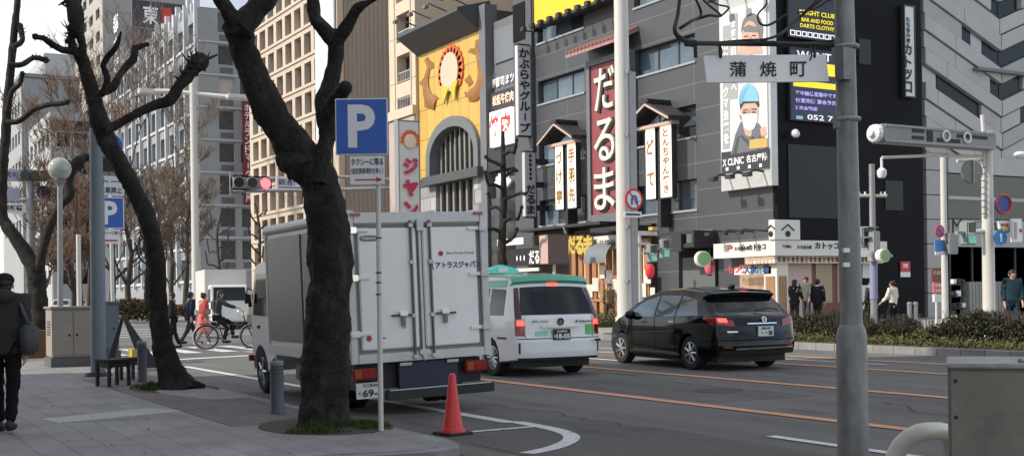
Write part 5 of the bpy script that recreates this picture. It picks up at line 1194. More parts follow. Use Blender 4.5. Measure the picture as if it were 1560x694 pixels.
    # cab
    sil = rounded([(-3.42,.5),(-3.42,1.86),(-3.55,1.96),(-4.2,1.97),(-4.40,1.90),(-4.66,1.28),(-4.70,1.20),(-4.72,.62),(-4.70,.38)], .06) + [(-4.62,.36)] + [(-4.25+.40*math.cos(a), .33+.40*math.sin(a)) for a in [math.pi-.05-(math.pi-.1)*k/10 for k in range(11)]]
    mb = MB(); ys = [(.10,.04),(.14,.0),(W/2,-.03),(W-.14,.0),(W-.10,.04)]; n = len(sil)
    vs = [Vector((x+(i if x < -4.3 else 0), y, z-(i*.5 if z > 1.7 else 0))) for y, i in ys for x, z in sil]
    mb.add(vs, [(a*n+i, a*n+(i+1) % n, (a+1)*n+(i+1) % n, (a+1)*n+i) for a in range(4) for i in range(n)] + [tuple(range(n)), tuple(range(4*n,5*n))[::-1]])
    M_cab = mat('cab_white', (.68,.685,.68), .35, coat=.4, var=.04)
    cab = mb.build('cab', M_cab, t, smooth=.6)
    mb = MB()
    for y0_, y1_ in ((.085,.097),(W-.097,W-.085)):
        MB().prism([(-3.55,y0_,1.16),(-3.58,y0_,1.80),(-4.25,y0_,1.80),(-4.52,y0_,1.18)], (0,y1_-y0_,0)).build('cab_window', M_cglass, cab)
    MB().prism([(-4.44,.18,1.84),(-4.44,W-.18,1.84),(-4.69,W-.14,1.26),(-4.69,.14,1.26)], (-.02,0,.005)).build('windscreen', M_cglass, cab)
    mb = MB(); mb.box(-4.74,-4.70,.14,.42,.72,.9); mb.build('headlamp', M_chrome, cab, bevel=.01); mb = MB(); mb.box(-4.74,-4.70,W-.42,W-.14,.72,.9); mb.build('headlamp', M_chrome, cab, bevel=.01)
    mb = MB(); mb.box(-4.3,-4.22,.075,.098,.98,1.02); mb.build('door_handle', M_blackpl, cab)
    mb = MB(); mb.cbox((-4.62,.06,.52),(.05,.08,.09)); mb.build('side_lamp', M_redlens, cab)
    mb = MB(); mb.tube([(-4.5,.09,1.55),(-4.60,.04,1.60),(-4.60,.02,1.5)], .010, 6); mb.cbox((-4.60,.02,1.43),(.04,.06,.15)); mb.build('wing_mirror', M_blackpl, cab)
    return t
build_lorry()

# ---------------- traffic far off beyond the crossing
def far_car(label, u, v, rot, col, L=4.2, W=1.75, H=1.55, cat='car', van=False):
    p = G(u, v); t = thing('far_car' if not van else 'far_van', label, cat, p, rot, 'traffic beyond the crossing', local=True)
    if van: sil = [(-.03,.3),(0,.7),(-.08,1.1),(-.2,H-.08),(-.4,H),(-2.6,H),(-3.0,H-.15),(-3.5,1.1),(-3.9,.95),(-L+.05,.7),(-L,.3)]
    else: sil = [(-.05,.3),(0,.6),(-.1,.95),(-.5,1.4),(-.7,H-.06),(-1.3,H),(-2.2,H-.03),(-2.6,H-.12),(-3.2,1.0),(-3.9,.82),(-L+.05,.65),(-L,.3)]
    s = Shell(rounded(sil,.06)+archpts(-L+.8,.34,.2)[::-1]+archpts(-.85,.34,.2)[::-1]+[(-.4,.27)], W, H, .98, L)
    s.body('body', mat('paint_'+'_'.join(str(int(c*100)) for c in col), col, .3, coat=.5), t)
    for sd in (-1,1):
        s.side([(-.75,1.02),(-.85,H-.14),(-1.7,H-.12),(-1.7,1.0)], sd, 'side_window', M_cglass, t); s.side([(-1.78,1.0),(-1.78,H-.12),(-2.5,H-.2),(-3.0,1.02)], sd, 'side_window', M_cglass, t)
        s.rear([(.72*sd,.75),(.95*sd,.75),(.95*sd,.93),(.72*sd,.93)], 'tail_lamp', M_redlens, t)
        for x in (-.85,-L+.8): wheel(t, x, sd*(W/2-.1), .31, .18, sd, 5)
    s.rear([(-.8,1.0),(.8,1.0),(.72,H-.22),(-.72,H-.22)], 'rear_window', M_cglass, t)
    # windscreen
    mb = MB(); xs_ = (-3.15,-2.62) if not van else (-3.45,-3.02); zz = (1.05,H-.16); w_ = W/2*.82
    mb.prism([(xs_[0]-.05,-w_,zz[0]),(xs_[0]-.05,w_,zz[0]),(xs_[1]-.05,w_*.9,zz[1]),(xs_[1]-.05,-w_*.9,zz[1])], (-.03,0,.02)); mb.build('windscreen', M_cglass, t)
    mb = MB(); mb.box(-L-.02,-L+.1,-.8*W/2,-.5*W/2,.6,.74); mb.build('headlamp', M_chrome, t); mb = MB(); mb.box(-L-.02,-L+.1,.5*W/2,.8*W/2,.6,.74); mb.build('headlamp', M_chrome, t)
    return t
far_car('white hatchback far off behind the globe lamp post', 124, 474, R(150), (.62,.62,.62))
far_car('silver saloon far off between the two thin lamp posts on the left', 98, 478, R(165), (.35,.36,.37))
far_car('dark blue small car far off behind the leaning tree trunk', 183, 470, R(165), (.06,.08,.12))
far_car('red tailed white car far off beside the walking man', 33, 476, R(10), (.55,.55,.56))
far_car('pale yellow small van waiting behind the cyclist', 404, 497, R(120), (.60,.56,.36), 3.6, 1.6, 1.75, 'van', True)
p = G(333, 499); t = thing('white_truck', 'white box truck facing the crossing behind the cyclist', 'lorry', p, R(172), 0 or None, local=True)
MB().box(-2.6,.9,-.95,.95,.85,2.75).build('cargo_box', mat('far_truck_box', (.55,.53,.49), .5, var=.05), t, bevel=.03)
sil = rounded([(-2.65,.45),(-2.65,1.95),(-2.9,2.05),(-3.5,2.03),(-3.85,1.3),(-3.95,.5),(-3.9,.35)], .08)
cb = MB().prism([(x,-.82,z) for x,z in sil], (0,1.64,0)).build('cab', M_cab if False else mat('far_cab', (.62,.62,.60), .4), t, bevel=.03)
MB().prism([(-3.56,-.7,1.92),(-3.56,.7,1.92),(-3.83,.74,1.32),(-3.83,-.74,1.32)], (-.03,0,.01)).build('windscreen', M_cglass, cb)
for sd in (-1,1):
    MB().box(-3.5,-2.8,sd*.82,sd*.835,1.25,1.85).build('cab_window', M_cglass, cb); MB().box(-3.98,-3.94,sd*.35,sd*.7,.62,.8).build('headlamp', M_chrome, cb)
    for x in (-3.3,-.2): wheel(t, x, sd*.72, .34, .2, sd, 5)
MB().box(-3.0,.8,-.6,.6,.4,.84).build('chassis', M_blackpl, t)
# ================================================================== street furniture
M_polew = mat('pole_cream', (.55,.53,.49), .5, var=.08, vscale=2, streak=.3); M_poleg = mat('pole_galvanised', (.26,.265,.27), .5, metal=.3, var=.25, vscale=5, streak=.3)
M_pblue = mat('sign_blue', (.018,.095,.40), .35, var=.05); M_sw = mat('sign_white_paint', (.70,.70,.69), .4, var=.04); M_sred = mat('sign_red', (.50,.035,.035), .4)
def post(u0, v0, u1, v1, D, r0, r1=None, n=14, name='post', m=None, par=None, z0=None):
    a, b = PD(u0, v0, D), PD(u1, v1, D)
    if z0 is not None: b.z = z0
    return MB().cyl(b, a, r1 or r0, r0, n).build(name, m or M_polew, par, smooth=.7)
def plate(u0, v0, u1, v1, D, th=.03, off=0):
    """board that faces up the street (+x), its corners given in the photo, at depth D in its middle"""
    c = PD((u0+u1)/2, (v0+v1)/2, D); k = D/1800; wy = (u1-u0)*k/RGT.y; h = (v1-v0)*k
    return c + Vector((off,0,0)), wy, h
def pcb(mb, c, wy, h, th=.03): return mb.cbox(c, (th, wy, h))

# -- near parking sign on a white pole
base = G(580,655,.134); D = depth(base)
t = thing('parking_sign', 'blue P parking sign on a white pole before the lorry, taxi plate below', 'sign', base)
post(574.5,150,580.5,655,D+.0,.024,.026,12,'pole',M_polew,t)
def cplate(u0, v0, u1, v1, D): k = D/1800; return PD((u0+u1)/2, (v0+v1)/2, D), (u1-u0)*k, (v1-v0)*k
def ccb(mb, c, w_, h, th, tow=0.0): return mb.cbox(c-FWD*tow, (w_, h, th), CM_M)
c, wy, h = cplate(511,150,591,236,D-.05)
pb = ccb(MB(), c, wy, h, .012).build('board', M_sw, t, bevel=.004); ccb(MB(), c, wy-.022, h-.022, .004, .008).build('blue_face', M_pblue, pb)
MB().text('P', c-FWD*.012+Vector((0,0,.005)), wy*.52, h*.76, CM_M, bold=.035, ext=.001).build('lettering', M_sw, pb)
c, wy, h = cplate(533,238,586,281,D-.05); pb = ccb(MB(), c, wy, h, .012).build('supplementary_plate', M_sw, t, bevel=.004); o_ = c-FWD*.008
mb = MB(); mb.text('タクシーに限る', o_+Vector((0,0,h*.30)), wy*.92, h*.25, CM_M, bold=.02, ext=.001); mb.text('（指定降車場所を除く）', o_+Vector((0,0,-h*.02)), wy*.92, h*.22, CM_M, bold=.012, ext=.001); mb.build('lettering', M_ink, pb)
mb = MB(); mb.cbox(o_+CM_M @ Vector((-.015,-h*.33,0)), (wy*.62,h*.05,.003), CM_M); mb.prism([o_+CM_M @ Vector(q) for q in ((wy*.26,-h*.23,0),(wy*.26,-h*.43,0),(wy*.44,-h*.33,0))], -FWD*.002); mb.build('red_arrow', M_sred, pb)
for v in (362,415,430,448): MB().ring(PD(577,v,D), .024, .008, (0,0,1), 14, 6).build('pole_clip', M_blackpl, t)

# -- grey-blue pole on the left with a round sign, cabinets beside it
base = G(150,572,.134); D = depth(base)
t = thing('lamp_column', 'thick grey blue steel column by the stools, carrying a round blue sign', 'pole', base)
post(147.5,196,150,572,D,.12,.125,18,'pole',mat('column_blue_grey', (.17,.195,.215), .5, var=.15, vscale=4, streak=.3),t)
MB().cyl(base-Vector((0,0,.0)), base+Vector((0,0,.06)), .24, .20, 18).build('base_flange', M_blackpl, t)
c, wy, h = plate(158,203,181,240,D+.05); rd = MB().disc(c, h/2, (1,0,0), .012).build('round_sign', M_sw, t); MB().disc(c+Vector((.013,0,0)), h*.46, (1,0,0), .004).build('blue_face', M_pblue, rd)
c, wy, h = plate(151,268,186,298,D+.05); pb = pcb(MB(), c, wy, h, .012).build('notice_plate', M_sw, t); mb = MB(); mb.text('トー1', c+Vector((.008,.05,h*.22)), wy*.8, h*.3, FX_M, bold=.02, ext=.001); mb.text('駐車禁止', c+Vector((.008,.0,-h*.22)), wy*.85, h*.32, FX_M, bold=.02, ext=.001); mb.build('lettering', M_ink, pb)
MB().cbox(PD(160,245,D+.05), (.15,.3,.1)).build('bracket', M_blackpl, t); MB().cbox(PD(162,255,D+.05), (.12,.36,.14)).build('black_box', M_blackpl, t)
base = G(173,545,.134); D = 30.0; base = PD(173,545,D); base.z = .134
t = thing('parking_sign', 'blue P parking sign on a thin white post beside the thick grey column', 'sign', base)
post(168,290,173,490,D,.045,.05,10,'pole',M_polew,t,.13)
c, wy, h = plate(153,300,186,348,D-.1); pb = pcb(MB(), c, wy, h, .02).build('board', M_sw, t); pcb(MB(), c+Vector((.012,0,0)), wy-.05, h-.05, .008).build('blue_face', M_pblue, pb); MB().text('P', c+Vector((.018,-.03,0)), wy*.55, h*.74, FX_M, bold=.035, ext=.002).build('lettering', M_sw, pb)
c, wy, h = plate(155,349,181,371,D-.1); pb = pcb(MB(), c, wy, h, .02).build('supplementary_plate', M_sw, t); mb = MB(); mb.text('タクシーに限る', c+Vector((.012,0,h*.25)), wy*.9, h*.25, FX_M, bold=.02, ext=.001); mb.build('lettering', M_ink, pb); pcb(MB(), c+Vector((.012,0,-h*.28)), wy*.7, h*.12, .004).build('red_arrow', M_sred, pb)

# -- cabinets
def cabinet(label, u0, u1, v0, v1, z, dep, col, doors=2):
    a, b = G(u0, v1, z), G(u1, v1, z); D = depth((a+b)/2); k = D/1800
    wy = (u1-u0)*k/RGT.y*.93; h = (v1-v0)*k; c = PD((u0+u1)/2, v1, D); x = c.x; y = c.y
    t = thing('utility_cabinet', label, 'cabinet', (x, y, z))
    m_ = mat('cabinet_'+str(int(col[0]*1000)), col, .55, var=.12, vscale=3, bump=.1, bscale=20)
    MB().box(x-dep, x+.02, y-wy/2-.03, y+wy/2+.03, z, z+.18).build('plinth', mat('plinth_grey', (.10,.10,.10), .8), t)
    MB().box(x-dep, x, y-wy/2, y+wy/2, z+.185, z+h).build('case', m_, t, bevel=.02); MB().box(x-dep-.03, x+.04, y-wy/2-.04, y+wy/2+.04, z+h+.002, z+h+.05).build('lid', m_, t, bevel=.015)
    for k_ in range(doors):
        ya = y-wy/2+.04+k_*(wy-.08)/doors; yb = ya+(wy-.08)/doors-.02; d = MB().box(x+.002, x+.018, ya, yb, z+.24, z+h-.05).build('door', m_, t, bevel=.006)
        MB().ball((x+.02,(yb-.06 if k_ == 0 else ya+.06),z+h*.55), .025, 10, 6).build('lock', M_blackpl, d)
    for s_ in (0,1):
        mb = MB()
        for q in range(6): mb.box(x-dep+.2, x-.2, y-wy/2-.012, y-wy/2-.002, z+h*.55+q*.05, z+h*.55+q*.05+.02)
    mb.build('vent_slats', M_blackpl, t)
    return t
cabinet('beige two door utility cabinet on a concrete plinth at the kerb corner', 84, 142, 470, 558, .13, .8, (.27,.235,.20))
cabinet('blue grey utility cabinet behind the thick column', 157, 181, 462, 546, .13, .5, (.11,.135,.16), 1)
# -- ochre planter box behind the cabinet
p = G(60,545,.13); t = thing('timber_planter', 'low ochre timber planter box behind the beige cabinet', 'planter', p)
MB().box(p.x-.5,p.x+.1,p.y-.6,p.y+.6,.13,.75).build('box', mat('ochre_timber', (.15,.08,.03), .7, var=.25, vscale=5, streak=.2), t, bevel=.015); MB().box(p.x-.45,p.x+.05,p.y-.55,p.y+.55,.7,.76).build('soil', M_soil, t)

# -- stools and A-board
def stool(label, u0, u1, vt, vb):
    p = G((u0+u1)/2, vb-3, .134); D = depth(p); w_ = (u1-u0)*D/1800*.82; h = (vb-vt)*D/1800*.95
    t = thing('stool', label, 'stool', p, R(20), 'black stools beside the column', local=True); M_bw = mat('black_wood', (.014,.013,.014), .6, var=.2, vscale=8)
    mb = MB()
    for k in range(4): mb.box(-w_/2+k*w_/4+.006, -w_/2+(k+1)*w_/4-.006, -w_/2, w_/2, h-.045, h)
    mb.build('seat', M_bw, t, bevel=.006)
    for a in (-1,1):
        for b_ in (-1,1): MB().box(a*w_/2*.85-.022, a*w_/2*.85+.022, b_*w_/2*.85-.022, b_*w_/2*.85+.022, 0, h-.047).build('leg', M_bw, t)
    for a in (-1,1):
        MB().box(a*w_/2*.85-.012, a*w_/2*.85+.012, -w_/2*.85+.023, w_/2*.85-.023, h-.12, h-.05).build('apron', M_bw, t); MB().box(-w_/2*.85+.023, w_/2*.85-.023, a*w_/2*.85-.012, a*w_/2*.85+.012, h-.12, h-.05).build('apron', M_bw, t)
stool('low black slatted stool nearest the viewer, in front of the thick column', 149, 196, 547, 590)
stool('low black slatted stool tucked behind the other beside the bollard', 185, 214, 545, 581)
p = G(188,560,.134); D = depth(p); k = D/1800; t = thing('a_board', 'tall narrow black folding board standing open behind the stools', 'sandwich board', p, 0)
hh = 78*k; ww = 18*k/RGT.y
MB().prism([p+Vector((.04,-.02,hh)), p+Vector((.04,.04,hh)), p+Vector((.35,.62,0)), p+Vector((.35,.28,0))], (.04,0,0)).build('leaf', M_blackpl, t)
MB().prism([p+Vector((-.05,-.02,hh)), p+Vector((-.05,.03,hh)), p+Vector((-.05,-.20,0)), p+Vector((-.05,-.36,0))], (.04,0,0)).build('leaf', M_blackpl, t)
mb = MB(); mb.box(p.x-.02,p.x+.3,p.y+.1,p.y+.2,.25,.5); mb.build('yellow_notice', mat('notice_yellow', (.5,.4,.05), .6), t)

# -- bollards
def bollard(label, u, vt, vb, w_):
    p = G(u, vb, .134); D = depth(p); r = w_/2*D/1800; h = (vb-vt)*D/1800; t = thing('bollard', label, 'bollard', p, 0, 'grey bollards along the kerb', local=True)
    m_ = mat('bollard_grey', (.085,.092,.108), .5, var=.2, vscale=6); mb = MB(); mb.lathe([(r*1.05,0),(r*1.05,.02),(r,.03),(r,h*.70)], (0,0,0), 20)
    z = h*.70; pr = [(r,z)]
    while z < h-.09: pr += [(r,z+.022),(r*.9,z+.026),(r*.9,z+.036),(r,z+.04)]; z += .04
    mb.lathe(pr+[(r,h-.05)], (0,0,0), 20); mb.build('shaft', m_, t, smooth=.5)
    MB().lathe([(r*1.02,h-.05),(r*1.02,h-.015),(r*.9,h),(0,h+.005)], (0,0,0), 20).build('cap', mat('bollard_cap', (.20,.20,.20), .5, var=.2), t, smooth=.5)
    MB().ball((0,-.02,h+.005), (r*.35,r*.35,.035), 10, 6).build('cap_knob', m_, t, smooth=9)
bollard('dark grey grooved bollard standing between the lorry cab and the big tree', 422.5, 549, 629, 21)
bollard('dark grey bollard by the stools and the leaning tree', 217, 519, 581, 14)

# -- traffic cone
p = G(690,661,.004); D = depth(p); k = D/1800; t = thing('traffic_cone', 'red traffic cone on a dark square base behind the lorry', 'traffic cone', p, R(12), local=True)
M_cone = mat('cone_red', (.62,.045,.045), .45, var=.08, vscale=8); h = 93*k; r = 17*k
MB().lathe([(r,.03),(r*.95,.05),(r*.60,h*.5),(r*.33,h*.93),(r*.27,h*.985),(r*.15,h),(0,h)], (0,0,0), 24).build('cone', M_cone, t, smooth=.6)
MB().lathe([(r*1.15,.028),(r*1.1,.06),(r*.98,.065)], (0,0,0), 24).build('collar', M_cone, t, smooth=.6)
MB().cbox((0,0,.015),(r*2.7,r*2.7,.03)).build('base', mat('cone_base', (.035,.02,.02), .7), t, bevel=.01)
p = G(702,693,.0); 

# -- pole at the right with the street name board, its arm and dead vines
D = 6.0; base = PD(1303,760,D); base.z = .13
t = thing('street_name_pole', 'scuffed grey steel pole at right holding the white street name board', 'pole', base)
M_gp = mat('scuffed_grey', (.20,.198,.192), .5, metal=.1, var=.6, vscale=9, streak=.35, detail=9)
a = PD(1285,-40,D); j = PD(1297,497,D)
MB().cyl(j, a, .0575, .049, 20).build('pole', M_gp, t, smooth=.7)
MB().lathe([(.078,-.80),(.076,-.045),(.070,-.012),(.058,.01)], j, 22).build('sleeve', M_gp, t, smooth=.5)
for v in (72,182): 
    MB().ring(PD(1288+v*.02,v,D), .055, .012, (0,0,1), 18, 6).build('clamp_band', M_poleg, t); MB().cbox(PD(1276+v*.02,v,D)-Vector((0,0,.0)), (.05,.05,.09)).build('clamp', M_poleg, t)
MB().cbox(PD(1285,98,D-.06)-Vector((.0,0,0)), (.06,.06,.16)).build('clamp_box', M_gp, t)
for v in (381,403): MB().cbox(PD(1289,v,D-.06), (.012,.04,.022)).build('small_sticker', M_sw, t)
c, wy, h = plate(1073,84,1263,126,D); k = D/1800
q = [PD(1072,85,D),PD(1258,83,D),PD(1263,124,D),PD(1077,126,D)]
bd = MB().prism(q, FWD*.02).build('name_board', mat('board_grey', (.85,.84,.82), .5, var=.06, vscale=4), t)
for g, u in (('蒲',1124),('焼',1170),('町',1216)): MB().text(g, PD(u,105.5,D)-FWD*.004, 25*k, 23*k, CM_M, bold=.010, ext=.001).build('lettering', M_ink, bd)
mb = MB(); p0, p1 = PD(1052,66,D), PD(1280,69,D); mb.tube([p0, p1], .012, 8); mb.build('arm', M_blackpl, t)
mb = MB(); mb.cbox(p0, (.03,.06,.03)); mb.tube([PD(1059,66,D),PD(1060,88,D)], .010, 6); mb.build('arm_end', M_blackpl, t)
for u in (1096,1240): mb = MB(); mb.tube([PD(u,66,D),PD(u+1,88,D)], .007, 6); mb.build('hanger', M_blackpl, t)
vt_ = thing('dead_vine', 'bare dead vine stems tangled along the arm above the street name board', 'vine', PD(1060,40,D))
M_vine = mat('vine_bark', (.045,.038,.034), .8, var=.3, vscale=20); mb = MB(); rv = random.Random(3)
def vine(pts, r):
    p, rr = smoothpath([PD(u, v, D+rv.uniform(-.12,.12)) for u, v in pts], [r*(1-.5*i/len(pts)) for i in range(len(pts))], .015); mb.tube(p, rr, 6)
vine([(1052,66),(1036,58),(1028,46),(1033,20),(1037,-15)], .014); vine([(1035,44),(1052,33),(1068,22),(1058,-5),(1050,-20)], .009); vine([(1060,30),(1080,24),(1098,24),(1076,5),(1060,-12)], .008); vine([(1098,25),(1110,12),(1090,6),(1066,-10)], .006)
vine([(1085,66),(1130,62),(1175,58),(1205,38),(1250,-5)], .008); vine([(1150,64),(1190,52),(1225,22),(1262,-10)], .007); vine([(1200,22),(1172,38),(1158,36),(1155,22),(1168,5),(1160,-12)], .007); vine([(1215,20),(1240,14),(1270,-4)], .006); vine([(1060,66),(1110,68),(1160,64),(1220,66),(1270,62)], .009); vine([(1231,66),(1237,80),(1234,92)], .005); vine([(1096,66),(1100,80),(1097,92)], .005)
mb.build('stems', M_vine, vt_, smooth=.9)

# -- metal cabinet and curved guard pipe at the right edge
D = 4.6; a = PD(1443,556,D); a.z = PD(1443,556,D).z; t = thing('steel_cabinet', 'weathered steel cabinet with a slab top at the bottom right corner', 'cabinet', (a.x,a.y,0), math.atan2(RGT.y,RGT.x)-.36, local=True)
M_rust = mat('weathered_steel', (.19,.168,.138), .6, metal=.15, var=.35, vscale=5, bump=.15, bscale=14, detail=9); zt_ = a.z
MB().box(0,.95,0,.5,.13,zt_-.012).build('case', M_rust, t, bevel=.012); MB().box(-.006,.97,-.012,.52,zt_-.010,zt_+.008).build('lid', mat('slab_grey', (.30,.285,.26), .7, var=.35, vscale=9), t, bevel=.005)
for z in (.06,.20,.42): MB().ball((.03,-.004,zt_-z), .007, 8, 5).build('rivet', M_blackpl, t)
MB().ball((.27,.10,zt_+.016), (.014,.022,.012), 10, 6).build('hinge_lug', M_poleg, t)
D = 5.3; t = thing('guard_pipe', 'cream curved steel guard pipe beside the weathered cabinet', 'guard rail', PD(1400,760,D))
pp_, rr = smoothpath([PD(1352,760,D),PD(1358,712,D),PD(1372,678,D),PD(1396,660,D),PD(1420,656,D+.1),PD(1440,658,D+.25),PD(1449,672,D+.35),PD(1452,760,D+.35)], [.041]*8, .03)
MB().tube(pp_, rr, 16).build('pipe', mat('pipe_cream', (.54,.50,.43), .45, var=.15, vscale=8), t, smooth=.9)

# -- tall masts on the far side
def mast(label, u0, u1, vb, D, w_, m_=None, z0=.15, vt=-30, name='mast'):
    p = PD((u1), vb, D); p.z = z0; t = thing(name, label, 'pole', p); r = w_/2*D/1800; top = PD(u0, vt, D)
    MB().cyl(p, Vector((p.x,p.y,top.z)), r, r*.85, 20).build('pole', m_ or M_polew, t, smooth=.7); MB().cyl(p, p+Vector((0,0,.5)), r*1.25, r*1.2, 20).build('base_collar', m_ or M_polew, t, smooth=.7); return t, p
D = 38.5; t, p = mast('tall thick cream steel mast with a no crossing sign, between taxi and estate car', 953, 953, 505, D, 25, name='street_light_mast')
MB().box(p.x-.12,p.x+.26,p.y+.10,p.y+.36,.15,8.6).build('cable_duct', mat('mast_shade_grey', (.33,.33,.33), .6, var=.1), t)  # grey box added beside the mast, standing for its shaded right side
c, wy, h = plate(949,287,981,320,D-.6); rd = MB().disc(c, h/2, (1,0,0), .03).build('round_sign', M_sred, t); MB().disc(c+Vector((.031,0,0)), h*.39, (1,0,0), .006).build('white_face', M_sw, rd)
mb = MB(); pth = [Vector((.045,-h*.13,-h*.25)),Vector((.045,-h*.13,.02)),Vector((.045,-h*.05,h*.15)),Vector((.045,h*.08,h*.15)),Vector((.045,h*.14,.0)),Vector((.045,h*.14,-.04))]; mb.tube([c+q for q in pth], .03, 6); mb.prism([c+Vector((.04,h*.14-.08,-.05)),c+Vector((.04,h*.14+.08,-.05)),c+Vector((.04,h*.14,-.18))],(.02,0,0)); mb.build('blue_arrow', M_pblue, rd)
mb = MB(); mb.cbox(c+Vector((.05,0,0)),(.012,h*.06,h*.82),Matrix.Rotation(R(38),3,'X')); mb.build('red_slash', M_sred, rd)
c, wy, h = plate(950,322,978,331,D-.6); pb = pcb(MB(), c, wy, h, .03).build('small_plate', M_sw, t); pcb(MB(), c+Vector((.018,0,0)), wy*.8, h*.3, .004).build('lettering', M_ink, pb)
for v in (110,205,345,428): MB().cbox(PD(957,v,D-.3), (.1,.12,.10)).build('strap', M_poleg, t)
D = 60; t, p = mast('tall slim cream street light with two horizontal arms behind the cyclist', 298, 299, 470, D, 12, vt=120, name='street_light')
mb = MB(); mb.tube([PD(298,143,D),PD(255,139,D),PD(218,139,D)], .12, 8); mb.build('arm', M_polew, t); mb = MB(); mb.tube([PD(298,143,D),PD(340,147,D),PD(372,148,D)], .12, 8); mb.build('arm', M_polew, t)
MB().cbox(PD(228,140,D),(.5,1.1,.25)).build('lamp_head', M_polew, t, bevel=.05); MB().cbox(PD(362,148,D),(.5,1.1,.25)).build('lamp_head', M_polew, t, bevel=.05)
for u, v, lab in ((768,358,'thin cream post beside the small pollarded tree behind the taxi'),(975,352,'thin cream signal post just right of the thick mast'),(121,357,'thin cream post left of the thick grey column')):
    D = {768:52,975:44,121:34}[u]; t, p = mast(lab, u, u, 470, D, {768:8,975:8,121:8}[u], vt=v, name='thin_post')
    if u == 975:
        MB().cbox(PD(985,355,D),(.1,.9,.16)).build('arm', M_polew, t); MB().cbox(PD(980,371,D),(.1,.6,.1)).build('arm', M_polew, t); MB().cbox(PD(995,348,D),(.25,.25,.12)).build('yellow_cap', mat('cap_yellow', (.5,.35,.08), .5), t)

# -- signals
M_sig = mat('signal_green_grey', (.22,.24,.235), .5); M_lens = mat('signal_lens_dark', (.02,.02,.02), .15)
def pedsignal(label, u, vt, vb, D, w_, teal):
    c, wy, h = plate(u-w_/2, vt, u+w_/2, vb, D); t = thing('pedestrian_signal', label, 'traffic light', c, 0, 'pedestrian signals at the far corner')
    MB().cbox(c, (.28,wy,h)).build('housing', M_sig, t, bevel=.03)
    MB().cbox(c+Vector((.15,0,h*.24)), (.02,wy*.7,h*.38)).build('stop_lens', M_lens, t); g = MB().cbox(c+Vector((.15,0,-h*.24)), (.02,wy*.7,h*.38)).build('walk_lens', mat('walk_green', (.02,.36,.27), .3, emit=.35) if teal else M_lens, t)
    mb = MB(); q = c+Vector((.165,0,-h*.24)); mb.ball(q+Vector((0,0,h*.12)), (.01,.06,.06), 8, 6); mb.cbox(q, (.012,.10,h*.14)); mb.cbox(q+Vector((0,.05,-h*.1)), (.012,.05,h*.12)); mb.cbox(q+Vector((0,-.05,-h*.1)), (.012,.05,h*.12)); mb.build('walking_figure', M_wl, t)
    MB().cbox(c+Vector((-.0,-wy/2-.12,0)), (.1,.25,.08)).build('bracket', M_sig, t)
    mb = MB(); mb.cbox(c+Vector((.22,0,h*.45)),(.2,wy*.9,.03)); mb.cbox(c+Vector((.22,0,-.02)),(.2,wy*.9,.03)); mb.build('visor', M_sig, t)
pedsignal('pedestrian signal lit green, left one of the pair beside the red lantern', 993, 372, 399, 43.5, 12, True)
pedsignal('pedestrian signal lit green, right one of the pair beside the red lantern', 1012, 364, 393, 44, 11, True)
pedsignal('pedestrian signal lit green hanging under the M of the pale building', 1474, 337, 373, 29.0, 17, True)
pedsignal('dark pedestrian signal with a pale figure on the thin post before the black wall', 1318, 345, 377, 35.0, 22, False)
D = 82; c, wy, h = plate(355,268,411,290,D); t = thing('traffic_signal', 'three lamp traffic signal showing red on a long arm behind the big tree', 'traffic light', c)
MB().cbox(c, (.35,wy,h)).build('housing', M_sig, t, bevel=.2, seg=3)
for k_, m_ in ((-.32,M_lens),(0,M_lens),(.32,mat('signal_red_lit', (1.0,.05,.06), .3, emit=3.0))):
    MB().disc(c+Vector((.17,wy*k_,0)), h*.37, (1,0,0), .04).build('lens', m_, t); MB().ring(c+Vector((.26,wy*k_,0)), h*.39, .035, (1,0,0), 20, 6).build('visor', M_sig, t)
p = PD(497,480,D); p.z = .15
MB().cyl(p, PD(500,262,D), .24, .20, 14).build('pole', M_polew, t, smooth=.7)
mb = MB(); mb.tube([PD(350,291,D),PD(500,289,D),PD(606,286,D)], .14, 8); mb.build('arm', M_poleg, t); mb = MB(); mb.tube([PD(411,272,D),PD(500,268,D),PD(606,274,D)], .12, 8); mb.build('arm', M_poleg, t); mb = MB(); mb.cbox(PD(354,280,D),(.2,.35,1.5)); mb.build('arm_end', M_poleg, t)
c, wy, h = plate(424,270,482,288,D-.5); nb2 = pcb(MB(), c, wy, h, .1).build('name_board', M_sw, t); MB().text('錦通伊勢町', c+Vector((.06,-.1,.05)), wy*.85, h*.6, FX_M, bold=.015).build('lettering', mat('dark_blue_ink', (.04,.06,.2), .5), nb2); pcb(MB(), c+Vector((.052,0,-h*.38)), wy*.9, h*.1, .01).build('blue_bar', M_pblue, nb2)

# -- far left: globe lamp, signal arm, plates
D = 29.0; c = PD(91,257,D); p = PD(92,520,D); p.z = .13; t = thing('globe_lamp', 'white glass globe street lamp on a slim grey post', 'street lamp', p)
MB().ball(c, 17*D/1800, 24, 16).build('globe', mat('globe_glass', (.27,.30,.26), .10, coat=.6, var=.25, vscale=4, emit=.03), t, smooth=9); MB().ball(c+Vector((.1,-.1,0)), .085, 12, 8).build('sun_glint', mat('sun_glint_glow', (1,.97,.85), .3, emit=8), t, smooth=9)  # glowing ball added for the sun's glint in the globe
MB().cyl(p, c-Vector((0,0,.30)), .075, .06, 14).build('post', M_poleg, t, smooth=.7); MB().lathe([(.07,-.42),(.10,-.36),(.16,-.29),(.10,-.27)], c, 16).build('collar', M_poleg, t)
MB().ball(c+Vector((0.2,.25,-.02)), (.04,.04,.04), 8, 6); 
D = 75; p = PD(49,480,D); p.z = .15; t = thing('signal_gantry', 'grey signal arm with place name plates far off at the left edge', 'traffic light', p)
MB().cyl(p, PD(46,262,D), .3, .24, 12).build('pole', M_poleg, t, smooth=.7)
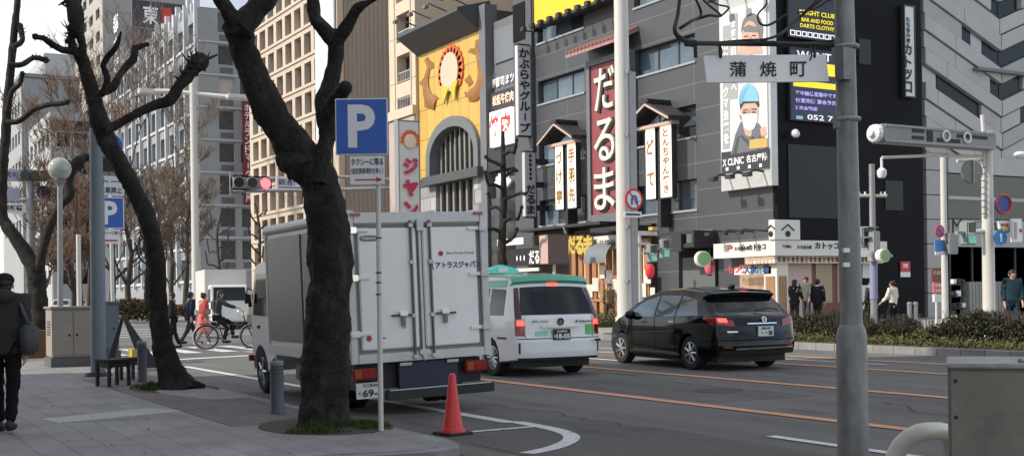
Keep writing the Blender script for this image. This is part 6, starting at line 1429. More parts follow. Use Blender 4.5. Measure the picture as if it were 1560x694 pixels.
mb = MB(); mb.tube([PD(5,260,D),PD(46,261,D),PD(78,259,D)], .12, 8); mb.build('arm', M_poleg, t); mb = MB(); mb.tube([PD(0,304,D),PD(46,304,D),PD(112,305,D)], .10, 8); mb.build('arm', M_poleg, t)
for nm, q in (('name_plate',(6,258,32,276)),('grey_plate',(2,286,27,306))):
    c, wy, h = plate(*q, D-.5); pl = pcb(MB(), c, wy, h, .1).build(nm, mat('plate_bluegrey', (.36,.38,.46), .5), t)
    if nm == 'name_plate': MB().text('新町', c+Vector((.06,0,.05)), wy*.55, h*.5, FX_M, bold=.02).build('lettering', M_dkblue, pl)
c, wy, h = plate(3,309,36,324,D-.6); pl = MB().cbox(c,(.1,wy,h)).build('direction_plate', M_sw, t, bevel=.04); MB().text('東新橋', c+Vector((.06,0,0)), wy*.7, h*.55, FX_M, bold=.02).build('lettering', M_ink, pl)
for k_, u in enumerate((38,53,68)): MB().disc(PD(u,267,D-.4), .30, (1,0,0), .3).build('lens', M_lens, t)
MB().cbox(PD(53,267,D),(.35,2.1,.75)).build('housing', M_sig, t, bevel=.15)
MB().disc(PD(66,293,D-.5), .42, (1,0,0), .1).build('round_back', M_blackpl, t)

# -- vertical kana sign beyond the lorry with a generic sun ornament
D = 55; c, wy, h = plate(607,186,636,420,D); p = Vector((c.x,c.y,0)); t = thing('upright_kana_sign', 'white upright sign with big red kana rising behind the lorry roof', 'sign', p)
MB().cbox(c,(.4,wy,h)).build('board', mat('sign_warm_white', (.62,.60,.57), .4), t, bevel=.02)
mb = MB()
for s_ in (-1,1): mb.cbox(c+Vector((0,s_*(wy/2+.02),0)),(.44,.05,h+.1))
mb.cbox(c+Vector((0,0,h/2+.03)),(.44,wy+.1,.06)); mb.build('frame', M_poleg, t)
mb = MB(); k = D/1800
for i, g in enumerate('ジャンボ'): mb.text(g, PD(622,254+i*33,D)+Vector((.3,0,0)), wy*.78, 26*k, FX_M, bold=.05)
mb.build('lettering', mat('crimson', (.50,.02,.07), .5), t)
q = PD(621,216,D)+Vector((.3,0,0)); mb = MB(); mb.ball(q, (.04,wy*.32,11*k), 18, 10); mb.build('cream_disc', mat('cream_disc', (.75,.58,.42), .5), t, smooth=9); mb = MB()
for a in range(9): an = -.2+a*.42; mb.ball(q+Vector((0,math.cos(an)*wy*.40,math.sin(an)*14*k)), (.03,.10,.10), 8, 5)
mb.build('red_dots', mat('orange_red_relief', (.6,.1,.03), .5), t)
MB().cyl(p+Vector((0,0,.15)), Vector((c.x,c.y,c.z-h/2)), .15, n=12).build('post', M_poleg, t)

# -- brown box sign, lanterns
D = 50; c, wy, h = plate(834,357,866,402,D); p = PD(843,445,D); p.z=.15; t = thing('brown_box_sign', 'blank brown box sign on a thin post behind the taxi', 'sign', p)
MB().cbox(c+Vector((-.3,0,0)),(.75,wy,h)).build('box', mat('box_brown', (.13,.085,.08), .5, var=.05), t, bevel=.04); MB().cbox(c+Vector((-.3,-wy/2-.011,0)),(.70,.02,h*.96)).build('sunlit_side', mat('box_brown_sunlit', (.48,.33,.30), .5), t); MB().cyl(p, c-Vector((.3,0,h/2)), .07, n=10).build('post', M_polew, t)  # sun-facing side: brighter copy of the brown, sunlight put into the colour
mb = MB(); mb.tube([PD(842,343,D),PD(858,345,D),PD(862,356,D)], .05, 6); mb.build('lamp_arm', M_poleg, t)
def lantern(label, u, v, w_, h_, D, col, name='paper_lantern'):
    c = PD(u, v, D); k = D/1800; t = thing(name, label, 'lantern', c, 0); r = w_/2*k; hh = h_/2*k; pr = []
    for i in range(13): zz = -hh+2*hh*i/12; q = math.sqrt(max(0,1-(zz/hh*.85)**2)); pr.append((r*q*(1 if i % 2 else .95), zz))
    MB().lathe(pr, c, 20).build('shade', mat('lantern_'+str(int(col[0]*100))+str(int(col[1]*100)), col, .6, emit=.12), t, smooth=.9)
    MB().lathe([(r*.55,hh),(r*.55,hh+.06),(0,hh+.06)], c, 14).build('top_ring', M_blackpl, t); MB().lathe([(r*.5,-hh-.06),(r*.5,-hh),(0,-hh)], c, 14).build('bottom_ring', M_blackpl, t); MB().cyl(c+Vector((0,0,hh)), c+Vector((0,0,hh+.4)), .015, n=6).build('cord', M_blackpl, t); return t, c, r
lantern('large plain red paper lantern under the green signals', 990, 412, 15, 21, 46, (.55,.03,.04))
t, c, r = lantern('pink red paper lantern with dark kanji at the corner shop', 1081, 406, 16, 23, 46, (.55,.10,.14)); MB().text('居酒', c+Vector((r+.02,-.02,0)), .24, .5, FX_M, True, .03).build('lettering', M_ink, t)
lantern('large plain red lantern hanging low behind the lantern pair', 1050, 430, 1, 1, 46, (.5,.03,.04)) if False else None
def roundsign(label, u, v, r_, D, face):
    c = PD(u, v, D); t = thing('round_sign', label, 'sign', c); r = r_*D/1800; MB().disc(c-Vector((.12,0,0)), r, (1,-.2,0), .22).build('drum', M_sw, t); MB().disc(c+Vector((.098,-.02,0)), r*.86, (1,-.2,0), .02).build('face', face, t); MB().cbox(c+Vector((-.1,r+.1,0)),(.1,.3,.08)).build('bracket', M_poleg, t)
roundsign('round green and white shop sign above the pink lantern', 1071, 394, 12, 45.5, mat('face_green', (.22,.42,.13), .5)); roundsign('round pale green sign on the thin post before the black wall', 1346, 389, 10, 34.5, mat('face_palegreen', (.25,.38,.16), .5))

# -- right hand corner: posts, gantry, signs
D = 35; t, p = mast('thin tapering grey post with a cross bar in front of the black wall', 1328, 1331, 470, D, 10, M_poleg, vt=250, name='bracket_post')
mb = MB(); mb.tube([PD(1306,298,D),PD(1351,298,D)], .05, 8); mb.build('cross_bar', mat('bar_cream', (.45,.44,.34), .5), t)
for u in (1309,1318,1330,1342,1348): MB().cyl(PD(u,298,D), PD(u,292,D), .03, n=8).build('insulator', M_sw, t)
c, wy, h = plate(1309,381,1333,391,D-.4); pcb(MB(), c, wy, h, .05).build('white_plate', M_sw, t); MB().cbox(PD(1331,375,D-.2),(.3,.25,.9)).build('control_box', M_poleg, t, bevel=.02); MB().cyl(PD(1331,455,D-.01),PD(1331,395,D-.01),.115,n=12).build('blue_sleeve', mat('sleeve', (.22,.22,.33), .6), t)
D = 31; t, p = mast('white post with round red and blue parking signs left of the signal gantry', 1438, 1440, 490, D, 10, M_polew, vt=236, name='sign_post')
for nm, v, r_, m1, m2 in (('no_parking_sign',352,9.5,mat('sign_purple', (.20,.12,.42), .4),M_sred),('blue_sign',374,9,M_pblue,M_pblue)):
    c = PD(1431,v,D-.3)
    if nm == 'no_parking_sign': d_ = MB().disc(c, r_*D/1800, (1,0,0), .03).build(nm, M_sred, t); MB().disc(c+Vector((.031,0,0)), r_*.75*D/1800, (1,0,0), .008).build('blue_face', mat('sign_purple', (.12,.12,.45), .4), d_); MB().cbox(c+Vector((.045,0,0)),(.01,.05,.26),Matrix.Rotation(R(45),3,'X')).build('red_slash', M_sred, d_)
    else: pb = MB().cbox(c,(.03,.36,.30)).build(nm, mat('sign_lightblue', (.08,.22,.55), .4), t); MB().cbox(c+Vector((.018,0,-.2)),(.03,.36,.08)).build('white_plate', M_sw, t)
MB().cbox(PD(1448,371,D-.2),(.25,.3,.55)).build('control_box', M_poleg, t, bevel=.02)
D = 29.5; t, p = mast('thick white signal gantry pole with a long boxed arm over the road', 1506, 1507, 495, D, 19, M_polew, vt=200, name='signal_gantry_pole')
top = PD(1512,217,D); LA = 4.05; e = top+Vector((0,-LA,0)); M_gan = mat('gantry_grey', (.23,.235,.23), .5, var=.15, vscale=2)
bm_ = MB().box(top.x-.20,top.x+.20,e.y,top.y-.1,top.z-.21,top.z+.21).build('arm', M_gan, t, bevel=.03)
MB().lathe([(.22,0),(.20,.12),(.10,.16),(.08,.22),(0,.24)], Vector((top.x,e.y,top.z)), 12, (0,-1,0)).build('arm_cap', M_sw, bm_)
for (y0_,y1_,z0_,z1_) in ((.95,1.35,-.1,-.02),(.95,1.35,.06,.14),(1.45,1.65,-.13,.13),(1.8,2.6,-.12,-.03),(2.5,3.6,.02,.10)): MB().box(top.x+.202,top.x+.215,e.y+y0_,e.y+y1_,top.z+z0_,top.z+z1_).build('arm_slot', M_blackpl, bm_)
for (y0_,y1_) in ((1.85,2.35),(2.6,3.1)): MB().ring(Vector((top.x+.22,e.y+(y0_+y1_)/2,top.z+.03)), .12, .03, (1,0,0), 14, 6).build('arm_fitting', M_sw, bm_)
MB().box(top.x+.201,top.x+.23,e.y+.05,top.y-.2,top.z-.205,top.z-.15).build('arm_rail', M_poleg, bm_); MB().box(top.x+.201,top.x+.23,e.y+.05,top.y-.2,top.z+.15,top.z+.205).build('arm_rail', M_poleg, bm_)
mb = MB(); mb.tube([PD(1505,238,D),PD(1420,237,D-.9),PD(1344,240,D-1.8)], .035, 8); ca = mb.build('camera_arm', M_polew, t); q = PD(1343,240,D-1.8); mb = MB(); mb.cyl(q, q-Vector((0,0,.28)), .03, n=8); mb.lathe([(.05,-.24),(.11,-.30),(.11,-.40),(.08,-.47),(0,-.49)], q, 14); mb.build('camera', M_sw, ca, smooth=.6)
c = PD(1480,262,D-.5); MB().lathe([(.30,0),(.28,.05),(0,.07)], c, 24, (1,-.3,0)).build('round_sign_back', mat('back_grey', (.20,.20,.18), .5, var=.2), t); mb = MB(); mb.cbox(c+Vector((.08,-.02,0)),(.02,.05,.55)); mb.build('back_strap', M_poleg, t)
mb = MB(); mb.tube([PD(1458,245,D-.2),PD(1500,243,D)], .04, 8); mb.build('bracket', M_polew, t); mb = MB(); mb.tube([PD(1462,355,D-.2),PD(1507,351,D)], .06, 8); mb.build('bracket', M_polew, t)
mb = MB(); mb.tube([PD(1496,175,D-.1),PD(1498,205,D-.1),PD(1499,330,D-.1)], .045, 8); mb.build('conduit', M_polew, t)
for v in range(255,330,10): MB().ring(PD(1498.5,v,D-.1), .05, .012, (0,0,1), 10, 5).build('conduit_ring', M_poleg, t)
def board(label, u0, v0, u1, v1, D, m_, pieces=(), name='sign_board', cat='sign', post_v=None):
    c, wy, h = plate(u0,v0,u1,v1,D); t = thing(name, label, cat, c); b_ = MB().cbox(c,(.08,wy,h)).build('board', m_, t, bevel=.015)
    for tx, dv, hp, mm in pieces: MB().text(tx, c+Vector((.046,0,dv*h)), wy*.85, h*hp, FX_M, bold=.02, ext=.003).build('lettering', mm, b_)
    mb = MB(); mb.cbox(c+Vector((-.06,0,0)),(.04,wy*.6,.05)); mb.build('back_bar', M_poleg, t)
    if post_v: q = PD((u0+u1)/2, post_v, D); q.z = .15; MB().cyl(q-Vector((.06,0,0)), c-Vector((.06,0,h/2)), .03, n=8).build('post', M_polew, t)
    return t, c, wy, h
D = 29; t, c, wy, h = board('yellow banded small sign right of the gantry pole', 1519, 336, 1538, 349, D, M_sw, (('高級',.0,.4,M_sred),)); pcb(MB(), c+Vector((.03,0,-h*.38)), wy*.98, h*.2, .04).build('yellow_band', mat('band_yellow', (.65,.5,.08), .5), t)
t, c, wy, h = board('white signal box at the right edge of the picture beside the small yellow sign', 1538, 333, 1558, 369, D, M_sw)
MB().cbox(c+Vector((.05,-wy*.22,0)),(.02,wy*.22,h*.7)).build('slot', mat('slot_grey', (.35,.35,.35), .5), t); MB().cbox(c+Vector((.05,wy*.3,0)),(.02,.08,.08)).build('red_mark', M_sred, t)
c = PD(1527,312,D); t = thing('warning_roundel', 'round blue and red painted roundel above the small yellow sign', 'sign', c); MB().disc(c, .24, (1,-.2,0), .03).build('disc', mat('roundel_blue', (.03,.07,.25), .4), t); MB().ring(c+Vector((.04,0,.02)), .22, .03, (1,-.2,0), 20, 6).build('rim', M_sred, t); MB().cbox(c-Vector((.05,0,-.0)),(.05,.3,.06)).build('bracket', M_poleg, t)
c = PD(1523,362,D); t = thing('blue_roundel', 'round bright blue sign under the small yellow sign', 'sign', c); MB().disc(c, .19, (1,-.2,0), .03).build('disc', mat('roundel_bright', (.03,.22,.55), .4), t); MB().cbox(c-Vector((.05,0,0)),(.05,.3,.06)).build('bracket', M_poleg, t); MB().cbox(c+Vector((.04,0,0)),(.01,.06,.2)).build('white_bar', M_sw, t)
c = PD(1556,236,D); t = thing('lamp_head', 'small white street lamp head at the right edge', 'street lamp', c); MB().ball(c, (.12,.26,.09), 14, 8).build('head', M_sw, t, smooth=9); MB().tube([c, c+Vector((-.1,.6,.05))], .03, 8).build('arm', M_polew, t)
D = 32; t, c, wy, h = board('red sign with white rows on a white pedestal before the pale tiled pier', 1420, 429, 1438, 447, D, mat('sign_salmon', (.55,.10,.10), .5), (('営業中',.22,.3,M_wl),('空室有',-.22,.3,M_wl)), 'pedestal_sign', post_v=472); q = PD(1429,472,D); q.z=.15; MB().cbox(q+Vector((0,0,.04)),(.4,.5,.08)).build('foot', M_sw, t); MB().cbox(c-Vector((0,0,h/2+.12)),(.07,wy,.2)).build('white_panel', M_sw, t)
t, c, wy, h = board('brown framed menu board behind the red pedestal sign', 1416, 408, 1440, 430, 40, mat('menu_brown', (.16,.07,.05), .6), (('お品書',.2,.3,mat('peach_ink', (.6,.4,.3), .5)),), 'menu_board', 'menu board', 470)
xw_ = -35.97; a_, c_ = FX(1371,398,xw_), FX(1386,418,xw_); t = thing('red_notice', 'small red and white notice on the black end wall near the ground', 'notice', (xw_,a_.y,c_.z)); bx(MB(), mapX(xw_+.03), a_.y, c_.y, 0, .03, c_.z+.12, a_.z).build('board', M_sred, t); bx(MB(), mapX(xw_+.03), a_.y, c_.y, 0, .03, c_.z-.1, c_.z+.115).build('white_strip', M_sw, t); MB().text('禁煙', Vector((xw_+.035,(a_.y+c_.y)/2,(a_.z+c_.z)/2+.1)), .3, .2, FX_M, bold=.02).build('lettering', M_wl, t)
D = 36; q = PD(1455,470,D); q.z = .15; t = thing('display_rack', 'black shop display rack right of the white sign post', 'rack', q); mb = MB(); mb.cbox(q+Vector((0,-.3,.75)),(.05,.05,1.5)); mb.cbox(q+Vector((0,.3,.75)),(.05,.05,1.5)); mb.build('upright', M_blackpl, t)
for k_ in range(4): sh_ = MB().cbox(q+Vector((.1,0,.3+k_*.36)),(.3,.6,.03)).build('shelf', M_blackpl, t)
for k_ in range(4):
    for j_ in range(3): MB().cbox(q+Vector((.12,-.2+j_*.2,.40+k_*.36)),(.12,.14,.14+.04*(j_ % 2))).build('packet', M_sw if (k_+j_) % 3 == 0 else M_blackpl, t, bevel=.01)
for u, lab in ((1290,'short grey bollard pipe in the hedge gap, left one of two'),(1297,'short grey bollard pipe in the hedge gap, right one of two')):
    D = 31; q = PD(1455-1455+ (1386 if u == 1290 else 1395),500,D); q.z=.19; t = thing('gap_bollard', lab, 'bollard', q, 0, 'pipes in the hedge gap'); zt_ = PD(1390,464,D).z; MB().cyl(q, Vector((q.x,q.y,zt_)), .06, n=14).build('shaft', M_poleg, t, smooth=.7); MB().lathe([(.068,0),(.068,.05),(.04,.08),(0,.085)], Vector((q.x,q.y,zt_)), 14).build('cap', M_poleg, t, smooth=.6)
# ================================================================== trees, hedges, weeds
M_bark = mat('dark_bark', (.027,.0235,.0205), .92, var=.7, vscale=7, bump=1.0, bscale=26, spec=.15, detail=10)
def barkmat(m):
    nt = m.node_tree; b = nt.nodes['Principled BSDF']; src = b.inputs['Base Color'].links[0].from_socket; tc = nt.nodes.new('ShaderNodeTexCoord'); mp = nt.nodes.new('ShaderNodeMapping'); mp.inputs['Scale'].default_value = (1,1,.45)
    n = nt.nodes.new('ShaderNodeTexNoise'); n.inputs['Scale'].default_value = 4.5; n.inputs['Detail'].default_value = 10; n.inputs['Roughness'].default_value = .7
    r = nt.nodes.new('ShaderNodeMapRange'); r.inputs[1].default_value = .52; r.inputs[2].default_value = .66; r.inputs[3].default_value = 0; r.inputs[4].default_value = .75
    mu = nt.nodes.new('ShaderNodeMixRGB'); mu.inputs[2].default_value = (.070,.062,.052,1); v = nt.nodes.new('ShaderNodeTexVoronoi'); v.feature = 'DISTANCE_TO_EDGE'; v.inputs['Scale'].default_value = 34
    nt.links.new(tc.outputs['Object'], mp.inputs[0]); nt.links.new(mp.outputs[0], n.inputs['Vector']); nt.links.new(mp.outputs[0], v.inputs['Vector']); nt.links.new(n.outputs[0], r.inputs[0]); nt.links.new(r.outputs[0], mu.inputs[0]); nt.links.new(src, mu.inputs[1]); nt.links.new(mu.outputs[0], b.inputs['Base Color'])
    old = b.inputs['Normal'].links[0].from_node; bp = nt.nodes.new('ShaderNodeBump'); bp.inputs['Strength'].default_value = .35; bp.inputs['Distance'].default_value = .015; rr = nt.nodes.new('ShaderNodeMapRange'); rr.inputs[2].default_value = .12
    nt.links.new(v.outputs['Distance'], rr.inputs[0]); nt.links.new(rr.outputs[0], bp.inputs['Height']); nt.links.new(old.outputs[0], bp.inputs['Normal']); nt.links.new(bp.outputs[0], b.inputs['Normal']); old.inputs['Distance'].default_value = .04
barkmat(M_bark)
M_bark2 = mat('brown_bark', (.075,.058,.048), .9, var=.4, vscale=4, bump=.6, bscale=14, spec=.2)
M_twig = mat('red_brown_twigs', (.15,.095,.07), .9, var=.3, vscale=.6, spec=.2); M_twigg = mat('grey_brown_twigs', (.15,.118,.095), .9, var=.3, vscale=.6, spec=.2)
def pollard(label, D0, limbs, base, twigs=True, seed=1, mt=M_bark, n=14, step=.07, dd=.35, jit=.15, group='pollarded street trees'):
    """limbs: list of (part name, [(u, v, width px)], depth drift); the tree's shape as seen, with its limbs spread in depth"""
    rg = random.Random(seed); t = thing('pollarded_tree', label, 'tree', base, 0, group); allp = []
    tr = None
    for i, (nm, pts, drift) in enumerate(limbs):
        P = [PD(u, v, D0 + drift*k/max(1, len(pts)-1)) for k, (u, v, w_) in enumerate(pts)]; r = [w_/2*D0/1800 for u, v, w_ in pts]
        p, rr = smoothpath(P, r, step); mb = MB(); mb.tube(p, rr, n, True, jit, seed+i)
        # burls and snags
        for k in range(2, len(p)-2, 4):
            if rg.random() < .75:
                d = Vector((rg.uniform(-1,1), rg.uniform(-1,1), rg.uniform(-.6,.8))).normalized(); q = rr[k]
                mb.ball(p[k]+d*q*.72, (q*rg.uniform(.2,.42), q*rg.uniform(.2,.42), q*rg.uniform(.25,.6)), 8, 6)
        if nm == 'limb' and not twigs:
            mb.ball(p[-1], rr[-1]*1.08, 12, 8)
            for k in range(14):
                d = Vector((rg.uniform(-1,1), rg.uniform(-1,1), rg.uniform(-1,1))).normalized(); mb.ball(p[-1]+d*rr[-1]*.7, rr[-1]*rg.uniform(.3,.55), 8, 6)
        if nm == 'limb' and twigs:
            e = p[-1]; q = rr[-1]
            mb.ball(e, q*1.25, 10, 7)
            for k in range(7):
                d = Vector((rg.uniform(-1,1), rg.uniform(-1,1), rg.uniform(-1,1))).normalized(); mb.ball(p[max(0,len(p)-1-k//2)]+d*q*.8, (q*rg.uniform(.4,.75),q*rg.uniform(.4,.75),q*rg.uniform(.4,.75)), 8, 6)
            for k in range(20):
                d = Vector((rg.uniform(-1,1), rg.uniform(-1,1), rg.uniform(-.8,1))).normalized(); s0 = p[max(0,len(p)-1-k//6)]; mb.tube([s0+d*q*.6, s0+d*q*rg.uniform(1.2,1.9), s0+d*q*rg.uniform(1.5,2.6)+Vector((0,0,q*.4))], [q*.22,q*.12,q*.04], 5)
            for k in range(3, len(p)-1, 2):
                if rg.random() < .8:
                    d = Vector((rg.uniform(-1,1), rg.uniform(-1,1), rg.uniform(-.8,.8))).normalized(); mb.tube([p[k]+d*rr[k]*.7, p[k]+d*rr[k]*rg.uniform(1.3,2.0)], [rr[k]*.28, rr[k]*.08], 5)
        o = mb.build(nm, mt, t if tr is None or nm != 'twig' else tr, smooth=.9)
        if tr is None: tr = o
    return t
b_ = G(492,648,.13); DT = depth(b_)
pollard('large dark pollarded plane tree on the near pavement, forking in front of the lorry', DT, [
    ('trunk', [(496,664,100),(494,642,80),(493,610,74),(496,560,72),(499,500,70),(503,440,67),(504,390,68),(500,345,64),(493,305,64),(484,272,62),(464,244,60),(434,203,54),(410,168,50),(396,140,48),(383,108,43),(370,72,42),(365,48,44),(360,34,46)], .3),
    ('limb', [(362,44,30),(348,18,22),(336,0,20),(322,-24,20)], -.3), ('limb', [(364,46,40),(382,24,36),(402,2,34),(416,-20,32),(428,-45,30)], .3),
    ('limb', [(486,282,34),(489,250,28),(497,215,24),(498,185,30),(496,160,36),(503,128,26),(511,94,24),(512,66,26),(510,58,28)], .45),
    ('limb', [(510,64,24),(494,46,22),(480,26,20),(477,6,20),(474,-20,18)], .1), ('limb', [(511,64,22),(524,48,20),(536,28,18),(546,12,16),(566,2,6),(584,-6,4)], -.2),
    ('limb', [(500,172,26),(514,148,22),(526,134,20)], -.25), ('limb', [(462,262,44),(446,248,40),(438,244,34)], .1), ('root_flare', [(486,634,36),(468,646,24),(458,654,12)], -.2), ('root_flare', [(502,634,36),(518,646,24),(528,654,12)], .1)], b_, False, 3, n=26, step=.04)
b_ = G(268,592,.13); DT = depth(b_)
pollard('slender dark pollarded tree leaning left, with a long spiky side limb', DT, [
    ('trunk', [(272,598,66),(266,580,46),(256,552,38),(245,508,30),(240,450,27),(238,400,27),(231,355,27),(214,308,27),(193,268,27),(177,238,27),(163,212,30),(153,188,29),(145,160,25),(138,132,22),(130,105,20),(122,84,22)], .3),
    ('limb', [(124,88,14),(126,70,11),(121,52,14),(117,30,24),(112,8,23),(104,-20,22)], 0), ('limb', [(121,86,14),(110,72,11),(108,58,11),(115,42,18)], 0), ('limb', [(110,78,12),(95,76,11),(80,68,10),(66,58,8),(54,56,8)], -.3),
    ('limb', [(160,196,16),(182,188,13),(210,172,14),(236,160,15),(260,152,18),(272,132,17),(284,118,20),(296,102,24),(304,94,24)], .5), ('limb', [(300,96,8),(316,90,5),(330,84,3)], .2),
    ('limb', [(142,150,12),(158,140,12),(172,134,14),(180,118,10),(190,104,11),(204,90,13),(206,74,11),(224,68,6)], .6), ('limb', [(158,142,10),(164,118,10),(157,100,9),(166,84,9),(178,70,8),(184,50,3)], -.3),
    ('root_flare', [(272,584,34),(296,588,20),(312,590,10)], 0)], b_, True, 5, n=14, step=.07)
b_ = G(65,524,.13); DT = depth(b_)
pollard('dark pollarded tree with forked trunk at the left edge of the picture', DT, [
    ('trunk', [(66,530,42),(64,515,32),(61,480,28),(57,440,27),(54,412,28),(44,394,24),(28,368,20),(12,346,19),(2,322,18),(3,270,16),(8,215,14),(11,165,13),(15,120,13),(20,70,11),(26,10,10),(29,-20,9)], .4),
    ('limb', [(11,186,9),(30,184,8),(50,168,8),(72,160,8),(90,158,8),(102,156,7)], -.5), ('limb', [(12,100,9),(34,98,8),(52,88,8),(70,92,8)], .6), ('limb', [(20,72,9),(34,62,8),(30,40,9)], .4), ('limb', [(11,170,8),(18,140,8),(30,128,7),(34,112,6)], -.3),
    ('limb', [(58,412,16),(66,378,13),(78,340,13),(92,312,13),(106,298,14),(104,276,14),(112,254,15),(122,244,17),(132,240,10)], .5)], b_, True, 9, n=12, step=.10)
def far_pollard(label, u, vb, vt, D, seed, spread=16, w0=8):
    rg = random.Random(seed); q = PD(u, vb, D); q.z = .15; H = vb-vt; L_ = [('trunk', [(u,vb,w0*1.3),(u+rg.uniform(-2,2),vb-H*.25,w0),(u+rg.uniform(-3,3),vb-H*.5,w0*.85),(u+rg.uniform(-3,3),vb-H*.72,w0*.7),(u+rg.uniform(-5,5),vt+4,w0*.45)], .2)]
    for k in range(9):
        f = .25+.65*k/9; s_ = (-1 if k % 2 else 1)*spread*rg.uniform(.5,1); v = vb-H*f; L_.append(('limb', [(u,v,w0*.5),(u+s_*.5,v-6,w0*.42),(u+s_*.8,v-rg.uniform(3,14),w0*.42),(u+s_,v-rg.uniform(8,26),w0*.36)], rg.uniform(-1,1)*D/40))
    return pollard(label, D, L_, q, True, seed, M_bark2 if D > 70 else M_bark, 8, .22, jit=.2, group='small pollarded trees across the street')
far_pollard('small knobbly dark tree behind the lorry, before the black narrow front', 766, 430, 196, 50, 21, 36, 13)
far_pollard('small dark pollarded tree right of the tall white street light', 334, 455, 312, 75, 22, 22, 5.5); far_pollard('small dark pollarded tree just left of the lorry cab', 393, 455, 305, 78, 23, 16, 6); far_pollard('small dark pollarded tree behind the leaning tree trunk', 222, 460, 335, 70, 24, 18, 5.5)
# bare twiggy trees down the street
def twig_tree(label, u, vb, vt, D, wpx, seed, mtw, n0=6):
    rg = random.Random(seed); b_ = PD(u, vb, D); b_.z = .15; top = PD(u, vt, D).z; H = top-.15; Wd = wpx/2*D/1800
    t = thing('bare_tree', label, 'tree', b_, 0, 'bare twiggy trees down the street'); tb = MB(); cb = MB()
    trunk = [b_+Vector((rg.uniform(-.15,.15)*k, rg.uniform(-.15,.15)*k, H*.16*k)) for k in range(5)]; tr = [.017*H*(1-.16*k) for k in range(5)]; tb.tube(trunk, tr, 8, True, .15, seed)
    def grow(p, d, ln, r, lv):
        q = p; pts = [p]; dd_ = d.copy()
        for k in range(3):
            dd_ = (dd_+Vector((rg.uniform(-.22,.22),rg.uniform(-.22,.22),rg.uniform(-.05,.16)))).normalized(); q = q+dd_*ln/3; pts.append(q)
        (tb if lv < 2 else cb).tube(pts, [r, r*.8, r*.62, r*.45], 5 if lv < 2 else 3, False)
        if lv < 5:
            for k in range(3 if lv < 2 else 4 if lv < 4 else 3):
                a = rg.uniform(0, 6.28); nd = (dd_*1.0+Vector((math.cos(a), math.sin(a), rg.uniform(-.1,.7)))*rg.uniform(.45,.8)).normalized(); s_ = pts[rg.choice((1,2,3,3))]; grow(s_, nd, ln*rg.uniform(.55,.78), max(r*.5,.019), lv+1)
    for k in range(n0):
        a = 6.28*k/n0+rg.uniform(-.4,.4); f = rg.uniform(.3,.95)*4; i = int(f); s_ = trunk[i]; grow(s_, Vector((math.cos(a)*.62, math.sin(a)*.62, rg.uniform(.5,1.1))).normalized(), min(H*.28, Wd*.95), tr[i]*.55, 0)
    grow(trunk[-1], Vector((0,0,1)), H*.3, tr[-1]*.8, 0)
    tb.build('trunk', M_bark2, t, smooth=.9); cb.build('crown', mtw, t)
for a in (('bare reddish twiggy tree behind the globe lamp post',112,468,190,62,95,31,M_twig),('bare reddish twiggy tree just left of the thick grey column',135,468,215,75,80,32,M_twig),('bare grey twiggy tree just right of the leaning trunk',196,468,175,78,110,33,M_twigg),('bare grey twiggy tree between the leaning trunk and the tall white street light',244,466,160,88,105,34,M_twigg),('bare grey twiggy tree behind the tall white street light',282,462,200,100,80,35,M_twigg),('bare grey twiggy tree in front of the tall pale fins',170,464,150,92,120,37,M_twigg),('bare reddish twiggy tree between the globe lamp and the thick grey column',124,466,180,70,100,38,M_twig),('bare grey twiggy tree low behind the walkers on the crossing',262,462,215,96,90,39,M_twigg),('bare brown twiggy tree far off in the gap left of the globe lamp',62,468,250,85,90,36,M_twigg)): twig_tree(*a)

# hedge and ground cover by the far kerb, made of many small leaves
M_leaf = mat('hedge_leaf', (.034,.034,.017), .6, var=.6, vscale=2.2, spec=.3); M_leafy = mat('yellow_green_leaf', (.095,.092,.036), .7, var=.5, vscale=1.5, spec=.2); M_grass = mat('grass_blade', (.045,.070,.018), .7, var=.4, vscale=5, spec=.2); M_dry = mat('dry_leaf', (.13,.095,.055), .8, var=.4, vscale=1, spec=.1)
def leaves(mb, f, n, size, rg):
    for _ in range(n):
        p = f(rg); d = Vector((rg.gauss(0,1), rg.gauss(0,1), rg.gauss(.4,1))).normalized(); e = d.orthogonal().normalized(); e = Matrix.Rotation(rg.uniform(0,6.28),3,d) @ e; g = d.cross(e); s_ = size*rg.uniform(.6,1.4)
        mb.add([p-e*s_, p+g*s_*.5, p+e*s_, p-g*s_*.5], [(0,1,2,3)])
def hedge(label, x0, x1, y0, y1, h, seed, n, mt=M_leaf):
    rg = random.Random(seed); t = thing('hedge', label, 'hedge', ((x0+x1)/2,(y0+y1)/2,.19), 0, 'clipped hedges by the far kerb'); mb = MB(); st = MB()
    def f(r):
        x = r.uniform(x0,x1); y = r.uniform(y0,y1); hh = h*(.72+.42*noise.noise(Vector((x*1.1,y*1.1,seed)))+.2*noise.noise(Vector((x*3,y*3,seed+9)))); ed = min(1, (x-x0)/.4, (x1-x)/.4, (y-y0)/.35+.35); hh *= max(.35,ed)**.5
        return Vector((x+r.gauss(0,.03), y+r.gauss(0,.05), .2+hh*math.sqrt(r.random())))
    leaves(mb, f, int(n*1.3), .034, rg)
    mb.build('foliage', mt, t)
    x = x0+.15
    while x < x1-.1:
        y = rg.uniform(y0+.1,y1-.1); b0 = Vector((x,y,.18))
        for k in range(4): d = Vector((rg.uniform(-.3,.3),rg.uniform(-.3,.3),1)); st.tube([b0, b0+d*h*.5, b0+d*h*.8+Vector((rg.uniform(-.1,.1),0,.1))], [.016,.011,.006], 4, False)
        x += .09
    st.build('stems', M_bark2, t)
hx = [G(u,512,.19).x for u in (1205,1298,1388,1402,1580)]
hp = lambda u: FY(u, 500, 21.6).x
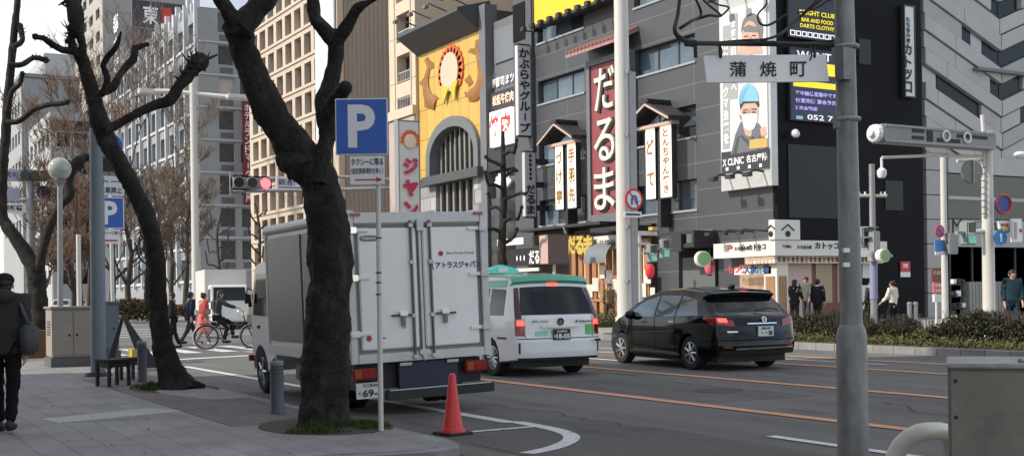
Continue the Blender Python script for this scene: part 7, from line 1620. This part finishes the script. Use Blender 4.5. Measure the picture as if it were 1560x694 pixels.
hedge('dark clipped hedge right of the estate car, behind the steel pole', hp(1196), hp(1311), 21.3, 22.6, .80, 41, 7000); hedge('dark clipped hedge between the steel pole and the hedge gap', hp(1318), hp(1382), 21.3, 22.6, .70, 42, 4200); hedge('longest dark clipped hedge at the right edge under the gantry', hp(1420), hp(1640), 21.3, 22.8, .82, 43, 12000)
hedge('sparse low scrub in the hedge gap by the two pipes', hp(1384), hp(1418), 21.4, 22.4, .55, 44, 900, M_leafy)
rg = random.Random(8); mb = MB()
def gc(r):
    x = r.uniform(hp(1190), hp(1640)); y = r.uniform(20.66,21.5); return Vector((x,y,.19+abs(r.gauss(0,.07))*(1+.8*noise.noise(Vector((x,y,0))))))
leaves(mb, gc, 8000, .035, rg); o = mb.build('ground_cover', M_leafy, None); o['kind'] = 'stuff'
mb = MB()
def gc2(r):
    a = r.uniform(0,1); p = FY(903+a*44,500,25.5); return Vector((p.x, r.uniform(24.6,26.3), .16+abs(r.gauss(0,.20))))
leaves(mb, gc2, 4000, .05, rg); o = mb.build('roadside_weeds', M_leafy, None); o['kind'] = 'stuff'
for i, (label, u0, u1, vb, vt, D) in enumerate((('dry brown hedge beyond the crossing behind the leaning trunk',176,242,490,455,72),('dry brown low hedge beyond the crossing behind the walkers',244,330,482,462,84),('dry brown hedge far behind the thin cream posts',84,146,478,458,66))):
    a, b = PD(u0,vb,D), PD(u1,vb,D); t = thing('dry_hedge', label, 'hedge', (a+b)/2, 0, 'dry hedges beyond the crossing'); rg = random.Random(60+i); mb = MB(); hh = (vb-vt)*D/1800
    leaves(mb, lambda r: a.lerp(b, r.random())*1.0+Vector((r.uniform(-.6,.6), r.uniform(-.6,.6), .1-a.z*0-(a.lerp(b,.5).z)*1+.15*0+hh*math.sqrt(r.random())*(.7+.3*r.random()))), 3500, .10, rg); mb.build('foliage', M_dry, t)
# weeds round the tree pits
def weeds(c, rx, ry, n, hgt, seed, label):
    rg = random.Random(seed); mb = MB()
    for _ in range(n):
        a = rg.uniform(0,6.28); q = math.sqrt(rg.random()); p = Vector((c.x+rx*q*math.cos(a), c.y+ry*q*math.sin(a), .135))
        if noise.noise(p*3.1+Vector((seed,0,0))) < -.05+.25*(q-.5): continue
        h = hgt*rg.uniform(.4,1.2)*(1.1-q*.6); d = Vector((rg.gauss(0,.45),rg.gauss(0,.45),1)); w_ = Vector((rg.gauss(0,1),rg.gauss(0,1),0)).normalized()*.006
        mb.add([p-w_, p+w_, p+d*h*.6+w_*.7, p+d*h+Vector((d.x,d.y,-.3))*h*.2, p+d*h*.6-w_*.7], [(0,1,2,3,4)])
    o = mb.build('weeds', M_grass, None); o['kind'] = 'stuff'
c = G(492,650,.13); weeds(c+Vector((.1,-.05,0)), .55, .50, 1900, .11, 71, ''); weeds(G(545,648,.13), .45, .3, 900, .07, 73, '')
c = G(236,592,.13); weeds(c, .45, .35, 700, .14, 72, '')
def pit(c, rx, ry): structure(MB().prism([(c.x+rx*math.cos(6.283*k/24)*(1+.06*math.sin(k*2.3)), c.y+ry*math.sin(6.283*k/24), .10) for k in range(24)], (0,0,.036)).build('tree_pit_soil', M_soil))
pit(G(496,648,.13), .85, .66); pit(G(268,592,.13), .8, .6)
# low stone edge of the big tree's pit
c = G(400,650,.13)
# fallen leaves and litter on the pavement and road
rg = random.Random(5); mb = MB()
for _ in range(170):
    p = Vector((rg.uniform(-20,-8.5), rg.uniform(1.5,7.5), 0)); z = .138 if p.y < 4.6 else .012
    if p.y > 4.6 and rg.random() < .55: continue
    s_ = rg.uniform(.008,.022); a = rg.uniform(0,3.1); d = Vector((math.cos(a),math.sin(a),.2))*s_; g = Vector((-math.sin(a),math.cos(a),rg.uniform(0,.5)))*s_*.6; p.z = z; mb.add([p-d,p-g+Vector((0,0,.003)),p+d,p+g+Vector((0,0,.003))],[(0,1,2,3)])
o = mb.build('fallen_leaves', M_dry, None); o['kind'] = 'stuff'
# ================================================================== people and the bicycle
def skinmesh(vs, es, rs, sub=1):
    me = bpy.data.meshes.new('s'); me.from_pydata(vs, es, []); o = bpy.data.objects.new('s', me); C.objects.link(o)
    md = o.modifiers.new('skin', 'SKIN'); md.use_smooth_shade = True
    for i, r in enumerate(rs):
        d = me.skin_vertices[0].data[i]; d.radius = r if hasattr(r, '__len__') else (r, r); d.use_root = (i == 0)
    if sub: s_ = o.modifiers.new('sub', 'SUBSURF'); s_.levels = sub; s_.render_levels = sub
    dg = bpy.context.evaluated_depsgraph_get(); m2 = bpy.data.meshes.new_from_object(o.evaluated_get(dg)); bpy.data.objects.remove(o); bpy.data.meshes.remove(me); return m2
def cloth(name, col): return mat('cloth_'+name, col, .85, var=.18, vscale=9, bump=.25, bscale=35, spec=.2)
M_skin = mat('skin', (.50,.29,.20), .55, var=.06, vscale=8); M_hair = mat('dark_hair', (.012,.010,.009), .5, var=.3, vscale=40); M_shoe = mat('shoe_dark', (.015,.014,.014), .6)
class Body:
    def __init__(s): s.v = []; s.e = []; s.r = []
    def add(s, p, r, par=None):
        s.v.append(tuple(p)); s.r.append(r)
        if par is not None: s.e.append((par, len(s.v)-1))
        return len(s.v)-1
def person(label, loc, heading, H=1.68, top=(.05,.05,.05), trousers=(.02,.02,.02), stride=.35, arms=(.25,-.25), lean=.03, elbow=.25, coat=.0, hair='short', hood=False, cap=None, bulk=1.0, pose='walk', skirt=None, group=None, shoe=None):
    """local frame: faces +x, left is +y, feet at z 0; heading is the turn about z; stride opens the legs, arms are shoulder swings"""
    t = thing('person', label, 'person', loc, heading, group, local=True); B = Body(); ft = {}
    J = {}
    pel = Vector((0,0,.53*H)); hipw = .052*H
    def leg(sg, sw, kn):
        hip = pel+Vector((0,sg*hipw,-.02*H)); th_, sh_ = .245*H, .235*H
        knee = hip+Vector((math.sin(sw), 0, -math.cos(sw)))*th_; a2 = sw-kn; ank = knee+Vector((math.sin(a2),0,-math.cos(a2)))*sh_
        return hip, knee, ank
    if pose == 'walk': L1 = leg(1, stride, .08); L2 = leg(-1, -stride*.75, .28)
    elif pose == 'stand': L1 = leg(1, .05, .06); L2 = leg(-1, -.04, .04)
    else: L1 = leg(1, 1.15, .95); L2 = leg(-1, .75, 1.0)          # pedalling
    low = min(L1[2].z, L2[2].z)-.045*H
    if pose != 'ride':
        for L_ in (L1, L2):
            for q in L_: q.z -= low
        pel.z -= low
    up = Vector((math.sin(lean),0,math.cos(lean))); chest = pel+up*.20*H; neck = pel+up*.295*H; head = neck+Vector((.012*H+.3*math.sin(lean)*.1,0,.072*H)); shd = pel+up*.285*H
    A = []
    for sg, sw in ((1,arms[0]),(-1,arms[1])):
        s0 = shd+Vector((0,sg*.105*H,-.012*H)); el = s0+Vector((math.sin(sw),sg*.10,-math.cos(sw))).normalized()*.165*H; a2 = sw+elbow; wr = el+Vector((math.sin(a2),-sg*.03,-math.cos(a2))).normalized()*.145*H; A.append((s0,el,wr,Vector((math.sin(a2),0,-math.cos(a2))).normalized(),sg))
    k = H
    p0 = B.add(pel, (.075*k,.058*k)); p1 = B.add(pel+up*.10*H, (.068*k,.052*k), p0); p2 = B.add(chest, (.078*k,.058*k), p1); p3 = B.add(neck-up*.02*H, (.05*k,.045*k), p2); p4 = B.add(neck+up*.01*H, .032*k, p3); p5 = B.add(head-Vector((0,0,.028*k)), .040*k, p4); p6 = B.add(head+Vector((0,0,.01*k)), (.050*k,.056*k), p5); B.add(head+Vector((-.004*k,0,.048*k)), .036*k, p6)
    B.add(head+Vector((.058*k,0,-.012*k)), .007*k, p6)
    for (s0,el,wr,dr,sg) in A:
        a = B.add(s0, .034*k, p2); b = B.add(el, .024*k, a); c = B.add(wr, .016*k, b); h0 = B.add(wr+dr*.045*k, (.020*k,.011*k), c)
        for fi in range(4):
            o_ = Vector((.016*k*(fi-1.5)*.62, 0, 0)); f1 = B.add(wr+dr*.072*k+o_, .0052*k, h0); B.add(wr+dr*(.10-.006*abs(fi-1.3))*k+o_+Vector((0,-sg*.012*k,0)), .0045*k, f1)
        th = B.add(wr+dr*.040*k+Vector((.024*k,0,0)), .006*k, c); B.add(wr+dr*.066*k+Vector((.032*k,-sg*.006*k,0)), .005*k, th)
    for (hip,kn,an) in (L1, L2):
        a = B.add(hip, .052*k, p0); b = B.add(kn, .034*k, a); c = B.add(an, .021*k, b); B.add(an+Vector((.075*k,0,-.028*k)), (.022*k,.014*k), c)
    me = skinmesh(B.v, B.e, B.r, 1); me.name = 'body'; me.materials.append(M_skin); o = bpy.data.objects.new('body', me); C.objects.link(o); o.parent = t
    def wear(nm, pts, m_):
        Q = Body(); ids = {}
        for key, p, r, par in pts: ids[key] = Q.add(p, r, ids.get(par) if par else None)
        me = skinmesh(Q.v, Q.e, Q.r, 2); me.name = nm
        for v_, n_ in [(v_, v_.normal.copy()) for v_ in me.vertices]: v_.co += n_*k*(.010*noise.noise(v_.co*Vector((9,9,5)).length*.9)+.006*noise.noise(Vector((v_.co.x*8,v_.co.y*8,v_.co.z*26))))
        me.name = nm; me.materials.append(m_); o = bpy.data.objects.new(nm, me); C.objects.link(o); o.parent = t; return o
    g = 1.14*bulk
    pts = [('c', chest, (.092*k*g,.070*k*g), None), ('w', pel+up*.08*H, (.082*k*g,.064*k*g), 'c'), ('h', pel+up*-.01*H, (.088*k*g,.068*k*g), 'w'), ('n', neck-up*.015*H, (.050*k,.046*k), 'c')]
    if coat: pts.append(('b', pel-up*coat*H, (.092*k*g,.074*k*g), 'h'))
    for i, (s0,el,wr,dr,sg) in enumerate(A): pts += [('s%d' % i, s0, .042*k*g, 'c'), ('e%d' % i, el, .033*k*g, 's%d' % i), ('v%d' % i, wr-dr*.008*k, .025*k*g, 'e%d' % i)]
    wear('jacket', pts, cloth('%d_%d_%d' % tuple(int(c*1000) for c in top), top))
    mt = cloth('%d_%d_%d' % tuple(int(c*1000) for c in trousers), trousers)
    pts = [('p', pel, (.080*k,.062*k), None)]
    for i, (hip,kn,an) in enumerate((L1, L2)): pts += [('h%d' % i, hip-Vector((0,0,.01*k)), .058*k, 'p'), ('k%d' % i, kn, .042*k, 'h%d' % i), ('a%d' % i, an+Vector((0,0,.004*k)), .034*k, 'k%d' % i)]
    wear('trousers', pts, mt)
    for (hip,kn,an) in (L1, L2):
        mb = MB(); mb.ball(an+Vector((.045*k,0,-.022*k)), (.082*k,.030*k,.026*k), 12, 8); mb.ball(an+Vector((-.012*k,0,-.010*k)), (.030*k,.026*k,.035*k), 10, 7); mb.build('shoe', shoe or M_shoe, t, smooth=9)
    # hair
    mb = MB(); hc = head+Vector((-.010*k,0,.020*k)); mb.ball(hc, (.058*k,.055*k,.056*k), 16, 10)
    if hair == 'long': mb.ball(head+Vector((-.034*k,0,-.035*k)), (.034*k,.052*k,.075*k), 12, 8)
    elif hair == 'bun': mb.ball(head+Vector((-.045*k,0,.055*k)), .026*k, 10, 7)
    else: mb.ball(head+Vector((-.026*k,0,-.012*k)), (.036*k,.050*k,.036*k), 12, 8)
    mb.build('hair', M_hair, t, smooth=9)
    mb = MB()
    for sg in (-1,1): mb.ball(head+Vector((.046*k,sg*.020*k,.004*k)), (.005*k,.008*k,.005*k), 8, 6)
    mb.build('eyes', M_hair, t, smooth=9); mb = MB(); mb.ball(head+Vector((.044*k,0,-.034*k)), (.006*k,.017*k,.004*k), 8, 6); mb.build('mouth', mat('lips', (.35,.12,.10), .5), t, smooth=9)
    mb = MB()
    for sg in (-1,1): mb.ball(head+Vector((-.002*k,sg*.051*k,-.006*k)), (.012*k,.006*k,.018*k), 8, 6)
    mb.build('ears', M_skin, t, smooth=9)
    if cap: mb = MB(); mb.ball(head+Vector((-.004*k,0,.034*k)), (.062*k,.060*k,.046*k), 16, 8); mb.build('cap', cap, t, smooth=9)
    if hood: mb = MB(); mb.ball(neck+Vector((-.052*k,0,.005*k)), (.040*k,.078*k,.050*k), 14, 9); mb.ring(neck+Vector((-.012*k,0,.012*k)), .054*k, .020*k, (.35,0,1), 18, 8); mb.build('hood', cloth('hood', tuple(c*1.15 for c in top)), t, smooth=9)
    if skirt:
        mb = MB(); mb.lathe([(.075*k,.06*k),(.10*k,-.04*k),(.125*k,-.20*k),(.13*k,-.26*k),(.115*k,-.255*k)], pel, 18); mb.build('skirt', cloth('skirt%d' % int(skirt[0]*1000), skirt), t, smooth=.9)
    t['_dummy'] = 1; del t['_dummy']
    return t, dict(pel=pel, chest=chest, neck=neck, head=head, A=A, L=(L1,L2), H=H)
def bag(t, c, sz, m_, strap=None, name='bag'):
    o = MB().cbox(c, sz).build(name, m_, t, bevel=min(sz)*.35, seg=3)
    if strap: MB().tube(strap, .012, 6).build('strap', m_, o)
    return o
HW = math.pi                    # heading for walking away down the street
rt = math.pi/2                  # heading for crossing towards the far side
# near man from behind, at the left edge
p = G(9,657,.134); Hh = 245*depth(p)/1800*1.0
t, J = person('man in a hooded khaki jacket walking away at the left edge with a shoulder bag', p, HW-.35, Hh, (.034,.033,.031), (.006,.006,.007), .16, (.05,-.08), .02, .15, .08, 'short', True, cloth('cap', (.012,.012,.014)), 1.22)
k = J['H']; sb_ = J['pel']+Vector((-.06*k,-.16*k,.03*k))
o = MB().cbox(sb_, (.15*k,.085*k,.19*k)).build('shoulder_bag', cloth('bag_grey', (.075,.075,.08)), t, smooth=9, bevel=.035, seg=3)
MB().tube([sb_+Vector((-.02*k,0,.10*k)), J['chest']+Vector((-.07*k,-.11*k,.05*k)), J['neck']+Vector((-.03*k,-.08*k,.0)), J['chest']+Vector((.05*k,-.13*k,.0)), sb_+Vector((.03*k,0,.09*k))], .011*k, 8).build('strap', MATS['cloth_bag_grey'], o, smooth=.9)
# crossing pedestrians
def at(u, v, z=.01): return G(u, v, z)
def hpx(p, px): return px*depth(p)/1800
p = at(264,531); t, J = person('walker in dark coat carrying a dark basket bag, leftmost on the crossing', p, -1.9, hpx(p,88), (.016,.017,.022), (.012,.012,.014), .12, (.05,.05), .02, .1, .06)
k = J['H']; bag(t, J['A'][0][2]+Vector((.0,0.0,-.16*k)), (.20*k,.12*k,.16*k), cloth('basket', (.016,.014,.012)), None, 'basket_bag')
p = at(290,524); t, J = person('walker in navy coat with white collar beside the woman in red', p, rt+.2, hpx(p,84), (.018,.020,.045), (.03,.035,.05), .40, (.25,-.3), .05, .3, .04); k = J['H']; MB().ring(J['neck']+Vector((-.01*k,0,-.005*k)), .045*k, .016*k, (.2,0,1), 16, 6).build('collar', cloth('collar', (.5,.5,.52)), t, smooth=.9)
p = at(310,526); t, J = person('woman in coral red top and pink skirt walking on the crossing', p, rt+.3, hpx(p,84), (.36,.06,.055), (.28,.17,.13), .38, (.2,-.4), .05, .5, .0, 'bun', skirt=(.62,.14,.15), shoe=M_sw); k = J['H']; bag(t, J['chest']+Vector((-.01*k,-.14*k,-.10*k)), (.14*k,.06*k,.12*k), cloth('tan_bag', (.28,.2,.12)), None, 'handbag')
# cyclist and bicycle
M_bike = mat('bike_black', (.015,.015,.016), .35, coat=.4); M_bikew = mat('bike_silver', (.45,.45,.44), .35, metal=.6)
p = at(350,531,.01); D = depth(p); hd = rt-.25
b = thing('bicycle', 'black city bicycle with a wicker basket ridden over the crossing', 'bicycle', p, hd, local=True)
WR = 18.5*D/1800; WB = 66*D/1800/abs(math.cos(hd-rt)*RGT.y+math.sin(-(hd-rt))*RGT.x); rx, fx = -WB/2, WB/2
for x, nm in ((rx,'wheel'),(fx,'wheel')):
    wv_ = MB().ring((x,0,WR), WR-.022, .022, (0,1,0), 36, 8).build(nm, M_tyre, b, smooth=9); MB().ring((x,0,WR), WR-.048, .012, (0,1,0), 36, 6).build('rim', M_bikew, wv_, smooth=9); mb = MB()
    for q in range(18): a = 2*math.pi*q/18; mb.tube([(x,.02 if q % 2 else -.02,WR),(x+math.cos(a)*(WR-.05),0,WR+math.sin(a)*(WR-.05))], .0035, 4, False)
    mb.cyl((x,-.05,WR),(x,.05,WR),.022,n=10); mb.build('spokes', M_bikew, wv_); MB().ring((x,0,WR), WR+.02, .018, (0,1,0), 30, 5).build('mudguard', M_bikew, b, smooth=9)
bb_ = Vector((rx+.46,0,WR*.88)); st_ = Vector((rx+.30,0,WR+.50)); hd_ = Vector((fx-.24,0,WR+.58)); hd2 = Vector((fx-.20,0,WR+.44)); mb = MB()
for a, c in ((bb_,st_),(bb_,hd2),(st_-Vector((-.02,0,.14)),hd2+Vector((-.06,0,-.12))),((rx,.05,WR),bb_),((rx,-.05,WR),bb_),((rx,.05,WR),st_-Vector((0,0,.14))),((rx,-.05,WR),st_-Vector((0,0,.14))),(hd_,hd2),(hd2,Vector((fx,.05,WR))),(hd2,Vector((fx,-.05,WR)))): mb.tube([a,c], .018, 8)
mb.build('frame', M_bike, b, smooth=.7)
mb = MB(); mb.tube([hd_, hd_+Vector((0,0,.12)), hd_+Vector((-.02,.16,.15)), hd_+Vector((-.16,.27,.13))], .013, 6); mb.tube([hd_+Vector((0,0,.12)), hd_+Vector((-.02,-.16,.15)), hd_+Vector((-.16,-.27,.13))], .013, 6); mb.build('handlebar', M_bikew, b, smooth=.9)
mb = MB(); mb.ball(st_+Vector((-.02,0,.06)), (.14,.09,.045), 14, 8); mb.build('saddle', M_bike, b, smooth=9); mb = MB(); mb.ring((rx+.46,.05,WR*.88), .09, .012, (0,1,0), 20, 6); mb.tube([bb_+Vector((0,.07,0)),bb_+Vector((.10,.07,-.13))], .012, 6); mb.tube([bb_+Vector((0,-.07,0)),bb_+Vector((-.10,-.07,.13))], .012, 6); mb.cbox(bb_+Vector((.10,.12,-.14)),(.09,.09,.02)); mb.cbox(bb_+Vector((-.10,-.12,.14)),(.09,.09,.02)); mb.build('crank_and_pedals', M_bikew, b)
mb = MB(); x = fx-.02; mb.prism([(x-.12,-.14,WR+.38),(x+.14,-.14,WR+.38),(x+.14,.14,WR+.38),(x-.12,.14,WR+.38)], (0,0,.24)); mb.build('basket', mat('wicker', (.30,.20,.13), .8, var=.4, vscale=30), b, bevel=.02); mb = MB(); mb.cbox((rx-.02,0,WR*2+.03),(.34,.12,.02)); mb.build('rear_rack', M_bike, b)
hr = hpx(p,96)*.92
t, J = person('cyclist in dark clothes with long hair riding the black bicycle', p+Matrix.Rotation(hd,3,'Z') @ Vector((rx+.30,0,WR+.60-.53*hr)), hd, hr, (.045,.05,.06), (.014,.014,.018), .5, (.95,.95), .16, .35, .0, 'long', pose='ride'); k = J['H']; bag(t, J['chest']+Vector((-.09*k,.0,-.02*k)), (.09*k,.16*k,.20*k), cloth('backpack_grey', (.10,.10,.11)), None, 'backpack')
# far side walkers
def far_person(u, vt, px, D, label, **kw):
    q = PD(u, vt, D); H = px; q.z = .15; Ht = (PD(u, vt, D).z-.15); return person(label, q, kw.pop('heading'), Ht, **kw)
t, J = far_person(928, 427, 1, 46, 'walker in tan coat striding on the far pavement behind the taxi', heading=-.2, top=(.19,.13,.07), trousers=(.10,.07,.045), stride=.48, arms=(.35,-.35), coat=.08)
t, J = far_person(1210, 424, 1, 40, 'woman with long dark hair in a black coat before the corner shop', heading=2.0, top=(.014,.014,.016), trousers=(.02,.02,.022), stride=.1, arms=(.3,.2), elbow=.9, coat=.08, hair='long', pose='stand')
t, J = far_person(1228, 420, 1, 43, 'person in a grey coat standing at the shop door', heading=-1.2, top=(.10,.10,.10), trousers=(.05,.05,.05), stride=.1, coat=.08, pose='stand')
t, J = far_person(1245, 423, 1, 40, 'person in black with a white collar seen from behind at the shop door', heading=rt+.3, top=(.012,.012,.014), trousers=(.012,.012,.014), stride=.15, arms=(-.1,.1), coat=.04, bulk=1.1); k = J['H']; MB().ring(J['neck']+Vector((-.01*k,0,.0)), .042*k, .012*k, (.2,0,1), 16, 6).build('collar', M_sw, t, smooth=.9)
t, J = far_person(1328, 424, 1, 36, 'walker in a dark grey coat with a pale scarf before the black wall', heading=HW, top=(.035,.037,.04), trousers=(.015,.015,.016), stride=.3, coat=.10, arms=(.1,-.2)); k = J['H']; MB().ring(J['neck']+Vector((-.01*k,0,.0)), .052*k, .022*k, (.2,0,1), 16, 8).build('scarf', cloth('scarf', (.42,.38,.34)), t, smooth=.9)
t, J = far_person(1360, 424, 1, 36.5, 'woman in a cream white coat walking before the black wall', heading=HW+.2, top=(.60,.55,.48), trousers=(.012,.012,.014), stride=.34, arms=(.3,-.1), elbow=.6, coat=.10, hair='bun')
t, J = far_person(1541, 408, 1, 31, 'man in a dark teal padded jacket with a backpack at the right edge', heading=-.5, top=(.018,.040,.052), trousers=(.03,.045,.07), stride=.2, arms=(.1,-.1), bulk=1.25, coat=.03); k = J['H']; bag(t, J['chest']+Vector((-.12*k,0,-.02*k)), (.10*k,.17*k,.24*k), cloth('backpack_teal', (.02,.05,.06)), None, 'backpack')
